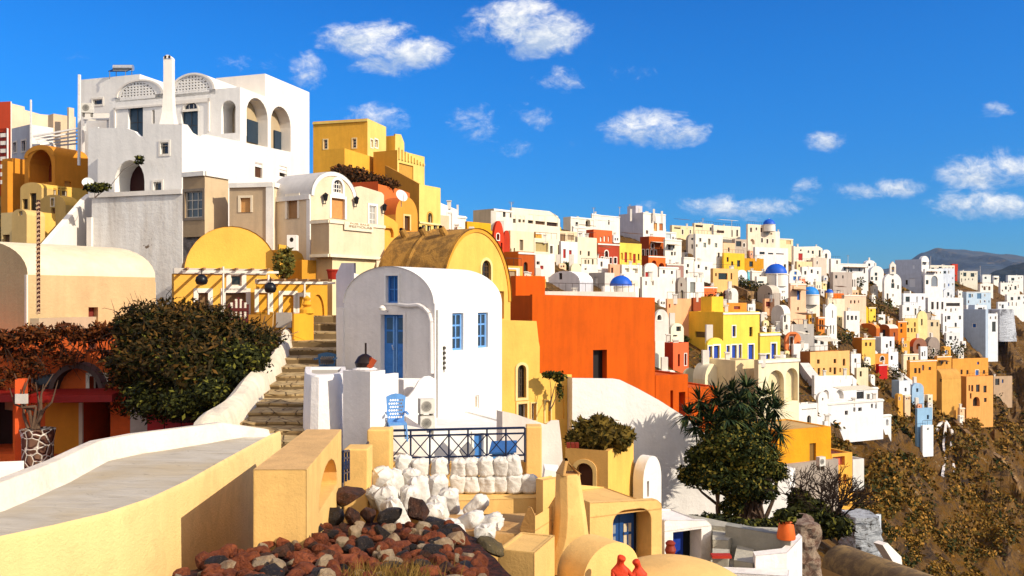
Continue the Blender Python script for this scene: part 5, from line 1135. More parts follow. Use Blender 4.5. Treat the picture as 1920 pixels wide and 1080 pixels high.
# ledge and steps
h = House('yellow_ledge', 'broad yellow ledge carrying the row of white sandbags', 'ledge', loc=P(900, 965, 18))
zl = CZ-(930-560)/FPX*18.6
def slab(h, part, pxs, z, zb, m):
    q = [PZ(x, y, z) for x, y in pxs]; mb = h.mb(part); mb.poly(q, m)
    for i in range(len(q)): a, b = q[i], q[(i+1) % len(q)]; mb.poly([a, b, Vector((b.x,b.y,zb)), Vector((a.x,a.y,zb))], m)
slab(h, 'wall', [(690,945),(1020,933),(1022,895),(700,900)], zl, zl-3, STU2)
F = fac(700, 20.7, 1010, 20.9); a0 = F.hit(722,0)[0]; a1 = F.hit(990,0)[0]; z1 = F.hit(850, 868)[1]; h.mb('upstand').fbox(F, a0, a1, zl-.2, z1, -.3, .0, STU2); h.finish()
h = House('yellow_lower_floor', 'worn yellow floor strip below the sandbag ledge', 'step', loc=P(950, 1000, 16))
TAN_F = worn('D8A868', 'C09058', .5, 2., .01); z2 = CZ-(1000-560)/FPX*15.4
slab(h, 'floor', [(780,1004),(1010,1000),(1004,962),(790,966)], z2, z2-2, TAN_F); z3 = z2-.32
slab(h, 'step', [(850,1040),(960,1036),(1040,1030),(1030,1000),(860,1004)], z3, z3-2, STU2); h.finish()
h = House('yellow_stepped_wall', 'low yellow stepped wall with openings below the right pillar', 'wall', loc=P(985, 1060, 13.5))
Bx = block(h, 934, 1002, 1040, 1036, 1120, 12.6, b=20, col=STU2, par=.01, below=.8); Bx = block(h, 975, 1003, 1036, 968, 1040, 15.2, b=24, col=plaster('E0A860', near=True), colr=STU2, topL=[(1003,968),(996,952),(990,950),(975,990)], par=.02, below=.8)
h.finish()
h = House('yellow_low_wall', 'low rounded yellow wall joining the right pillar to the chimney', 'wall', loc=P(1030, 960, 17.5)); Bx = block(h, 1005, 1018, 1052, 900, 1000, 18, b=48, col=STU2, par=.02, below=1.5); h.finish()
mb = MB(); c = P(1036, 905, 18.6); mb.hexa([c+Vector(q) for q in ((-.22,-.2,0),(.22,-.2,0),(.22,.25,0),(-.22,.25,0),(-.16,-.12,.3),(.14,-.16,.26),(.12,.2,.34),(-.18,.2,.36))], VW); o = single('white_block', mb, 'white lump of masonry on the low rounded yellow wall', 'block', loc=c)

# ================================================================ yellow chimney, arched porch and vault (lower middle)
mb = MB(); cY = 15.6; YS = plaster('FFCC7C', bs=20, bd=.003, near=True, var=.08, stain=.10)
lv = [(1080,1012,1122),(1040,1024,1116),(1010,1036,1108),(985,1040,1105),(968,1042,1103),(905,1043,1093),(893,1044,1092)]
rows = []
for y, xl, xr in lv:
    a, b = P(xl, y, cY), P(xr, y, cY); w_ = b.x-a.x; m = a.x+w_*.22
    rows.append([Vector((m, cY, a.z)), Vector((b.x, cY+.12+w_*.15, a.z)), Vector((b.x-.08, cY+.12+w_*.85, a.z)), Vector((a.x, cY+w_*.75, a.z)), Vector((a.x, cY+w_*.5, a.z))])
mb.grid(rows, YS, True); mb.poly(rows[-1], YS); r = rows[-1]; t = Thing('yellow_chimney', 'tapering yellow plaster chimney with open triangular cap', 'chimney', loc=rows[0][0]); t.part('shaft', mb)
bv = t.root.children[0].modifiers.new('soft_edge', 'BEVEL') if t.root.children else None
top = (r[0]+r[1]+r[2]+r[3])/4+Vector((-.05,0,.25)); capm = plaster('E2AE68', near=True)
for i in (0, 2): mb = MB(); a, b = (r[0], r[3]) if i == 0 else (r[1], r[2]); mb.hexa([a, b, b+Vector((.05 if i == 0 else -.05,0,0)), a+Vector((.05 if i == 0 else -.05,0,0)), top+Vector((-.03,-.15,0)), top+Vector((-.03,.15,0)), top+Vector((.03,.15,0)), top+Vector((.03,-.15,0))], capm); t.part('cap_slab', mb)
h = House('yellow_porch', 'yellow porch wall with wide flat arch around an open blue door', 'porch', loc=P(1110, 1060, 17.5))
Bx = block(h, 1095, 1106, 1241, 942, 1100, 17.2, b=64, col=YS, topR=[(1106,943),(1232,937),(1240,944),(1241,952)], par=.02, below=1, dl=2.2, part='wall')
F = Bx.R; a0 = F.hit(1149,0)[0]; a1 = F.hit(1221,0)[0]; z1 = F.hit(1185,955)[1]; z0 = F.hit(1185,1078)[1]
n_ = 12; rs = .28; poly = [(a0,z0),(a1,z0)]+[(a1-rs+rs*math.cos(k), z1-rs*.9+rs*.9*math.sin(k)) for k in [math.pi/2*i/5 for i in range(6)]]+[(a0+rs+rs*math.cos(k), z1-rs*.9+rs*.9*math.sin(k)) for k in [math.pi/2+math.pi/2*i/5 for i in range(6)]]
h.holes.append((F, poly, .55)); mb = MB(); q = [F.pt(a, z, -.54) for a, z in poly]; mb.tris(q, tessellate_polygon([q]), paint('2A2A34', .8)); h.part('niche', mb)  # dark sheet painted in for the unlit inside behind the doors
DB = paint('1E4A86', .45, .8); aw = a1-a0
for k, (p0, p1) in enumerate(((a0+.02, a0+aw*.46), (a0+aw*.48, a0+aw*.86))):
    mb = MB(); mb.fbox(F, p0, p1, z0, z1-.12, -.5, -.44, DB); d = h.part('door', mb); mb = MB(); mb.fbox(F, p0+(p1-p0)*.28, p0+(p1-p0)*.8, z0+.3, z1-.4, -.44, -.43, paint('D8C8A8', .5) if k else glass('8A94A0')); h.part('pane', mb, d)
    mb = MB(); zc = z1-.62
    for j in range(3): mb.fbox(F, p0+(p1-p0)*.28, p0+(p1-p0)*.8, zc-.32*j, zc-.32*j+.05, -.43, -.41, DB)
    mb.fbox(F, p0+(p1-p0)*.52, p0+(p1-p0)*.57, z0+.3, z1-.4, -.43, -.412, DB); h.part('muntin', mb, d)
h.finish()
h = House('yellow_vault_roof', 'rounded yellow vault sloping toward the blue porch door', 'vault', loc=P(1140, 1080, 13.8))
Bx = barrel(h, 'R', 1088, 1094, 1198, 1092, 1018, 1130, 13.2, b=52, col=YS, roofcol=YS, n=26, dl=.6, below=1, over=.0); h.finish(smooth=True)
mb = MB(); rows = []; c = P(1270, 1128, 14.0)
for i in range(13):
    k = math.pi/2*i/12; rows.append([c+Vector((1.25*math.cos(k)*math.cos(a_), 1.6*math.cos(k)*math.sin(a_), .60*math.sin(k)+.0)) for a_ in [2*math.pi*j/40 for j in range(40)]])
rows = [[p+Vector((0,0,-1.5)) for p in rows[0]]]+rows; mb.grid(rows, YS, True); single('yellow_dome_roof', mb, 'low smooth yellow dome in front of the white doorway', 'dome', loc=c, smooth=True)
# terracotta figure pair
RT = paint('D8401C', .6, .85, bd=.01); c = P(1170, 1092, 13.0)
def skin_body(nodes, edges, m, name='body', sub=2):
    me = bpy.data.meshes.new(name); me.from_pydata([n[0] for n in nodes], edges, []); ob = bpy.data.objects.new(name, me); COL.objects.link(ob)
    sk = ob.modifiers.new('skin', 'SKIN'); 
    for v_, n in zip(me.skin_vertices[0].data, nodes): v_.radius = (n[1], n[1])
    me.skin_vertices[0].data[0].use_root = True
    ss = ob.modifiers.new('smooth', 'SUBSURF'); ss.levels = sub; ss.render_levels = sub
    bpy.context.view_layer.update(); dg = bpy.context.evaluated_depsgraph_get(); m2 = bpy.data.meshes.new_from_object(ob.evaluated_get(dg)); bpy.data.objects.remove(ob)
    m2.materials.clear(); m2.materials.append(m); m2.polygons.foreach_set('use_smooth', [True]*len(m2.polygons)); o = bpy.data.objects.new(name, m2); COL.objects.link(o); return o
s1 = skin_body([((-.02,0,-.2),.13),((-.04,0,.08),.125),((-.06,0,.24),.10),((-.07,0,.33),.05),((-.05,-.01,.41),.085),((-.03,-.03,.47),.088),((-.19,-.02,.2),.05),((-.2,-.1,.05),.045),((-.08,-.16,.0),.04),((.06,0,.2),.05),((.14,-.08,.12),.042)], [(0,1),(1,2),(2,3),(3,4),(4,5),(2,6),(6,7),(7,8),(2,9),(9,10)], RT)
s2 = skin_body([((.24,.02,-.2),.13),((.25,.02,.05),.12),((.26,.02,.2),.095),((.25,.01,.28),.045),((.21,-.01,.35),.075),((.19,-.02,.40),.074),((.15,-.05,.14),.045),((.08,-.1,.06),.04),((.36,0,.14),.05),((.36,-.1,-.02),.045)], [(0,1),(1,2),(2,3),(3,4),(4,5),(2,6),(6,7),(2,8),(8,9)], RT)
for s_, lb in ((s1, 'taller left terracotta figure of a leaning pair beside the blue porch door'), (s2, 'shorter right terracotta figure of a leaning pair beside the blue porch door')):
    s_.name = 'figurine'; s_.location = c; s_.scale = (.85, .85, .85); tag(s_, lb, 'statue', 'terracotta figure pair')
mb = MB(); cc = P(1257, 1040, 15.2); mb.lathe(cc, [(.07,0),(.1,.08),(.07,.16),(.09,.2),(.05,.24),(0,.25)], paint('8A3018', .6), 12); single('terracotta_ball', mb, 'small brown terracotta pot beside the white doorway', 'pot', loc=cc, smooth=True)

# ================================================================ white doorway and grey benches
h = House('white_doorway', 'white flat topped doorway with dark blue double door', 'doorway', loc=P(1290, 1075, 20))
WN = plaster('FFF6EC', bs=8, bd=.008, near=True, stain=.08)
Bx = block(h, 1240, 1246, 1334, 976, 1110, 19.6, b=66, col=WN, par=.02, below=1, dl=1.6, topR=[(1246,978),(1250,975),(1326,976),(1334,984)])
h.win(Bx.R, 1262, 995, 1315, 1095, 'B', pane=paint('10141C', .8), sur=None, depth=.45)  # near-black sheet fills the opening in place of its unlit inside
F = Bx.R
for k, (x0, x1) in enumerate(((1263,1277),(1278,1300))): a0, z1 = F.hit(x0,1006); a1, z0 = F.hit(x1,1095); mb = MB(); mb.fbox(F, a0, a1, z0, z1, -.43, -.4, paint('1C3C9C', .4, .8)); h.part('door', mb)
h.finish()
h = House('grey_bench_terrace', 'small terrace with grey built in benches and white outer wall beside the rocky pillar', 'terrace', loc=P(1420, 1060, 24))
GR = plaster('C4BCA8', bs=8, bd=.01, near=True, var=.12); GS = plaster('A8A496', bs=8, bd=.01, near=True, var=.12)  # darker grey copy gives the back wall its shade as colour
zf = CZ-(1050-560)/FPX*19.5
slab(h, 'floor', [(1332,1068),(1440,1068),(1490,1015),(1480,990),(1335,985)], zf, zf-2, GR)
slab(h, 'bench', [(1336,1012),(1366,1013),(1382,998),(1360,985),(1336,985)], zf+.45, zf, GR)
slab(h, 'bench', [(1336,1042),(1366,1044),(1368,1030),(1336,1028)], zf+.4, zf, GR)
slab(h, 'bench', [(1376,1050),(1412,1056),(1414,1030),(1382,1022)], zf+.3, zf, GR)
slab(h, 'back_wall', [(1360,985),(1482,1006),(1484,1000),(1364,979)], zf+.7, zf, GS); slab(h, 'back_wall', [(1246,976),(1362,988),(1364,979),(1300,966),(1250,962)], zf+.55, zf-1, GR)
slab(h, 'outer_wall', [(1416,1042),(1476,1036),(1504,1006),(1498,1000),(1466,1028),(1412,1034)], zf+.5, zf-3, WN)
slab(h, 'outer_wall', [(1336,1072),(1478,1080),(1480,1068),(1336,1062)], zf+.25, zf-3, WN); h.finish()
c = PZ(1474, 1010, zf+.62); t = Thing('terracotta_pot', 'bright orange terracotta pot tapering upward on the bench terrace wall', 'pot', loc=c); mb = MB(); mb.lathe(c, [(0,0),(.19,0),(.2,.04),(.16,.3),(.13,.36),(.17,.38),(.15,.42),(0,.4)], paint('E86A24', .6, .85), 16); t.part('pot_body', mb, smooth=True)
mb = MB(); rnd = random.Random(8); leaf_cloud(mb, [(c+Vector((0,0,.5)),(.3,.25,.14))], 220, .1, L_DARK, rnd); t.part('foliage', mb)
mb = MB(); q = PZ(1350, 1045, zf+.42); mb.box(q+Vector((-.18,-.1,0)), q+Vector((.22,.1,.06)), paint('B8321C', .7)); single('red_cushion', mb, 'folded red cushion on the grey bench', 'cushion')
# rocky pillar of rubble masonry
def rubble_col(name, label, px0, px1, yt, yb, Y, dp, m, seed, cat='wall'):
    mb = MB(); rnd = random.Random(seed); a, b = P(px0, yt, Y), P(px1, yt, Y); zb = CZ+(HOR-yb)/FPX*Y; n, mrows = 22, 26; c = Vector(((a.x+b.x)/2, Y+dp/2, 0)); rows = []
    for j in range(mrows+1):
        z = zb+(a.z-zb)*j/mrows; k = 1+.25*(1-j/mrows); row = []
        for i in range(n):
            an = 2*math.pi*i/n; ca, sa = math.cos(an), math.sin(an); s_ = 1/max(abs(ca), abs(sa))**.7; p = Vector((c.x+(b.x-a.x)/2*ca*s_*k, c.y+dp/2*sa*s_*k, z)); d = mnoise.noise(p*4)*.14+mnoise.noise(p*11)*.05
            p += Vector((ca*d, sa*d, mnoise.noise(p*5+Vector((9,0,0)))*.1)); row.append(p)
        rows.append(row)
    mb.grid(rows, m, True); mb.poly(rows[-1], m); return single(name, mb, label, cat, loc=rows[0][0])
RUB = worn('8A6A58', 'B8A088', .5, 5., .05)
rubble_col('rocky_pillar', 'rough brown rubble stone pillar beside the white outer wall', 1498, 1540, 985, 1150, 20.5, 1.2, RUB, 3)
t = Thing('brown_vault_roof', 'brown weathered vault roof sloping out of the bottom right of the picture', 'vault', loc=P(1620, 1080, 26)); mb = MB(); A_ = P(1578, 1062, 25.5); B_ = P(1800, 1150, 20.5); ax = (B_-A_).normalized(); sd_ = ax.cross(Vector((0,0,1))).normalized(); up_ = sd_.cross(ax); rows = []
for i in range(25):
    u_ = i/24; c_ = A_.lerp(B_, max(0, (u_-.14)/.86)); r_ = .62*(1 if u_ > .14 else math.sin(math.pi/2*u_/.14)**.6 if u_ > 0 else .02); c_ = c_-ax*(.5*(1-math.sin(math.pi/2*min(1, u_/.14))))
    rows.append([c_+sd_*r_*math.cos(k)+up_*r_*math.sin(k) for k in [math.pi*j/18 for j in range(19)]])
mb.grid(rows, worn('A88858', '80684A', .5, 2.5, .03)); t.part('roof', mb, smooth=True); mb = MB()
for q_ in (-1, 1): mb.poly([A_+sd_*.62*q_, B_+sd_*.62*q_, B_+sd_*.62*q_-Vector((0,0,2)), A_+sd_*.62*q_-Vector((0,0,2))], plaster('D8A868', bs=8, bd=.02))
mb.poly([A_+sd_*.62, A_-sd_*.62, A_-sd_*.62-Vector((0,0,2)), A_+sd_*.62-Vector((0,0,2))], plaster('D8A868', bs=8, bd=.02)); t.part('wall', mb)
rubble_col('ruined_white_wall', 'crumbling bluish white ruin on the slope above the brown vault', 1600, 1655, 972, 1050, 44, 2.0, worn('C8CCD0', '4A4238', .42, 2.2, .1), 5, 'ruin')
h = House('white_ruin_house', 'small pale blue white house above the crumbling ruin', 'house', loc=P(1640, 1000, 48)); Bx = block(h, 1608, 1612, 1652, 970, 1030, 48, b=66, col='DDE4EC'); h.finish()
mb = MB(); F = fac(1638, 40, 1692, 41); mb.prism(F, [F.hit(*p) for p in ((1655,1022),(1664,1018),(1690,1044),(1692,1062),(1680,1062))], -.5, 0, VW); single('white_wall_end', mb, 'curved white wall end on the slope above the brown vault', 'wall')

# ================================================================ white sandbags
SB = None
def bagmat():
    def B(t, p):
        g = t.new('ShaderNodeTexCoord'); n = t.noise(g.outputs['Object'], 5, 4, .6, 1.2); n2 = t.noise(g.outputs['Object'], 90, 2)
        t.link(t.mix(t.mapr(n, .3, .7), lin('E2DACE', .68), lin('F8F2E8', .72)), p.inputs['Base Color']); p.inputs['Roughness'].default_value = .7; bump(t, p, t.math('ADD', n, t.math('MULTIPLY', n2, .05)), .03)
    return mat('woven_sack', B)
SB = bagmat()
def bag_mesh(seed, w_=.33, d_=.26, hgt=.47):
    rnd = random.Random(seed); rows = []; n = 28; off = Vector((rnd.random()*40, seed, 3)); nr = 22
    for j in range(nr+1):
        t = j/nr; z = hgt*t
        prof = (min(1, .55+.45*(t/.12)**.6) if t < .12 else 1.0)*(1 if t < .8 else 1-((t-.8)/.2)**1.8*.62)
        prof *= 1+.035*math.sin(t*6+seed); row = []
        for i in range(n):
            a = 2*math.pi*i/n; c_, s_ = math.cos(a), math.sin(a); sq = 1/(abs(c_)**3.2+abs(s_)**3.2)**(1/3.2); p = Vector((w_/2*c_*sq*prof, d_/2*s_*sq*prof, z))
            fold = abs(mnoise.noise(Vector((math.cos(a)*2.2, math.sin(a)*2.2, z*3+t*t*4))+off*2)); cr = mnoise.noise(Vector((math.cos(a)*1.5, math.sin(a)*1.5, z*4))+off)*.02-.02*max(0, .12-fold)/.12*(.15+.85*t)+math.sin(a*7+seed+t*4)*.012*(t**2)
            row.append(p+Vector((c_*cr, s_*cr, .5*cr)))
        rows.append(row)
    mb = MB(); mb.grid(rows, SB, True); mb.poly(rows[0][::-1], SB); mb.poly(rows[-1], SB); return mb
BAGS = []
for s_ in range(5):
    o = bag_mesh(s_*3+1).build('sandbag', None, (0,0,0), True); BAGS.append(o)
used = set()
def bag(p, rot=(0,0,0), sc=1.0, label='', k=0):
    src = BAGS[k % 5]
    o = src if k % 5 not in used else src.copy()
    if k % 5 in used: COL.objects.link(o)
    used.add(k % 5); o.location = p; o.rotation_euler = rot; o.scale = (sc,)*3 if not isinstance(sc, tuple) else sc; tag(o, label, 'sandbag', 'white sandbags below the railing'); return o
ORD = ['first','second','third','fourth','fifth','sixth','seventh','eighth','ninth','tenth']
rnd = random.Random(5)
bot = [754,790,824,858,885,912,938,966,992]
for i, px in enumerate(bot):
    p = PZ(px, 928, zl); bag(p+Vector((0,.15,0)), (rnd.uniform(-.05,.05), rnd.uniform(-.07,.07), rnd.uniform(-.3,.3)), (rnd.uniform(1.0,1.14), 1, rnd.uniform(.84,.96)), 'white sandbag, %s from the left in the bottom row on the ledge' % ORD[i], i)
    if i not in (8,): bag(p+Vector((rnd.uniform(-.02,.02), .17, .36)), (rnd.uniform(-.08,.08), rnd.uniform(-.1,.1), rnd.uniform(-.4,.4)), (rnd.uniform(.94,1.14), 1, rnd.uniform(.8,1.02)), 'white sandbag, %s from the left in the upper row under the railing' % ORD[i], i+2)
heap = [(720,893,18.4,.5,.2,'flopped over the left end of the ledge'),(742,908,18.2,.1,.4,'standing second from the left above the heap'),(712,925,17.4,.9,-.5,'slumped at the far left foot of the heap'),(735,948,16.9,.1,0,'upright at the left of the heap beside the boulder'),(765,938,17.0,.3,.5,'bulging in the middle of the heap'),(790,925,17.2,-.2,.3,'leaning behind the middle of the heap'),(800,958,16.4,1.0,.4,'sliding down the heap behind the brown boulder'),(826,950,16.6,.6,-.3,'crumpled on the right half of the heap'),(838,978,15.9,1.2,.2,'lying low between the boulders and the tan floor'),(862,968,16.0,1.3,.9,'lying on its side near the right end of the heap'),(890,972,15.9,1.4,1.3,'lying flat at the far right tip of the heap'),(858,992,15.4,1.1,-.4,'lowest and nearest in the heap'),(768,900,18.3,.2,-.2,'slanting above the middle of the heap'),(905,985,15.6,1.35,.2,'flattened beyond the right end of the ledge'),(878,945,16.9,.9,1.1,'tumbled against the ledge front right of the heap'),(752,968,16.2,.5,-.9,'bent over beside the brown pointed boulder'),(700,900,17.9,.7,.8,'draped at the top left of the heap beside the pillar'),(842,940,17.2,.5,.1,'leaning on the ledge front behind the crumpled ones'),(815,915,17.9,.3,.6,'upright at the back of the heap under the bottom row'),(725,918,17.9,.2,1.3,'squeezed between the left end bags of the heap')]
for i, (px, py, Y, rx, rz, lb) in enumerate(heap): bag(P(px, py+22, Y), (rx*.8, rnd.uniform(-.25,.25), rz), rnd.uniform(1.05,1.3), 'crumpled white sandbag '+lb, i)
mb = MB(); rows = [[P(700+i*11, 948-6*math.sin(i*.5)-j*9+(i*3.2), 17.6-.02*i+j*.1)+Vector((0,0,mnoise.noise(Vector((i*.7,j*.9,2)))*.12)) for i in range(18)] for j in range(5)]; mb.grid(rows, SB); single('white_tarpaulin', mb, 'creased white sheet spread under the crumpled sandbags', 'tarpaulin', smooth=True)

# ================================================================ boulders and rubble
def stone_mesh(seed, m, rough=.35, sub=2, ang=True):
    bm = bmesh.new(); bmesh.ops.create_icosphere(bm, subdivisions=sub, radius=1); off = Vector((seed*3.7, seed*1.3, 5)); rnd = random.Random(seed)
    pl = [(Vector((rnd.gauss(0,1), rnd.gauss(0,1), rnd.gauss(0,1))).normalized(), rnd.uniform(.5, .85)) for _ in range(15 if ang else 5)]
    for v_ in bm.verts:
        d = v_.co.normalized(); r = 1+rough*mnoise.noise(d*1.4+off)+rough*.35*mnoise.noise(d*4+off)
        p = d*r
        for n, k in pl:
            e = p.dot(n)-k
            if e > 0: p -= n*e*.9
        v_.co = p
    me = bpy.data.meshes.new('stone'); bm.to_mesh(me); bm.free(); me.materials.append(m); return me
def stonemat(name, c1, c2, sc, rough=.85, bd=.03, c3=None):
    def B(t, p):
        g = t.new('ShaderNodeTexCoord'); oi = t.new('ShaderNodeObjectInfo'); n = t.noise(g.outputs['Object'], sc, 6, .7, .5); n2 = t.noise(g.outputs['Object'], sc*5, 4, .7)
        c = t.mix(t.mapr(n, .35, .65), lin(c1, .75), lin(c2, .75)); c = t.mix(t.math('MULTIPLY', oi.outputs['Random'], .5), c, lin(c3 or c1, .6)); c = t.mix(t.mapr(n2, .6, .72, 0, .6), c, lin('C8A888', .6))
        t.link(c, p.inputs['Base Color']); p.inputs['Roughness'].default_value = rough; bump(t, p, t.math('ADD', n, t.math('MULTIPLY', n2, .4)), bd)
    return mat('stone_'+name, B)
S_RED = stonemat('red', 'C46A3C', '7C3A20', 1.6, .85, .12, '5A2614'); S_BRN = stonemat('brown', '7A4A30', '3A2A22', 1.4, .75, .12, '1C1A1C'); S_DRK = stonemat('dark', '3A302A', '1C1A1C', 1.4, .55, .10); S_PAL = stonemat('pale', 'D8B890', 'A8805A', 1.6, .9, .1, 'D8C8A8')
RMESH = [stone_mesh(i, S_RED) for i in range(6)]; DMESH = [stone_mesh(20+i, S_DRK, .22, 3, False) for i in range(4)]; BMESH = [stone_mesh(40+i, S_BRN, .3, 3) for i in range(3)]; PMESH = [stone_mesh(60+i, S_PAL) for i in range(3)]
def stone(me, p, r, lb, name='stone', cat='stone', group=None, rnd=random):
    o = bpy.data.objects.new(name, me); COL.objects.link(o); o.location = p; o.scale = r if isinstance(r, tuple) else (r*rnd.uniform(.8,1.25), r*rnd.uniform(.8,1.2), r*rnd.uniform(.6,.95)); o.rotation_euler = (rnd.uniform(-.5,.5), rnd.uniform(-.5,.5), rnd.uniform(0,6.3)); return tag(o, lb, cat, group)
rnd = random.Random(9)
big = [(648,930,15.2,(.36,.3,.2),BMESH[0],'large brown rounded boulder topping the rubble beside the niche wall'),(597,952,14.6,(.15,.14,.2),BMESH[1],'dark knobbly boulder at the left of the boulder row'),(570,948,14.8,(.13,.12,.16),BMESH[2],'dark speckled boulder at the far left of the boulder row'),(628,968,14.2,(.17,.15,.19),DMESH[0],'black pointed boulder in the boulder row'),(658,970,14.1,(.17,.14,.2),BMESH[1],'dark brown upright boulder third in the boulder row'),(690,966,14.2,(.14,.13,.2),BMESH[0],'dark brown boulder left of the smooth grey one'),(732,968,14.0,(.22,.17,.15),DMESH[1],'smooth dark grey oval boulder in the boulder row'),(782,958,14.0,(.27,.2,.26),BMESH[2],'pointed brown and ochre boulder against the sandbag heap'),(815,983,13.6,(.19,.16,.16),DMESH[2],'rounded black boulder below the sandbag heap'),(845,1005,13.0,(.2,.17,.19),DMESH[3],'rounded dark boulder near the right end of the rubble'),(793,1005,13.0,(.14,.13,.12),DMESH[0],'small black boulder between the two rounded dark ones'),(818,1040,12.2,(.22,.2,.3),DMESH[1],'tall black jagged boulder at the foot of the rounded ones'),(862,1035,12.4,(.17,.15,.24),stone_mesh(81, S_RED, .3, 3),'tall rust red boulder at the right end of the rubble'),(920,1028,12.6,(.21,.18,.14),stone_mesh(82, stonemat('olive', '6A5A3A', '3A3424', 1.2), .25, 3, False),'olive grey flat boulder standing apart at the right'),(700,1000,13.4,(.16,.14,.12),DMESH[2],'small black boulder under the boulder row'),(882,1010,13.6,(.3,.08,.04),DMESH[3],'thin dark slab poking out to the right'),(905,1050,12.0,(.13,.12,.1),BMESH[0],'brown boulder below the olive grey one'),(955,1028,13.2,(.12,.1,.1),DMESH[0],'small dark stone at the foot of the yellow stepped wall')]
for px, py, Y, r, me, lb in big: stone(me, P(px, py, Y), r, lb, 'boulder', 'boulder', 'boulders on the rubble heap', rnd)
MBN = [(290,1100),(320,1070),(420,1036),(475,1028),(530,988),(600,968),(860,972),(900,1008),(960,1070),(1100,1090)]
def mbound(px):
    for (a, ya), (b, yb) in zip(MBN, MBN[1:]):
        if a <= px <= b: return ya+(yb-ya)*(px-a)/(b-a)
    return 1100
hm = MB(); rows = []       # the earth mound the rubble lies on
def moundY(px, py): return 1/((1-(1085-py)/115)/10.0+((1085-py)/115)/14.2)
for j in range(18):
    py = 1140-j*10; row = []
    for i in range(40):
        px = 300+i*17; pe = max(py, mbound(px)); Y = moundY(px, pe); py2 = pe+12; p = P(px, py2, Y); p.z += .04*fbm(p.x*2, p.y*2); row.append(p)
    rows.append(row)
rows = [[r_[0]+Vector((-.5,0,-2))]+r_+[r_[-1]+Vector((.4,0,-2))] for r_ in rows]; rows.append([p+Vector((0,.6,-.9)) for p in rows[-1]]); hm.grid(rows, worn('6A3424', '3A241C', .5, 9., .05)); structure('rubble_ground', hm, True)
n = 0; cells = []
for j in range(17):
    py = 1108-j*7.4
    for i in range(25):
        px = 335+i*24+(12 if j % 2 else 0)+rnd.uniform(-7,7); y = py+rnd.uniform(-4,4)
        top = mbound(px)+4
        if y < top-2 or px > 905 or (px > 860 and y < 1030): continue
        cells.append((px, y))
rnd.shuffle(cells)
for px, y in cells[:292]:
    Y = moundY(px, y)+rnd.uniform(-.12,.12); r = rnd.choice((.07,.09,.11,.14,.17))*rnd.uniform(.85,1.15); q = rnd.random()
    if q < .6: me, lb, nm = rnd.choice(RMESH), 'rust red lava stone in the loose rubble heap', 'red'
    elif q < .87: me, lb, nm = rnd.choice(BMESH+DMESH), 'small blackish stone in the loose rubble heap', 'dark'
    else: me, lb, nm = rnd.choice(PMESH), 'pale tan stone in the loose rubble heap', 'pale'
    stone(me, P(px, y, Y), r, lb, 'stone', 'stone', nm+' stones of the rubble heap', rnd)
t = Thing('dry_weed', 'tuft of dry brown weeds growing over the bottom of the rubble', 'weed', loc=P(760, 1085, 10.2)); mb = MB()
for i in range(900):
    c = P(rnd.gauss(745, 48), 1088+rnd.uniform(-10, 8), 10.1+rnd.uniform(-.5,.9)); mb.poly([c+Vector((-.006,0,0)), c+Vector((.006,0,0)), c+Vector((rnd.gauss(0,.08), rnd.gauss(0,.05), rnd.uniform(.08,.26)))], leafmat('weed', '8A6A30', '5A4420', 'A88444', 3.))
t.part('blades', mb)
rubble_col('flat_stone_pile', 'stacked flat stones at the back left of the rubble beside the yellow garden wall', 548, 600, 985, 1060, 13.6, .9, worn('C8A878', '8A5A40', .5, 6., .04), 12, 'stone pile')
# ================================================================ yucca tree, leafy tree, bare tree
rnd = random.Random(77); t = Thing('yucca_tree', 'tall many headed yucca with spiky rosettes against the white wall', 'tree', loc=P(1400, 975, 33))
heads = [(1330,792,33,1.0),(1355,765,33.4,1.0),(1385,752,33,1.05),(1412,765,33.5,1.0),(1436,790,33,1.0),(1345,745,33.8,.9),(1400,728,33.6,.9),(1428,745,34,.9),(1372,735,34,.8),(1305,800,33.2,.85),(1345,800,32.6,.9),(1392,790,32.4,.95),(1415,815,32.4,.9),(1440,830,33,.85),(1452,862,33,.75),(1318,770,33.6,.8),(1325,825,32.8,.8),(1365,785,32.2,.8),(1368,830,32.3,.7),(1290,778,33.2,.8),(1312,752,33.5,.8),(1452,768,33.4,.85),(1446,742,33.8,.75),(1462,812,33.2,.7)]
for i, (px, py, Y, r) in enumerate(heads):
    mb = MB(); yucca(mb, P(px, py, Y), r, 90, L_YUC, rnd); t.part('rosette', mb)
mb = MB(); base = P(1402, 985, 33)
for (px, py, Y, r) in heads: twigs(mb, base+Vector((rnd.uniform(-.3,.3),0,.2)), [P(px, py, Y)+Vector((0,0,-.1))], .12, BARK, rnd, .25)
t.part('trunk', mb)
t = Thing('leafy_tree', 'dark leafy tree with dense crown growing under the yucca heads', 'tree', loc=P(1375, 975, 32.4)); mb = MB()
bl = [(P(1320,860,32.5),(.75,.7,.6)),(P(1360,840,32),(.9,.8,.75)),(P(1405,860,31.8),(.95,.8,.8)),(P(1440,880,32.2),(.7,.6,.5)),(P(1345,895,31.8),(.8,.7,.6)),(P(1390,905,31.6),(.8,.7,.7)),(P(1300,895,32.4),(.6,.5,.4)),(P(1430,920,32),(.6,.6,.45)),(P(1370,810,32.4),(.8,.7,.6)),(P(1410,820,32.4),(.7,.6,.5)),(P(1285,885,32.6),(.35,.3,.3)),(P(1372,950,31.8),(.45,.45,.4)),(P(1462,888,32.4),(.4,.4,.3))]
leaf_cloud(mb, bl, 26000, .095, L_GREEN, rnd, 1.5, .25); t.part('crown', mb); mb = MB()
for x in (1348, 1378, 1400, 1432): twigs(mb, P(x, 980, 32.2), [b[0] for b in rnd.sample(bl, 4)], .09, BARK, rnd, .2)
t.part('trunk', mb)
t = Thing('bare_tree', 'leafless dark branching tree beside the rocky pillar', 'tree', loc=P(1545, 1000, 30)); mb = MB(); rnd = random.Random(15)
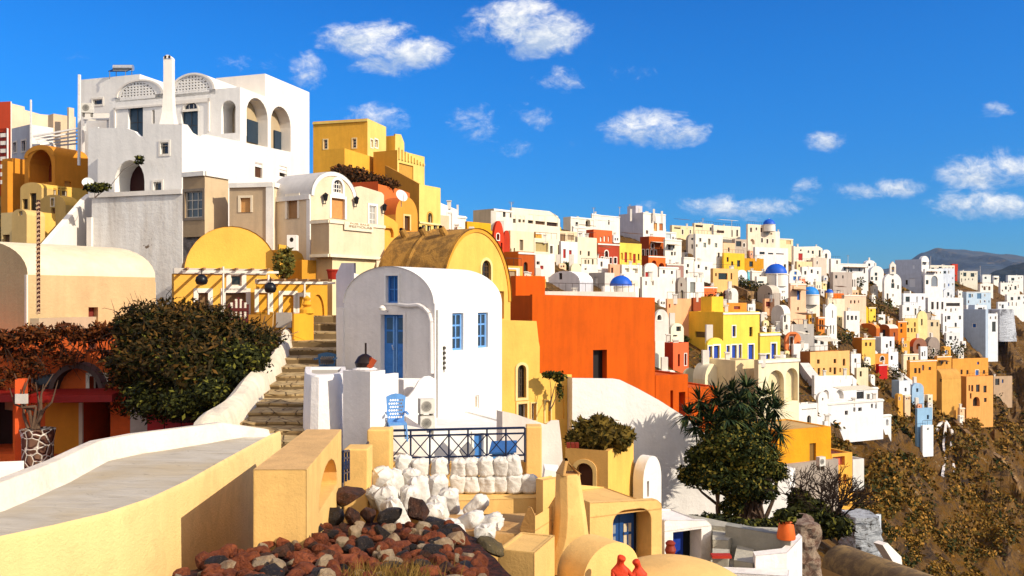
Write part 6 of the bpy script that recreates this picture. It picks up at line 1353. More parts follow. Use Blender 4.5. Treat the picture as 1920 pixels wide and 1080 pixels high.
def branch(p, d, L, r, k):
    if k == 0: return
    e = p+d*L; m_ = p+d*L*.5+Vector((rnd.gauss(0,.06*L), rnd.gauss(0,.06*L), 0)); mb.tube([p, m_, e], [r, r*.85, r*.7], BARKD, 5)
    for _ in range(3 if k > 2 else 2):
        n = (d+Vector((rnd.gauss(0,.55), rnd.gauss(0,.5), rnd.gauss(.1,.35)))).normalized(); branch(e, n, L*rnd.uniform(.6,.85), r*.66, k-1)
for dx_ in (-.8, -.3, .25, .7, 1.1): branch(P(1545+dx_*6, 1010, 30), Vector((dx_*.7, rnd.gauss(0,.3), 1)).normalized(), .8, .06, 6)
t.part('branch', mb)
bush('dark_shrub', 'low dark tangled shrub at the foot of the bare tree', 'shrub', [(P(1520,960,29),(.6,.5,.45)),(P(1560,985,29.5),(.7,.6,.4)),(P(1500,940,30),(.45,.4,.45))], 2600, .11, L_DARK, 51, elong=2.2)
bush('pot_bed_shrubs', 'low dark groundcover bed along the back of the bench terrace', 'shrub', [(P(1330,975,27),(1.0,.4,.16)),(P(1400,985,27),(1.1,.4,.18)),(P(1460,985,27),(.8,.5,.22))], 2000, .1, L_DARK, 52)
# ================================================================ orange block by the tree
h = House('ochre_orange_block', 'plain ochre orange house with narrow brown door and flat tan roof right of the tree', 'house', loc=P(1457, 905, 56))
OO = plaster('F8A81C', bs=5, bd=.02, var=.12)
Bx = block(h, 1446, 1458, 1558, 808, 880, 55, b=64, col=OO, cap='D8B070', par=.05, dl=4, below=.3); h.win(Bx.R, 1518, 831, 1530, 874, 'n', pane='8A6428', sur=None)
Bx = block(h, 1462, 1466, 1572, 872, 970, 54.8, b=64, col=plaster('B8A898', var=.15), par=.02, dl=4, below=2, part='grey_base'); h.finish()
ac_unit(1535, 857, 1550, 874, 53.6, -26+52, 'white air conditioner on the ochre orange block', wd=.3)
h = House('orange_annex', 'narrow orange annexe with pink panel and dark openings beside the ochre block', 'house', loc=P(1560, 940, 57)); Bx = block(h, 1556, 1559, 1598, 852, 950, 57, b=66, col=plaster('FFB84A'), cap='7A3A28', par=.1, dl=3.5)
h.win(Bx.R, 1561, 856, 1584, 873, 'g', pane=plaster('E87A5A'), depth=.25); h.win(Bx.R, 1569, 889, 1577, 908, 'o', depth=.3); h.win(Bx.R, 1581, 889, 1587, 906, 'o', depth=.3); h.finish()
h = House('white_pier', 'white pier with shadowed arch right of the leafy tree', 'wall', loc=P(1470, 965, 40)); Bx = block(h, 1466, 1468, 1491, 880, 980, 39, b=66, col=WP, dl=.8, par=.01); h.finish()
h = House('pale_shed', 'tiny pale shed on the slope right of the orange annexe', 'shed', loc=P(1600, 875, 62)); Bx = block(h, 1596, 1599, 1620, 862, 880, 61, b=66, col='E8E4DC', dl=2); h.finish()
# ================================================================ the town on the hillside
def T(label, xl, xc, xr, yt, yb, col='FFF2E0', wins=(), kind='b', ysp=None, colr=None, roofcol=None, topR=None, Y=None, name='house', cat='house', dl=None, dr=None, b=None, below=None, dome_=None, chim=(), detail=True):
    Y = Y or D(xc, yb); below = below if below is not None else .02*Y+1
    h = House(name, label, cat, loc=P(xc, yb, Y))
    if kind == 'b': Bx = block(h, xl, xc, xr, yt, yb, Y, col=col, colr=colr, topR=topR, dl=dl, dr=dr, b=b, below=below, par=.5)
    else: Bx = barrel(h, kind[1], xl, xc, xr, ysp, yt, yb, Y, col=col, roofcol=roofcol, dl=dl, dr=dr, b=b, below=below, n=12)
    for w_ in wins:
        F_ = Bx.L if (w_[0]+w_[2])/2 < xc else Bx.R
        c = w_[4]; kw = {}
        if len(w_) > 5: kw['pane'] = w_[5]
        kw['frame'] = None
        if STY[c][5] is None and c in 'wW': kw['sur'] = None
        kw['depth'] = min(.8 if c == 'A' else .3, STY[c][6]+(.3 if c == 'A' else .04))
        h.win(F_, *w_[:4], c, **kw)
    for (px, py) in chim:
        p = P(px, py, Y+1.5); w_ = .0011*Y; q_ = MB(); q_.box(p+Vector((-w_,-w_,-.014*Y)), p+Vector((w_,w_,0)), wm('FFF6E8')); h.part('chimney', q_)
    if dome_:
        px, py, r, cc = dome_; c_ = Bx.pt(Bx.lL/2, Bx.lR/2, 0); Yc = c_.y; R__ = r/FPX*Yc; p = P(px, py, Yc); mb = MB()
        mb.lathe(p+Vector((0,0,-1.2*R__)), [(R__*.98,0),(R__*.98,1.1*R__),(R__*1.06,1.12*R__),(R__*1.06,1.2*R__)], wm('FFF6E8'), 24); dome(mb, p, R__, R__*.93, cc); h.part('dome', mb, smooth=True)
        mb = MB(); mb.bar(p+Vector((0,0,R__*.9)), p+Vector((0,0,R__*1.12)), R__*.05, wm('FFF6E8'), 5); h.part('finial', mb)
    if detail: dress(h, Bx, kind, wins, xl, xc, xr, yt, yb, Y, col)
    h.finish(); return h, Bx
DR = random.Random(2024); RAIL = paint('4A3A30', .6); SHUT = ['6A7480','4A3A2C','2A2622','8A7A64','2F62B0','7A4A2C']
def dress(h, B, kind, wins, xl, xc, xr, yt, yb, Y, col):
    wR = xr-xc; zt = B.zt if kind == 'b' else B.zs; R = B.R; px = Y/FPX
    hgt = zt-(CZ+(HOR-yb)/FPX*Y); lr = B.lR
    # extra small openings where the lit wall is bare
    occ = [(F_, min(a for a, z in p)-.3, max(a for a, z in p)+.3, min(z for a, z in p)-.3, max(z for a, z in p)+.3) for F_, p, d in h.holes]
    if wR > 9 and hgt > 2.2:
        zb = zt-hgt; nfl = max(1, int(hgt/2.9)); want = max(1, int(lr/2.1))
        for f in range(nfl):
            for i in range(want):
                if DR.random() < .42: continue
                a = lr*(i+.5)/want+DR.uniform(-.2,.2); z = zt-.95-f*2.9+DR.uniform(-.15,.15); ww = DR.choice((.5,.62,.75)); hh = DR.choice((.8,1.0,1.25,1.9)); z0 = z-hh
                if z0 < zb or a-ww/2 < .2 or a+ww/2 > lr-.2 or any(F_ is R and a+ww/2 > x0 and a-ww/2 < x1 and z > y0 and z0 < y1 for F_, x0, x1, y0, y1 in occ): continue
                door = hh > 1.5; poly = archpoly(a-ww/2, z0, a+ww/2, z) if DR.random() < .3 else rect(a-ww/2, z0, a+ww/2, z)
                h.pane(R, poly, .25, 'door' if door else 'window', glass('2A2826') if DR.random() < .6 else paint(DR.choice(SHUT), .6), sur=('FFF6E8' if DR.random() < .5 else None), swid=.14)
    if kind != 'b': 
        if DR.random() < .5: q_ = MB(); p = R.pt(lr*.5, (B.za if kind=='vR' else B.zs+.3), -.8); q_.box(p+Vector((-.28,-.28,-1)), p+Vector((.28,.28,1.1)), wm('FFF6E8')); h.part('chimney', q_)
        return
    q = DR.random()
    if min(B.lL, lr) > 2.6 and DR.random() < .62:       # roof hut
        a, c = DR.uniform(.35,.6)*B.lL, DR.uniform(.15,.5)*lr; s1, s2 = B.lL*DR.uniform(.25,.4), lr*DR.uniform(.25,.42); hh = DR.uniform(.9,2.0); q_ = MB(); m = wm(col if DR.random() < .6 else 'FFF2E0')
        P4 = [B.pt(a, c, zt-.6), B.pt(min(a+s1, B.lL-.1), c, zt-.6), B.pt(min(a+s1, B.lL-.1), min(c+s2, lr-.1), zt-.6), B.pt(a, min(c+s2, lr-.1), zt-.6)]
        if DR.random() < .3: 
            arc = [(k/10, math.sin(math.pi*k/10)) for k in range(11)]; r1 = [P4[0].lerp(P4[3], u_)+Vector((0,0,.5+hh*.4+s_*hh*.6)) for u_, s_ in arc]; r2 = [P4[1].lerp(P4[2], u_)+Vector((0,0,.5+hh*.4+s_*hh*.6)) for u_, s_ in arc]; q_.grid([r1, r2], m); q_.poly([P4[0], *r1, P4[3]], m); q_.poly([P4[1], *r2, P4[2]], m)
            q_.poly([P4[0], r1[0], r2[0], P4[1]], m)
        else: q_.hexa(P4+[p+Vector((0,0,.6+hh)) for p in P4], m)
        h.part('roof_room', q_)
    for _ in range(DR.choice((0,0,1,1,2))):
        q_ = MB(); p = B.pt(DR.uniform(.1,.9)*B.lL, DR.uniform(.1,.9)*lr, zt-.6); r = DR.uniform(.15,.26); hh = DR.uniform(.75,1.3); q_.box(p+Vector((-r,-r,0)), p+Vector((r,r,hh)), wm('FFF6E8')); q_.box(p+Vector((-r-.07,-r-.07,hh)), p+Vector((r+.07,r+.07,hh+.1)), wm('FFF6E8')); h.part('chimney', q_)
    if q < .30 and lr > 2:
        q_ = MB(); q_.bar(B.R.pt(.1, zt+.75, -.1), B.R.pt(lr-.1, zt+.75, -.1), .035, RAIL); n = max(2, int(lr/.9))
        for i in range(n+1): q_.bar(B.R.pt(.1+(lr-.2)*i/n, zt-.05, -.1), B.R.pt(.1+(lr-.2)*i/n, zt+.75, -.1), .025, RAIL)
        h.part('railing', q_)
    elif q < .6: h.mb('cornice').fbox(B.R, -.06, lr+.06, zt-.28, zt-.08, 0, .1, wm('FFF6E8'))
    if DR.random() < .22 and lr > 2.4:                    # shade canopy of reeds
        z = zt-1.0 if hgt > 4 else zt+1.7; o_ = 1.5; q_ = MB(); a0, a1 = lr*.1, lr*DR.uniform(.5,.9); q_.hexa([B.R.pt(a0,z-.25,o_), B.R.pt(a1,z-.25,o_), B.R.pt(a1,z,-.1), B.R.pt(a0,z,-.1), B.R.pt(a0,z-.2,o_), B.R.pt(a1,z-.2,o_), B.R.pt(a1,z+.06,-.1), B.R.pt(a0,z+.06,-.1)], paint(DR.choice(('6A4A2C','E8DCC4','8A6A44')), .9)); h.part('canopy', q_)
DOM = paint('1E5CC8', .5, .9); DOM2 = paint('2A86D8', .5, .9)
w = lambda *xs: [(x0, y0, x1, y1, c) for x0, y0, x1, y1, c in xs]
TOWN = [
 ('white house with sloping parapet at the foot of the yellow tower house',824,825,858,380,428,'FFF6EA',[], dict(topR=[(825,380),(852,391),(858,394)])),
 ('white lumpy roofed house with one tall chimney beside the yellow parapet',830,840,874,402,432,'FFF6EA',[(845,408,848,413,'w'),(853,407,858,411,'w')],dict(chim=((858,384),))),
 ('pinkish house wall under the sloping white parapet',822,824,842,403,440,'F4C8A4',[],dict()),
 ('long bright yellow parapet house behind the brown ribbed vault',872,876,930,415,450,'F8B020',[],dict()),
 ('tan topped cream block with small posts on the skyline',887,926,961,391,425,'E8CDA4',[(943,397,948,407,'w'),(956,400,959,408,'w')],dict(colr='FFF2DC')),
 ('long white roofed restaurant with dark open terraces on the skyline',956,960,1050,390,430,'FFF0D4',[(962,404,967,418,'o'),(972,405,977,417,'o'),(980,405,984,417,'o'),(990,402,1000,419,'o'),(1004,404,1022,421,'o','5A3A20'),(1025,404,1046,424,'o','3A2218')],dict(topR=[(960,389),(990,392),(1030,396),(1050,412)])),
 ('rounded yellow balcony under the skyline restaurant',1001,1004,1052,422,436,'FFC83C',[(1012,428,1018,434,'w')],dict()),
 ('red vaulted house with round gable right of the brown vault',922,926,945,414,485,'E04420',[(931,438,936,450,'a'),(942-3,455,942,470,'w')],dict(kind='vR',ysp=452,roofcol='D03A1C')),
 ('small dark red gable behind the red vaulted house',943,945,956,432,485,'C83A1C',[],dict(kind='vR',ysp=446)),
 ('cream house with pale stair gable beside the red vault',952,957,1001,432,476,'F8E4BC',[(957,466,959,472,'w'),(963,465,966,472,'w')],dict()),
 ('cream house with wide shaded alcove and pale sill',998,1002,1046,446,480,'FFF0CC',[(1004,452,1028,472,'o','B8A068')],dict()),
 ('rust orange block under the cream stair gable',945,972,1002,471,516,'D86E1C',[],dict(colr='C0581C')),
 ('ochre low house with shuttered window above the orange house',946,949,980,498,525,'F4B450',[(952,505,968,522,'n','A89070')],dict()),
 ('tan walled house with broad brown shutters on the upper row',1038,1044,1082,432,456,'F4DCB4',[(1044,437,1060,452,'g','8A6A48'),(1064,437,1076,450,'g','A88C6C')],dict()),
 ('small white house with two red doors',1048,1052,1083,452,496,'FFF4EA',[(1056,467,1061,484,'r'),(1067,469,1072,482,'r')],dict()),
 ('tall cream house with rows of narrow windows',1078,1083,1119,444,498,'FBEBCB',[(1087,470,1090,478,'w'),(1102,471,1106,480,'w'),(1096,487,1099,495,'w'),(1102,487,1105,495,'w'),(1110,486,1113,496,'w')],dict()),
 ('white blank house left of the orange upper house',1072,1075,1099,424,448,'FFF2E4',[],dict()),
 ('long white house with arched niche on the skyline',1056,1070,1112,406,432,'FBE8C8',[(1098,411,1107,425,'A')],dict(colr='FFF4DC')),
 ('white ridge house with thin dark roof line',1108,1110,1162,401,430,'FFF4E4',[],dict(topR=[(1110,400),(1160,409)])),
 ('orange upper house with white openings',1097,1113,1148,430,460,'E8501C',[(1125,444,1129,453,'g','FFF0E0'),(1132,442,1136,453,'g','FFF0E0'),(1140,443,1143,453,'g','FFF0E0')],dict(colr='F4703A')),
 ('brick red facade with white arched window over four white framed windows',1118,1121,1161,455,508,'E88848',[(1134,470,1140,482,'a'),(1127,482,1131,494,'W'),(1135,483,1139,494,'W'),(1143,483,1147,494,'W'),(1151,483,1156,494,'W')],dict(colr='B84428')),
 ('large grey sided white house with spiky chimneys and two tan shutters',1160,1206,1248,398,455,'D4CCD0',[(1226,418,1232,433,'n','E8A050'),(1236,419,1243,432,'n','B86A30')],dict(colr='FFF6EA',chim=((1183,392),(1199,391),(1212,398),(1226,392),(1241,396)))),  # grey left wall is the white house's shade, painted
 ('pale yellow stepped gable in front of the grey sided house',1181,1184,1217,420,446,'FFF2C4',[(1190,432,1193,441,'w')],dict(topR=[(1184,420),(1196,423),(1203,430),(1210,426),(1217,432)])),
 ('lemon yellow facade with two red doors and open porches',1160,1162,1203,455,500,'FFDA5C',[(1164,474,1168,486,'g','D8A030'),(1171,473,1176,492,'r'),(1179,474,1184,488,'g','F0A030'),(1187,476,1192,493,'r'),(1196,476,1199,488,'w')],dict()),
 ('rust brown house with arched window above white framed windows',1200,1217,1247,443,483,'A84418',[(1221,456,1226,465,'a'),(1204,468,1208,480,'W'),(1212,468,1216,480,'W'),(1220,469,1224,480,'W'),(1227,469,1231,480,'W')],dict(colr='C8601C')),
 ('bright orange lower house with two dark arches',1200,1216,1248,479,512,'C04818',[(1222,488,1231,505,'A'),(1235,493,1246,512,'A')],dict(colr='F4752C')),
 ('small white arch house with red door under the orange arches',1206,1209,1233,493,526,'FFF4E6',[(1210,510,1216,521,'r')],dict(kind='vR',ysp=503)),
 ('white house with three tiny square windows right of the orange arches',1244,1247,1278,448,496,'FFF6E6',[(1262,460,1265,466,'w'),(1258,472,1262,479,'w'),(1264,472,1267,479,'w')],dict()),
 ('white balcony house with pale blue railing panels',1238,1241,1268,434,452,'F0F0EC',[(1246,438,1258,448,'g','C8D4D8')],dict()),
 ('low tan roofed house on the ridge right of the spiky chimneys',1256,1260,1300,422,444,'F8E0B0',[(1264,424,1276,429,'o')],dict()),
 ('narrow cream roof terrace on the middle of the ridge',1298,1302,1338,418,440,'FFEAC0',[(1304,421,1318,426,'o')],dict()),
 ('wide cream house with curved dark awning on the ridge',1334,1338,1388,422,448,'FFF0D4',[(1344,432,1358,437,'o','4A2C1C')],dict()),
 ('large plain white house with three small square windows',1300,1304,1355,438,500,'FFF6E4',[(1305,458,1308,463,'w'),(1319,455,1324,464,'w','8A9088'),(1340,456,1345,464,'w','8A9088')],dict()),
 ('grey round vault end beside the large plain white house',1286,1290,1307,439,475,'B4A698',[(1296,446,1300,450,'w')],dict(kind='vR',ysp=450)),
 ('pinkish brown roofed shed between white houses',1246,1250,1281,494,518,'B08478',[],dict()),
 ('white house with shaded doorway below the grey vault end',1277,1282,1301,482,524,'FFF4E8',[(1288,495,1292,501,'w'),(1286,506,1290,513,'w')],dict()),
 ('small peach house at the left of the yellow terrace',1352,1356,1378,455,482,'F6CCA0',[(1365,464,1368,472,'w')],dict()),
 ('grey shaded cube above the yellow terrace',1372,1378,1400,448,480,'C8B4A0',[(1380,452,1390,462,'w')],dict()),
 ('bright yellow terrace house with dark arched recess',1354,1357,1396,474,514,'FFC838',[(1371,490,1375,499,'w'),(1382,488,1388,500,'w')],dict()),
 ('ochre block at the right of the bright yellow terrace',1392,1396,1432,484,516,'D8961C',[(1405,490,1412,500,'w')],dict()),
 ('tall cream tower block with small blue dome on the skyline',1399,1402,1454,420,470,'FDE4C8',[(1406,448,1415,458,'A','6A4A34'),(1437,436,1448,440,'w','A89878'),(1448,424,1451,430,'w')],dict(dome_=(1442,421,11,DOM))),
 ('cream step house just right of the tower block',1450,1453,1462,434,478,'FFF2E0',[(1451,438,1453,444,'w')],dict()),
 ('pale yellow low house on the skyline right of the tower',1458,1461,1487,447,482,'FFE4B4',[(1474,451,1483,458,'g','D8B480')],dict()),
 ('broad white house with row of slit windows below the tower block',1412,1416,1478,463,512,'FFF4EA',[(1424,472,1434,477,'w'),(1440,474,1450,477,'w'),(1455,475,1470,477,'w'),(1420,484,1424,490,'w')],dict()),
 ('cream house with one dark red door on the upper right slope',1484,1488,1542,461,504,'FFF0DA',[(1497,475,1505,488,'r'),(1500,467,1503,471,'w'),(1522,470,1526,476,'w')],dict(topR=[(1488,463),(1535,462),(1542,466)])),
 ('peach low house under the red door house',1490,1494,1523,490,516,'FFDCA8',[(1497,496,1500,501,'w')],dict()),
 ('beige wall house on the upper right slope',1520,1525,1550,483,516,'E4D0BC',[],dict()),
 ('white round gabled house with tall dark window on the upper right slope',1538,1542,1558,468,506,'FFF8EE',[(1547,475,1551,486,'a')],dict(kind='vR',ysp=477)),
 ('white narrow house with tall dark slit at the town edge',1554,1558,1576,485,520,'FFF4E8',[(1568,488,1571,495,'w')],dict()),
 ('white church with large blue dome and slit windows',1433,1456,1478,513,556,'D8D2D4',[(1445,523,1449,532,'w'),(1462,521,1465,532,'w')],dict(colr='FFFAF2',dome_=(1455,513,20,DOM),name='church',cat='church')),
 ('small white gable with three blue windows right of the domed church',1478,1480,1503,505,540,'FFF6EC',[(1489,509,1494,515,'b'),(1487,518,1493,526,'b'),(1496,518,1502,526,'b')],dict(kind='vR',ysp=516)),
 ('grey brown shaded vault under the domed church',1420,1448,1462,534,580,'BCAC9C',[(1440,549,1443,553,'w')],dict(kind='vL',ysp=549,roofcol='D8C8B4')),
 ('tall peach house under the second blue dome',1478,1482,1511,531,612,'FBCBA2',[(1486,536,1488,544,'w'),(1495,576,1498,582,'w')],dict()),
 ('cream church with bright blue dome in the middle of the slope',1505,1509,1537,552,590,'D4C8B8',[(1523,560,1526,568,'w')],dict(colr='FFF0D8',dome_=(1519,552,16,DOM2),name='church',cat='church')),
 ('tiny ochre bell house with small blue dome',1546,1549,1562,549,580,'D89C4C',[(1551,553,1560,560,'g','A86A30')],dict(dome_=(1555,549,7,DOM),name='chapel',cat='chapel')),
 ('small vivid orange house above the peach terrace',1560,1563,1582,550,574,'F87818',[],dict()),
 ('pale pink house with small dark windows',1578,1583,1624,553,590,'F8D0B0',[(1594,563,1597,569,'w'),(1601,563,1604,569,'w'),(1609,563,1611,568,'w')],dict()),
 ('long white house on the ridge left of the bell gable',1572,1576,1626,494,526,'F4F0EC',[(1582,502,1586,507,'w'),(1594,505,1598,510,'w'),(1610,503,1613,509,'w')],dict()),
 ('white vault with square window left of two on the ridge',1600,1605,1628,501,534,'FFF8F0',[(1614,509,1619,517,'w'),(1614,520,1619,527,'w')],dict(kind='vR',ysp=511)),
 ('white vault with three square windows right of two on the ridge',1627,1632,1657,499,536,'FAF4EC',[(1640,511,1645,517,'w'),(1633,519,1637,525,'w'),(1641,519,1645,526,'w')],dict(kind='vR',ysp=511)),
 ('white chapel with arched window and bell gable on top',1654,1658,1690,512,566,'FFF8F0',[(1672,523,1676,530,'a'),(1671,531,1677,540,'w')],dict(kind='vR',ysp=528,name='chapel',cat='chapel')),
 ('large blue grey shaded building with white front strip on the ridge',1678,1728,1742,486,556,'C4CAD8',[(1711,497,1715,504,'g','E8ECF4'),(1705,522,1716,538,'g','E0E4EC'),(1698,525,1702,534,'w')],dict(colr='FFFAF2')),  # blue-grey is the left face's shade put into the colour
 ('white house with grey arched window beside the blue grey building',1731,1734,1768,504,560,'FFFAF4',[(1746,517,1758,537,'a','8A8C94'),(1736,525,1741,533,'w')],dict()),
 ('cream roof terrace house with small dark openings right of the blue grey building',1740,1744,1790,497,520,'F4EAD8',[(1746,502,1752,508,'w'),(1760,500,1766,505,'w')],dict()),
 ('tiny red house with white frame on the far ridge',1782,1785,1796,495,512,'C83A1C',[(1787,498,1790,503,'w')],dict()),
 ('pale blue house with small windows below the red house',1756,1761,1790,503,545,'DCE4F0',[(1769,508,1774,513,'w'),(1764,516,1767,520,'w')],dict()),
 ('tan roofed house with two dark windows on the far slope',1795,1800,1833,508,535,'E8E0CC',[(1806,511,1812,518,'w'),(1820,512,1827,519,'w')],dict()),
 ('small white far house left of the last skyline houses',1838,1842,1858,515,530,'F4F2EC',[(1846,519,1850,523,'w')],dict()),
 ('small far white cube between the last skyline houses',1860,1863,1873,517,532,'FFFAF0',[(1865,520,1868,524,'w')],dict()),
 ('flat white far house at the right end of the skyline',1886,1890,1919,516,534,'F4F4F0',[(1896,521,1902,526,'w')],dict()),
 ('cluster of small white terraces near the right edge',1872,1876,1912,530,552,'FFF6EC',[(1884,537,1888,543,'w'),(1893,538,1896,544,'w'),(1902,536,1906,543,'w')],dict()),
 ('white stepped terrace below the blue grey building',1688,1694,1735,550,580,'D8E0EC',[(1698,556,1706,566,'w')],dict(colr='F4F6FA')),
 ('white roofed gallery house with dark colonnade',1730,1740,1806,558,590,'E0E0E4',[(1746,566,1751,580,'o'),(1756,566,1760,580,'o'),(1765,566,1769,580,'o'),(1774,568,1800,574,'o')],dict(colr='FFF8F4')),
 ('rounded pale blue terrace house on the far right slope',1804,1812,1858,547,572,'C8DCEE',[(1816,551,1821,558,'w','5A7A9C'),(1832,550,1840,560,'w','5A7A9C')],dict()),
 ('white cube with small windows under the dark colonnade',1764,1768,1806,588,626,'FBFAFA',[(1776,592,1782,599,'w'),(1790,605,1794,614,'w'),(1798,592,1802,599,'w')],dict()),
 ('large blue grey shaded house with single blue window on the far right',1802,1848,1853,580,640,'BCCADC',[(1824,607,1830,614,'b')],dict()),  # blue-grey tone paints the shade of the left face
 ('narrow white house with tall dark door on the far right',1850,1853,1871,588,640,'F8F8FA',[(1860,603,1867,622,'w')],dict()),
 ('white terrace house below the bell gable chapel',1686,1692,1722,572,600,'FAF6F0',[(1700,576,1705,583,'w')],dict()),
 ('grey walled low house in the middle of the right slope',1718,1738,1762,600,640,'B8A490',[(1745,604,1750,612,'w'),(1756,604,1759,612,'w')],dict(colr='E8D0A8')),
 ('yellow house with grey roof beside a round yellow gable',1690,1697,1721,597,640,'FFD27A',[(1701,615,1705,623,'w'),(1708,615,1711,623,'w'),(1714,615,1717,623,'w')],dict()),
 ('round pale yellow gable with tall slit window',1718,1720,1739,583,640,'FFE4A0',[(1727,598,1730,610,'w')],dict(kind='vR',ysp=596)),
 ('brown orange vault with dark doors, left of the orange pair',1606,1643,1650,606,640,'C86820',[(1622,618,1627,632,'d'),(1612,620,1617,632,'d')],dict(kind='vL',ysp=616,roofcol='E89040')),
 ('brown orange vault with white roof edge, right of the orange pair',1646,1668,1684,608,640,'B85C20',[(1654,618,1660,632,'d')],dict(kind='vL',ysp=616,colr='F09030',roofcol='FFE8D0')),
 ('vivid orange house with stacked small windows',1680,1684,1700,602,642,'F48C20',[(1688,607,1692,613,'w'),(1688,617,1692,624,'w')],dict()),
 ('yellow slanting gable on the rock below the ridge',1606,1612,1628,574,604,'FFC624',[],dict(topR=[(1612,576),(1624,573),(1628,580)])),
 ('small yellow house with two windows on the rocks',1626,1629,1642,576,600,'FFD850',[(1632,580,1635,584,'w'),(1638,592,1641,596,'w')],dict()),
 ('white two storey house with large dark window panes',1582,1586,1612,583,618,'FBF6EE',[(1588,591,1592,600,'w'),(1595,592,1600,600,'w'),(1603,592,1607,600,'w')],dict()),
 ('tall white narrow tower house with slit openings',1543,1547,1569,570,632,'FFFAF2',[(1550,612,1553,626,'w'),(1556,610,1559,626,'w'),(1562,610,1564,626,'w'),(1560,582,1562,596,'w')],dict(topR=[(1547,578),(1556,568),(1562,570),(1569,576)])),
 ('orange columned porch beside the white tower house',1530,1534,1546,594,628,'F49038',[(1536,600,1540,618,'w'),(1541,600,1544,618,'w')],dict()),
 ('coral arched house under the tall peach house',1486,1490,1512,584,612,'F48C5C',[(1494,590,1501,606,'A'),(1503,588,1510,604,'A')],dict()),
 ('grey plain cube with one small window',1484,1488,1526,608,644,'B8B0A8',[(1510,620,1515,627,'w')],dict()),
 ('orange gabled chapel with little pillar and dark door',1470,1473,1502,622,660,'F8884C',[(1481,632,1487,655,'n')],dict(kind='vR',ysp=638,chim=((1485,608),),name='chapel',cat='chapel')),
 ('low bright white wall house beside the orange gabled chapel',1484,1488,1516,645,668,'FFFAF2',[],dict()),
 ('white twin window house on the middle slope',1522,1527,1552,630,662,'F4EEE4',[(1526,634,1533,644,'w'),(1538,636,1545,646,'w')],dict()),
 ('pale vaulted roof above the orange gabled chapel',1446,1470,1482,572,618,'E4D8CC',[(1470,592,1473,603,'a')],dict(kind='vL',ysp=588,roofcol='FFF4E4')),
 ('white arched house with slit door left of the grey cube',1462,1468,1482,590,625,'FFF6EA',[(1470,591,1474,604,'w')],dict(kind='vR',ysp=598)),
 ('yellow two window house on the lower right slope',1598,1616,1641,634,668,'D07C20',[(1622,642,1626,649,'w'),(1630,642,1634,649,'w')],dict(colr='FFC860')),
 ('white stepped house with two dark windows left of the barrel roofs',1638,1652,1677,632,668,'E8E8EC',[(1661,645,1665,652,'w'),(1668,639,1672,650,'w')],dict(colr='FBFAFA')),
 ('grey round barrel roof near the right slope gardens',1732,1740,1762,632,664,'A8968A',[],dict(kind='vR',ysp=648)),
 ('orange red arch with small orange niche on the right slope',1704,1712,1738,634,664,'9C6A54',[(1718,644,1726,655,'A','F0801C')],dict(kind='vR',ysp=650,roofcol='E8601C')),
 ('slim white tower with two slit windows on the right slope',1722,1726,1739,650,684,'FBFAFA',[(1728,660,1731,668,'w'),(1733,658,1735,668,'w')],dict()),
 ('orange house with stairs and round dark window on the right slope',1634,1641,1666,664,690,'F49A40',[(1650,668,1658,677,'a')],dict()),
 ('long amber house with narrow windows on the lower right slope',1700,1706,1756,676,712,'F8A848',[(1714,690,1719,700,'w'),(1722,690,1726,700,'w'),(1741,688,1746,694,'w')],dict()),
 ('red roofed tiny house beside white stairs',1642,1648,1664,683,704,'C81C18',[],dict()),
 ('ochre house with small blue door near the rocks',1782,1786,1853,673,710,'F8A848',[(1801,693,1805,702,'w'),(1812,694,1816,702,'w'),(1829,694,1835,706,'b'),(1843,694,1847,701,'w')],dict()),
 ('ochre rounded dome house on the rocks',1742,1766,1802,692,745,'E8B058',[(1762,710,1766,716,'w')],dict(kind='vL',ysp=712,roofcol='D8A050')),
 ('orange villa with arched door and dark windows at the lower right',1798,1812,1862,706,762,'E89440',[(1816,722,1819,733,'w'),(1821,722,1825,734,'w'),(1830,721,1837,735,'w'),(1844,723,1850,736,'w'),(1824,744,1837,762,'A'),(1845,746,1850,754,'w')],dict(colr='FBB262')),
 ('small flat roofed hut right of the orange villa',1860,1863,1898,706,726,'C8A888',[(1866,710,1874,722,'w')],dict()),
 ('pale blue stepped house in the gardens',1672,1686,1707,714,744,'B8D0E6',[(1696,727,1700,734,'w')],dict(colr='F0F4FA')),
 ('pale blue round gable in the gardens',1706,1710,1732,718,748,'A8C8E4',[(1718,728,1722,735,'w')],dict(kind='vR',ysp=730)),
 ('sky blue lower house with white frame on the slope',1716,1720,1748,766,806,'9CC4E4',[(1738,778,1742,786,'w')],dict()),
 ('small white house under the sky blue one',1726,1730,1750,798,812,'F8FAFC',[(1738,802,1742,806,'w')],dict()),
 ('peach wide house with two rows of windows above white terraces',1500,1519,1593,660,706,'B87038',[(1532,674,1537,682,'w'),(1563,673,1568,681,'w'),(1523,690,1527,699,'w'),(1533,690,1538,703,'w'),(1543,690,1547,698,'w'),(1555,689,1559,698,'w'),(1563,689,1568,702,'w'),(1574,690,1577,698,'w'),(1584,690,1587,695,'w')],dict(colr='FBC47A')),  # brown left face is painted shade on the peach wall
 ('cream small house beside the peach wide house',1602,1606,1628,690,718,'F4E0B8',[(1612,696,1616,706,'w')],dict()),
 ('long white house with curved buttress below the peach house',1522,1527,1606,704,748,'FFFAF4',[(1573,712,1576,718,'w'),(1596,710,1599,724,'w'),(1543,731,1554,748,'A','C8A080'),(1566,731,1582,748,'A','8A8078')],dict(topR=[(1527,706),(1552,704),(1598,704),(1606,712)])),
 ('white round gable at the left end of the white terraces',1530,1534,1552,735,778,'FFFAF4',[(1541,746,1544,751,'w')],dict(kind='vR',ysp=748)),
 ('white round gable in the middle of the white terraces',1586,1589,1605,730,758,'FFFAF4',[(1596,739,1599,747,'w')],dict(kind='vR',ysp=740)),
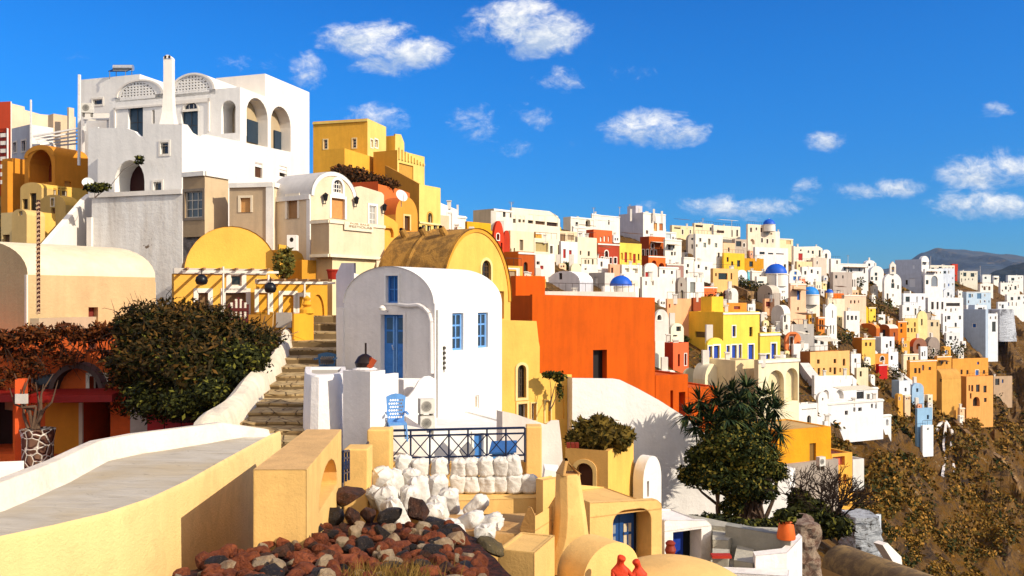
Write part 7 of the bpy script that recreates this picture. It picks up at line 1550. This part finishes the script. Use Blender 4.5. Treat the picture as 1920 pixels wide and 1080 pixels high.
 ('white cube with dark panel at the right of the white terraces',1602,1606,1646,728,762,'FBFAF8',[(1606,732,1620,748,'w')],dict()),
 ('long low white terrace building with small windows above the scrub',1546,1552,1656,755,784,'FBF8F6',[(1600,764,1604,772,'w'),(1609,764,1616,771,'w'),(1633,757,1637,765,'w'),(1641,755,1644,766,'w'),(1584,770,1590,778,'w')],dict()),
 ('grey shaded cube at the end of the white terrace building',1626,1646,1650,764,794,'B8BCC8',[],dict()),
 ('small white arched house at the lowest end of the white terraces',1650,1653,1671,778,804,'FBFAF8',[(1661,786,1666,798,'A')],dict()),
 ('wide white house with pale ramp left of the scrub slope',1440,1456,1533,762,812,'FFF8EE',[(1503,766,1530,768,'g','E8D0B8'),(1490,790,1502,808,'A','D8C8B4')],dict()),
 ('little white vaulted house behind the ochre orange block',1504,1508,1546,780,822,'FFFAF2',[(1520,790,1526,812,'g','D8D0C8')],dict(kind='vR',ysp=796)),
 ('white slim tower house with dark slits at the scrub edge',1542,1546,1557,790,850,'FAF8F4',[(1549,800,1552,812,'w'),(1549,824,1552,840,'w')],dict()),
 ('cream house with tall cream arch and orange arch',1414,1422,1498,675,768,'F8E2B4',[(1440,694,1470,762,'A','F4DCA4'),(1473,690,1496,752,'A','F4A040')],dict(colr='FFEFC8',Y=72)),
 ('plain cream house with one square window left of the tall arches',1345,1379,1416,676,768,'FBE6B8',[(1393,704,1401,718,'w','8A8050')],dict(colr='F8DCA8',dl=3,Y=73)),
 ('cream vaulted chapel with round gable below the yellow blue shuttered house',1299,1322,1349,682,735,'FFEFC4',[(1317,693,1321,702,'w')],dict(kind='vR',ysp=712,roofcol='FFF4D4',Y=74)),
 ('white small vault roof behind the orange house corner',1228,1246,1270,694,715,'FFFAF0',[],dict(kind='vR',ysp=706)),
 ('pale yellow dome shaped house corner left of the cream chapel',1280,1284,1306,690,730,'FFF0C0',[],dict(kind='vR',ysp=704)),
 ('large yellow house with shaded side and row of blue doors',1280,1356,1424,585,684,'FFCE40',[(1373,611,1379,631,'b','1C2C80'),(1405,613,1411,631,'w'),(1362,648,1368,671,'B'),(1372,647,1381,678,'B'),(1385,646,1390,671,'B'),(1403,646,1413,676,'B'),(1303,622,1334,633,'w','6A5A30')],dict(colr='FFDC58')),
 ('yellow vaulted extension with two blue doors in front of the large yellow house',1322,1326,1358,633,684,'FFDC58',[(1328,649,1335,670,'B'),(1338,648,1349,673,'B')],dict(kind='vR',ysp=648,Y=76)),
 ('yellow extension with tall blue door right of the large yellow house',1421,1425,1463,624,690,'FFDC58',[(1446,644,1455,676,'B'),(1436,664,1443,676,'B')],dict(Y=80)),
 ('salmon pink house behind the large yellow house',1248,1251,1296,560,625,'FBB482',[(1254,570,1257,577,'w'),(1262,588,1265,594,'w')],dict()),
 ('rust brown block above the large yellow house',1296,1300,1337,558,592,'A84E24',[],dict()),
 ('orange garden terrace above the large yellow house',1344,1348,1400,568,592,'F89A38',[(1352,573,1358,578,'w'),(1376,570,1388,580,'w','8A3A20')],dict()),
 ('red and coral small house below the white arches',1240,1262,1291,643,695,'C83C1C',[(1271,664,1275,687,'w'),(1283,663,1287,685,'b','1C2C60')],dict(colr='F87040')),
 ('grey arched white house left of the salmon house',1224,1228,1254,580,650,'E4DCD0',[(1232,590,1240,600,'a')],dict(kind='vR',ysp=602)),
 ('cream house with tiny window beside the salmon house',1252,1258,1282,606,645,'FBF0D4',[(1268,612,1277,621,'w'),(1262,628,1270,631,'w')],dict(kind='vR',ysp=618)),
 ('white stairs house behind the orange house right edge',1226,1229,1246,640,690,'FBF4DC',[],dict()),
 ('white house with grey framed window left of the small orange cube',1284,1288,1320,520,566,'FFF6EA',[(1294,529,1304,549,'w','8A8880')],dict()),
 ('grey rounded shaded house beside the white framed one',1266,1271,1287,520,566,'B0A294',[(1276,531,1279,537,'w','A03818')],dict(kind='vR',ysp=532)),
 ('small orange cube on the middle slope',1314,1318,1344,537,562,'F87838',[(1322,551,1324,556,'w'),(1330,551,1332,556,'w')],dict()),
 ('pinkish white flat house in the middle rows',1200,1204,1266,519,560,'FFF2E4',[(1222,525,1226,535,'w','C8B8A8'),(1260,523,1262,532,'w','C8B8A8'),(1210,527,1213,535,'w')],dict()),
 ('amber house with black bay windows on the middle slope',1332,1337,1384,503,545,'FBC47C',[(1347,512,1364,524,'w'),(1370,512,1373,524,'w'),(1341,512,1344,518,'w')],dict()),
 ('tiny white chapel with arched window beside the turquoise cube',1380,1382,1401,506,536,'FBFAFA',[(1388,515,1391,524,'a')],dict(kind='vR',ysp=515,name='chapel',cat='chapel')),
 ('small turquoise cube in the middle of the town',1400,1402,1417,507,528,'6CC4D4',[(1405,510,1412,518,'g','9CE0EC')],dict()),
 ('white house with dark canopy right of the turquoise cube',1415,1419,1438,518,545,'FFF4E4',[(1421,527,1432,531,'w')],dict()),
 ('white arched well house among the brown walls',1360,1366,1384,540,575,'F4ECE0',[(1362,544,1372,562,'A','6A2C1C')],dict(kind='vR',ysp=552)),
 ('orange red low house right of the domed church',1496,1499,1510,520,545,'E88C68',[],dict()),
 ('salmon small house under the brown walls',1434,1438,1456,552,575,'F8B878',[],dict()),
 ('brown red gate house below the grey vault',1430,1434,1452,560,590,'F4B484',[(1436,562,1446,575,'o','7A2A1C')],dict()),
 ('grey arch fronted white vault beside the orange house',1028,1087,1112,508,560,'DCD8DC',[(1048,512,1054,524,'w')],dict(kind='vL',ysp=527,roofcol='FFFAF4',colr='FFFAF4')),
 ('grey cube with white door left of the nearest blue dome',1104,1134,1152,511,550,'C4BCB8',[(1115,519,1121,533,'g','F8F4F0')],dict(colr='E8DCD0')),
 ('nearest white church with blue dome behind the orange house',1128,1132,1198,536,575,'FFF4E6',[],dict(dome_=(1164,536,21,DOM),name='church',cat='church')),
 ('long beige parapet house directly behind the orange house',1018,1022,1192,546,580,'E8D4C4',[],dict(dl=6)),
 ('pale yellow round domed corner above the white vault',1068,1071,1090,494,530,'FFF0C4',[],dict(kind='vR',ysp=504)),
 ('white draped terrace house below the shaded alcove',1000,1004,1040,476,520,'F8E8DC',[(1006,490,1012,496,'w'),(1013,498,1019,505,'r')],dict()),
 ('salmon house with square dark door above the nearest dome',1140,1144,1162,495,525,'F8B48C',[(1146,500,1150,512,'w')],dict()),
 ('white house with round dark openings left of the orange arches',1162,1166,1204,496,530,'FFF6E4',[(1172,498,1180,510,'A'),(1186,498,1196,512,'A')],dict()),
 ('white low house between cream houses above the dome',1086,1090,1122,495,520,'FFF4E4',[(1096,500,1100,506,'w')],dict()),
 ('white house with door and steps left of the nearest dome',1116,1120,1142,484,512,'FFF8EE',[(1126,490,1130,500,'w')],dict()),
 ('yellow sunshade shaped small house above the white vault',1018,1021,1034,502,518,'FFC02C',[],dict(kind='vR',ysp=508)),
 ('white plain house above the pinkish white flat house',1232,1236,1272,500,530,'FFF6EC',[(1243,506,1247,513,'w'),(1258,508,1262,514,'w')],dict()),
 ('white terraces house under the large plain white house',1298,1302,1338,490,530,'FFFAF0',[(1308,496,1312,503,'w'),(1322,500,1326,506,'w')],dict()),
 ('white house with dark slits above the grey vault',1406,1410,1436,508,540,'FFF4E6',[(1424,515,1427,523,'w')],dict()),
 ('white slope house left of the round gabled one',1500,1504,1540,500,530,'FFF8EE',[(1508,508,1512,515,'w'),(1520,505,1524,512,'w'),(1532,508,1535,514,'w')],dict()),
 ('pale stone walled house above the brown rocks',1556,1562,1598,510,548,'D8CCC0',[(1566,516,1570,522,'w')],dict(colr='C4B4A8')),
 ('white narrow triple gable left of the brown rocks',1590,1594,1606,512,546,'FFF4EA',[(1598,524,1600,538,'w'),(1602,524,1604,538,'w')],dict()),
 ('cream terrace house under the pale pink one',1548,1552,1584,560,590,'FBE4C4',[(1560,567,1563,574,'w')],dict()),
 ('brownish cream house between the rust block and the yellow roof',1336,1339,1348,560,586,'F4B860',[],dict()),
 ('white bell tower house above the pale terraces',1722,1727,1742,480,520,'FFFAF4',[(1733,487,1737,493,'w')],dict(kind='vR',ysp=490)),
 ('white far house with curved roof on the ridge right',1618,1623,1642,488,512,'F4F2F0',[(1628,494,1632,499,'w')],dict(kind='vR',ysp=495)),
]
TOWN += [
 ('white stepped house with dark entrance under the pale blue rounded terrace',1806,1812,1850,572,600,'F4F4F6',[(1818,577,1826,584,'o'),(1834,577,1842,583,'o')],dict()),
 ('blue grey lean-to wall below the large ridge building',1686,1722,1730,556,590,'C0CCDC',[(1700,560,1706,568,'w')],dict(colr='FAFAFA')),  # bluish shading of the left face is in its colour
 ('small white vault above the colonnade house',1742,1745,1764,540,562,'F4F2F0',[(1752,548,1756,555,'w')],dict(kind='vR',ysp=547)),
 ('second small white vault above the colonnade house',1766,1769,1788,541,563,'E8ECF2',[(1776,548,1780,555,'w')],dict(kind='vR',ysp=548)),
 ('white house with brown shutters right of the far mountain foot',1834,1838,1862,532,552,'FFF6EC',[(1844,537,1848,544,'n'),(1853,537,1857,544,'n')],dict()),
 ('white long wall house under the flat white far house',1884,1888,1930,552,574,'FBF8F4',[(1895,557,1900,563,'w'),(1908,556,1913,562,'w')],dict()),
 ('white low house beside the whitewashed rock',1868,1871,1890,566,588,'F0F2F6',[(1878,571,1882,578,'w')],dict()),
 ('white house with grey stair wall left of the colonnade',1706,1711,1734,578,604,'FAF8F4',[(1716,583,1720,590,'w'),(1725,583,1728,590,'w')],dict()),
 ('pale cube house under the white cube with small windows',1770,1774,1800,624,648,'F2F0EE',[(1780,630,1785,637,'w'),(1790,630,1793,637,'w')],dict()),
 ('ochre narrow house behind the amber house on the right slope',1752,1757,1784,668,700,'F0A848',[(1764,676,1768,683,'w'),(1773,676,1777,683,'w')],dict()),
 ('white narrow house behind the red roofed tiny house',1662,1666,1684,660,694,'FBFAFA',[(1670,667,1674,675,'w')],dict()),
 ('cream house stepping behind the long amber house',1690,1694,1722,664,690,'FBE8C0',[(1702,669,1706,676,'w'),(1712,669,1716,676,'w')],dict()),
 ('white house between the peach wide house and yellow twin window house',1592,1596,1614,664,700,'FFFAF2',[(1602,672,1606,680,'w')],dict()),
]
for e in TOWN:
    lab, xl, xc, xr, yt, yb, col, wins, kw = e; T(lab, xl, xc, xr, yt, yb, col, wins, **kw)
# smaller houses wedged between the named ones
FR = random.Random(808); placed = [(e[1], e[3], e[4], e[5]) for e in TOWN]; labs = set()
NOGO = [(1552,514,1602,546),(1636,556,1690,604),(1340,528,1432,584),(1568,626,1606,662),(1675,600,1694,606),(1662,640,1696,664),(1600,716,1670,790),(1740,645,1790,668),(1790,536,1930,552),(1856,540,1930,706),(1755,700,1798,790),(1500,645,1520,660),(1806,572,1850,582),(1466,600,1484,622)]
CN = [('white','FFF8F0',9),('cream','FFF0D4',5),('pale yellow','FFE8A8',2),('peach','FBD0A4',2),('ochre','F2B04C',2),('salmon','F6A880',1),('grey white','E4E0DC',3)]
CW = [c for c in CN for _ in range(c[2])]
def ridge_ok(px, py): return py > ridge(px)+14
fills = []
def trim(lb):
    q = lb.split()[:16]
    while q[-1] in ('with','and','of','the','on','in','a','under','at','above','one','right','left','two','beside','behind','its','over','between','below','to','small','dark','tall','three','long','rows','row','its','four','blue','round','white'): q = q[:-1]
    return ' '.join(q)
for py in range(440, 790, 6):
    for px in range(860, 1905, 8):
        x = px+FR.uniform(-5,5); y = py+FR.uniform(-3,3); lo = 690 if x < 1500 else 690+(x-1500)*.35
        if x < 960 and y < 440: continue
        if not ridge_ok(x, y) or y > lo or (x < 1235 and y > 540) or (x > 1806 and (y < 516 or y > 560)): continue
        if any(a <= x <= c and b <= y <= d for a, b, c, d in NOGO): continue
        wd = FR.choice((FR.uniform(10, 16), FR.uniform(14, 25))); ht = wd*FR.uniform(.7, 1.15)
        hit = [(xl, xr, yt, yb) for xl, xr, yt, yb in placed if x+wd*.5 > xl+2.5 and x-wd*.5 < xr-2.5 and y-3 > yt and y-ht*.66 < yb-2]
        if hit: continue
        fills.append((x, y, wd, ht)); placed.append((x-wd*.5, x+wd*.5, y-ht, y))
print('fillers', len(fills))
for x, y, wd, ht in fills:
    cn, cc, _ = FR.choice(CW); vault = FR.random() < .28; split = FR.uniform(.15,.45)
    near = sorted(TOWN, key=lambda e: ((e[1]+e[3])/2-x)**2+((e[4]+e[5])/2-(y-ht/2))**2)[:4]
    for best in near:
     bx, by = (best[1]+best[3])/2, (best[4]+best[5])/2
     rel = ('left of' if x < bx else 'right of') if abs(x-bx) > abs(y-ht/2-by) else ('just above' if y-ht/2 < by else 'just below')
     lb = None
     for adj in ('little','tiny','small'):
        lb = '%s %s %s %s the %s' % (adj, cn, 'vaulted house' if vault else 'cube house', rel, ' '.join(best[0].split()[:8]))
        lb = trim(lb)
        if lb not in labs: break
     if lb not in labs: break
    labs.add(lb); xl, xr = x-wd/2, x+wd/2; xc = xl+wd*split; wn = []
    if False:
     while lb.split()[-1] in ('with','and','of','the','on','in','a','under','at','above','one','right','left','two','beside','behind','its','over','between','below','to','small','dark','tall','three'): pass
    for i in range(FR.choice((1,2,2,3))): wx = xc+2+i*4.5; wn.append((wx, y-ht*.62, wx+FR.choice((2,2.6,3.2)), y-ht*.3, FR.choice('wwwanb'))) if wx+3 < xr-1 else None
    if vault: T(lb, xl, xc, xr, y-ht, y, cc, wn, kind='vR', ysp=y-ht+wd*.28)
    else: T(lb, xl, xc, xr, y-ht, y, cc, wn)
# bell gable on the ridge chapel
t = Thing('bell_gable', 'slender white bell gable with open arch on the ridge chapel', 'bell tower', loc=P(1673, 512, D(1658,566)))
Yb_ = D(1658,566)+1; F = fac(1667, Yb_, 1680, Yb_+.3); q = [F.hit(*p) for p in ((1668,514),(1679,514),(1679,497),(1673,490),(1668,497))]; hl = [F.hit(*p) for p in ((1671,510),(1676,510),(1676,500),(1671,500))]
mb = MB(); mb.wall(F, q, [hl], wm('FFF6E8'), .3, .6); mb.wall(F, q, [hl], wm('FFF6E8'), -.3, 0)
for i in range(len(q)): a, b = q[i], q[(i+1)%len(q)]; mb.poly([F.pt(*a,.3),F.pt(*b,.3),F.pt(*b,-.3),F.pt(*a,-.3)], wm('FFF6E8'))
t.part('frame', mb); mb = MB(); mb.lathe(F.pt((hl[0][0]+hl[1][0])/2, hl[2][1]-.9, 0), [(.4,0),(.3,.3),(.2,.6),(0,.7)], paint('8A6A2A', .4, metal=.8), 10); t.part('bell', mb)
# town vegetation
BU = [(1385,530,1.6,'dark tree crown among the brown walls of the middle town'),(1404,538,1.9,'rounded dark shrub below the turquoise cube'),(1372,524,1.2,'dark shrub in front of the amber house'),(1283,636,.9,'dark plants beside the large yellow house'),(1430,540,1.2,'small dark shrub under the domed church'),(1340,560,1.5,'dark bush above the orange garden terrace'),(1500,660,1.4,'dark spiky plants left of the peach wide house'),(1575,634,2.0,'dark brown mound of scrub beside the white tower house'),(1700,590,2.4,'dark thicket on the rock below the white terraces'),(1665,650,2.2,'dark trees between the white stepped house and orange arch'),(1745,668,2.6,'dark trees beside the slim white tower'),(1780,655,2.4,'round dark tree on the right slope'),(1640,575,2.6,'dark scrub on the rocks under the ridge vaults'),(1595,530,1.8,'dark bushes in front of the pale stone walled house'),(1210,492,.9,'dark plants over the small white arch'),(1062,498,1.1,'brown hanging plants left of the red doored house'),(1350,600,1.2,'dark climbers above the yellow roof'),(1612,690,1.8,'dark shrub left of the red roofed tiny house'),(1670,700,2.2,'olive bushes on the slope below the red roofed house'),(1176,492,.8,'dark plants on the terrace of the lemon facade')]
for i, (px, py, r, lb) in enumerate(BU):
    Y = D(px, py+6)-1.5; r *= Y/170; bush('town_shrub', lb, 'shrub', [(P(px, py, Y), (r*1.3, r, r*.75)), (P(px+r*5, py+1, Y), (r*.8, r*.8, r*.6))], 420, .24*Y/150, L_DARK if i % 3 else L_GREEN, 100+i)
# low terrace walls on the slope
def ribbon(name, label, pts, hgt, th, m, cat='wall'):
    mb = MB()
    for (a, b) in zip(pts, pts[1:]):
        p, q = TP(*a)+Vector((0,-.4,.2)), TP(*b)+Vector((0,-.4,.2)); d = (q-p); n = Vector((-d.y, d.x, 0)).normalized()*th
        mb.hexa([p+Vector((0,0,-1.6)), q+Vector((0,0,-1.6)), q+n+Vector((0,0,-1.6)), p+n+Vector((0,0,-1.6)), p+Vector((0,0,hgt)), q+Vector((0,0,hgt)), q+n+Vector((0,0,hgt)), p+n+Vector((0,0,hgt))], m)
    return single(name, mb, label, cat)
WR = wm('FFF4EA'); BRW = worn('A88458', '6A5038', .5, 1.)
ribbon('zigzag_path_wall', 'white zigzag path wall running down the open slope', [(1752,772),(1770,782),(1765,800),(1768,815),(1762,832),(1768,838)], .3, .35, WR)
ribbon('zigzag_path_wall', 'short white path wall right of the zigzag one', [(1770,782),(1782,800),(1778,815),(1786,832),(1780,840)], .3, .35, WR)
ribbon('slope_wall', 'pale stone wall climbing the slope past the orange villa', [(1790,645),(1830,665),(1860,690),(1885,715)], .8, .8, BRW)
ribbon('slope_wall', 'long curved brown terrace wall in the middle town', [(1345,545),(1375,552),(1400,562),(1430,566)], 1.4, .8, BRW)
ribbon('slope_wall', 'brown retaining wall above the orange columned porch', [(1540,538),(1570,541),(1600,545),(1618,548)], 1.4, 1., BRW)
ribbon('slope_wall', 'low white wall edging the stairs by the blue houses', [(1660,690),(1680,705),(1700,722),(1712,735)], 1.0, .8, WR)
ribbon('slope_wall', 'pale stair wall beside the orange roundel house', [(1640,660),(1655,672),(1668,688)], 1.2, .8, WR)
ribbon('slope_wall', 'white stair line beside the tall arches down to the white terraces', [(1498,690),(1508,705),(1520,725),(1530,745)], 1.0, 1.2, WR)
ribbon('slope_wall', 'tan footpath wall crossing the open slope at the lower right', [(1785,770),(1830,815),(1870,850),(1905,880)], .5, .8, BRW)
rubble_col('whitewashed_rock', 'big whitewashed rough rock beside the far right houses', 1872, 1905, 580, 640, D(1885,640), 9, worn('DCE0E8', '8A8A90', .4, .3, .3), 9, 'rock')
# aerials on the skyline
for i, (px, py, h_, lb) in enumerate(((959,392,1.0,'thin tv aerial above the tan topped cream block'),(1113,404,1.6,'tv aerial on the white ridge house'),(1162,402,1.8,'tv aerial beside the shady sided house'),(1181,402,2.4,'tall white mast left of the spiky chimneys'),(1318,422,1.8,'tv aerial on the narrow cream roof terrace'),(1372,426,1.8,'tv aerial on the wide cream ridge house'),(1590,494,2.6,'tv aerial on the long white ridge house'),(1838,509,3.0,'tv aerial near the small white far house'),(1745,490,2.4,'tv aerial beside the white bell tower house'))):
    Y = D(px, py+30); p = P(px, py, Y); top = p+Vector((0,0,h_)); t_ = Thing('tv_aerial', lb, 'aerial', 'tv aerials on the skyline', loc=p); mb = MB(); mb.bar(p+Vector((0,0,-2.5)), top, .04+Y*.00012, paint('D8D0C8', .5)); t_.part('mast', mb)
    for j in range(3): mb = MB(); mb.bar(top+Vector((-.45+.1*j,0,-.15*j)), top+Vector((.45-.1*j,0,-.15*j)), .02+Y*.00008, paint('8A8480', .5)); t_.part('crossbar', mb)
# scrub over the open cliff (uncountable)
rnd = random.Random(33); mb = MB()
def scrub(x0, x1, y0, y1, n, cond, sz=.0062):
    for _ in range(n):
        px = rnd.uniform(x0, x1); py = y0+(y1-y0)*rnd.random()**.8
        if not cond(px, py): continue
        if mnoise.noise(Vector((px*.018, py*.024, 3)))+.25*mnoise.noise(Vector((px*.06,py*.06,1))) < -.12: continue
        Y = D(px, py); c = TP(px, py); r = sz*Y*rnd.uniform(.5, 1.3)
        for _k in range(7):
            d = Vector((rnd.gauss(0,1), rnd.gauss(0,1), abs(rnd.gauss(0,.7)))).normalized(); p = c+Vector((d.x*r, d.y*r, d.z*r*.7)); s_ = r*rnd.uniform(.3,.6); a = Vector((rnd.gauss(0,1), rnd.gauss(0,1), rnd.gauss(0,1))).normalized(); b = a.cross(d).normalized()
            mb.poly([p-a*s_, p+b*s_*.6, p+a*s_, p-b*s_*.6], L_SCRUB)
edgeL = lambda py: 1555+(py-800)*.35 if py > 800 else 1670+(800-py)*.9
scrub(1540, 1990, 690, 1120, 25000, lambda x, y: x > edgeL(y)-20, .0042)
scrub(1550, 1720, 780, 900, 1500, lambda x, y: x > 1560)
scrub(1200, 1800, 500, 780, 900, lambda x, y: True, .006)
o = mb.build('hillside_scrub'); o['kind'] = 'stuff'; o['label'] = 'ochre and olive scrub covering the open cliff slope'
# ---------------------------------------------------------------- air
hz = bpy.data.materials.new('haze'); hz.use_nodes = True; t_ = NT(hz.node_tree); t_.n.clear(); o_ = t_.new('ShaderNodeOutputMaterial'); pv = t_.new('ShaderNodeVolumePrincipled')
pv.inputs['Color'].default_value = (.55, .75, 1, 1); pv.inputs['Density'].default_value = 3.2e-5; pv.inputs['Anisotropy'].default_value = .2; t_.link(pv.outputs[0], o_.inputs['Volume'])
mb = MB(); mb.box((-9000,-300,-4),(12000,11500,560), hz); o = mb.build('haze'); o['kind'] = 'stuff'
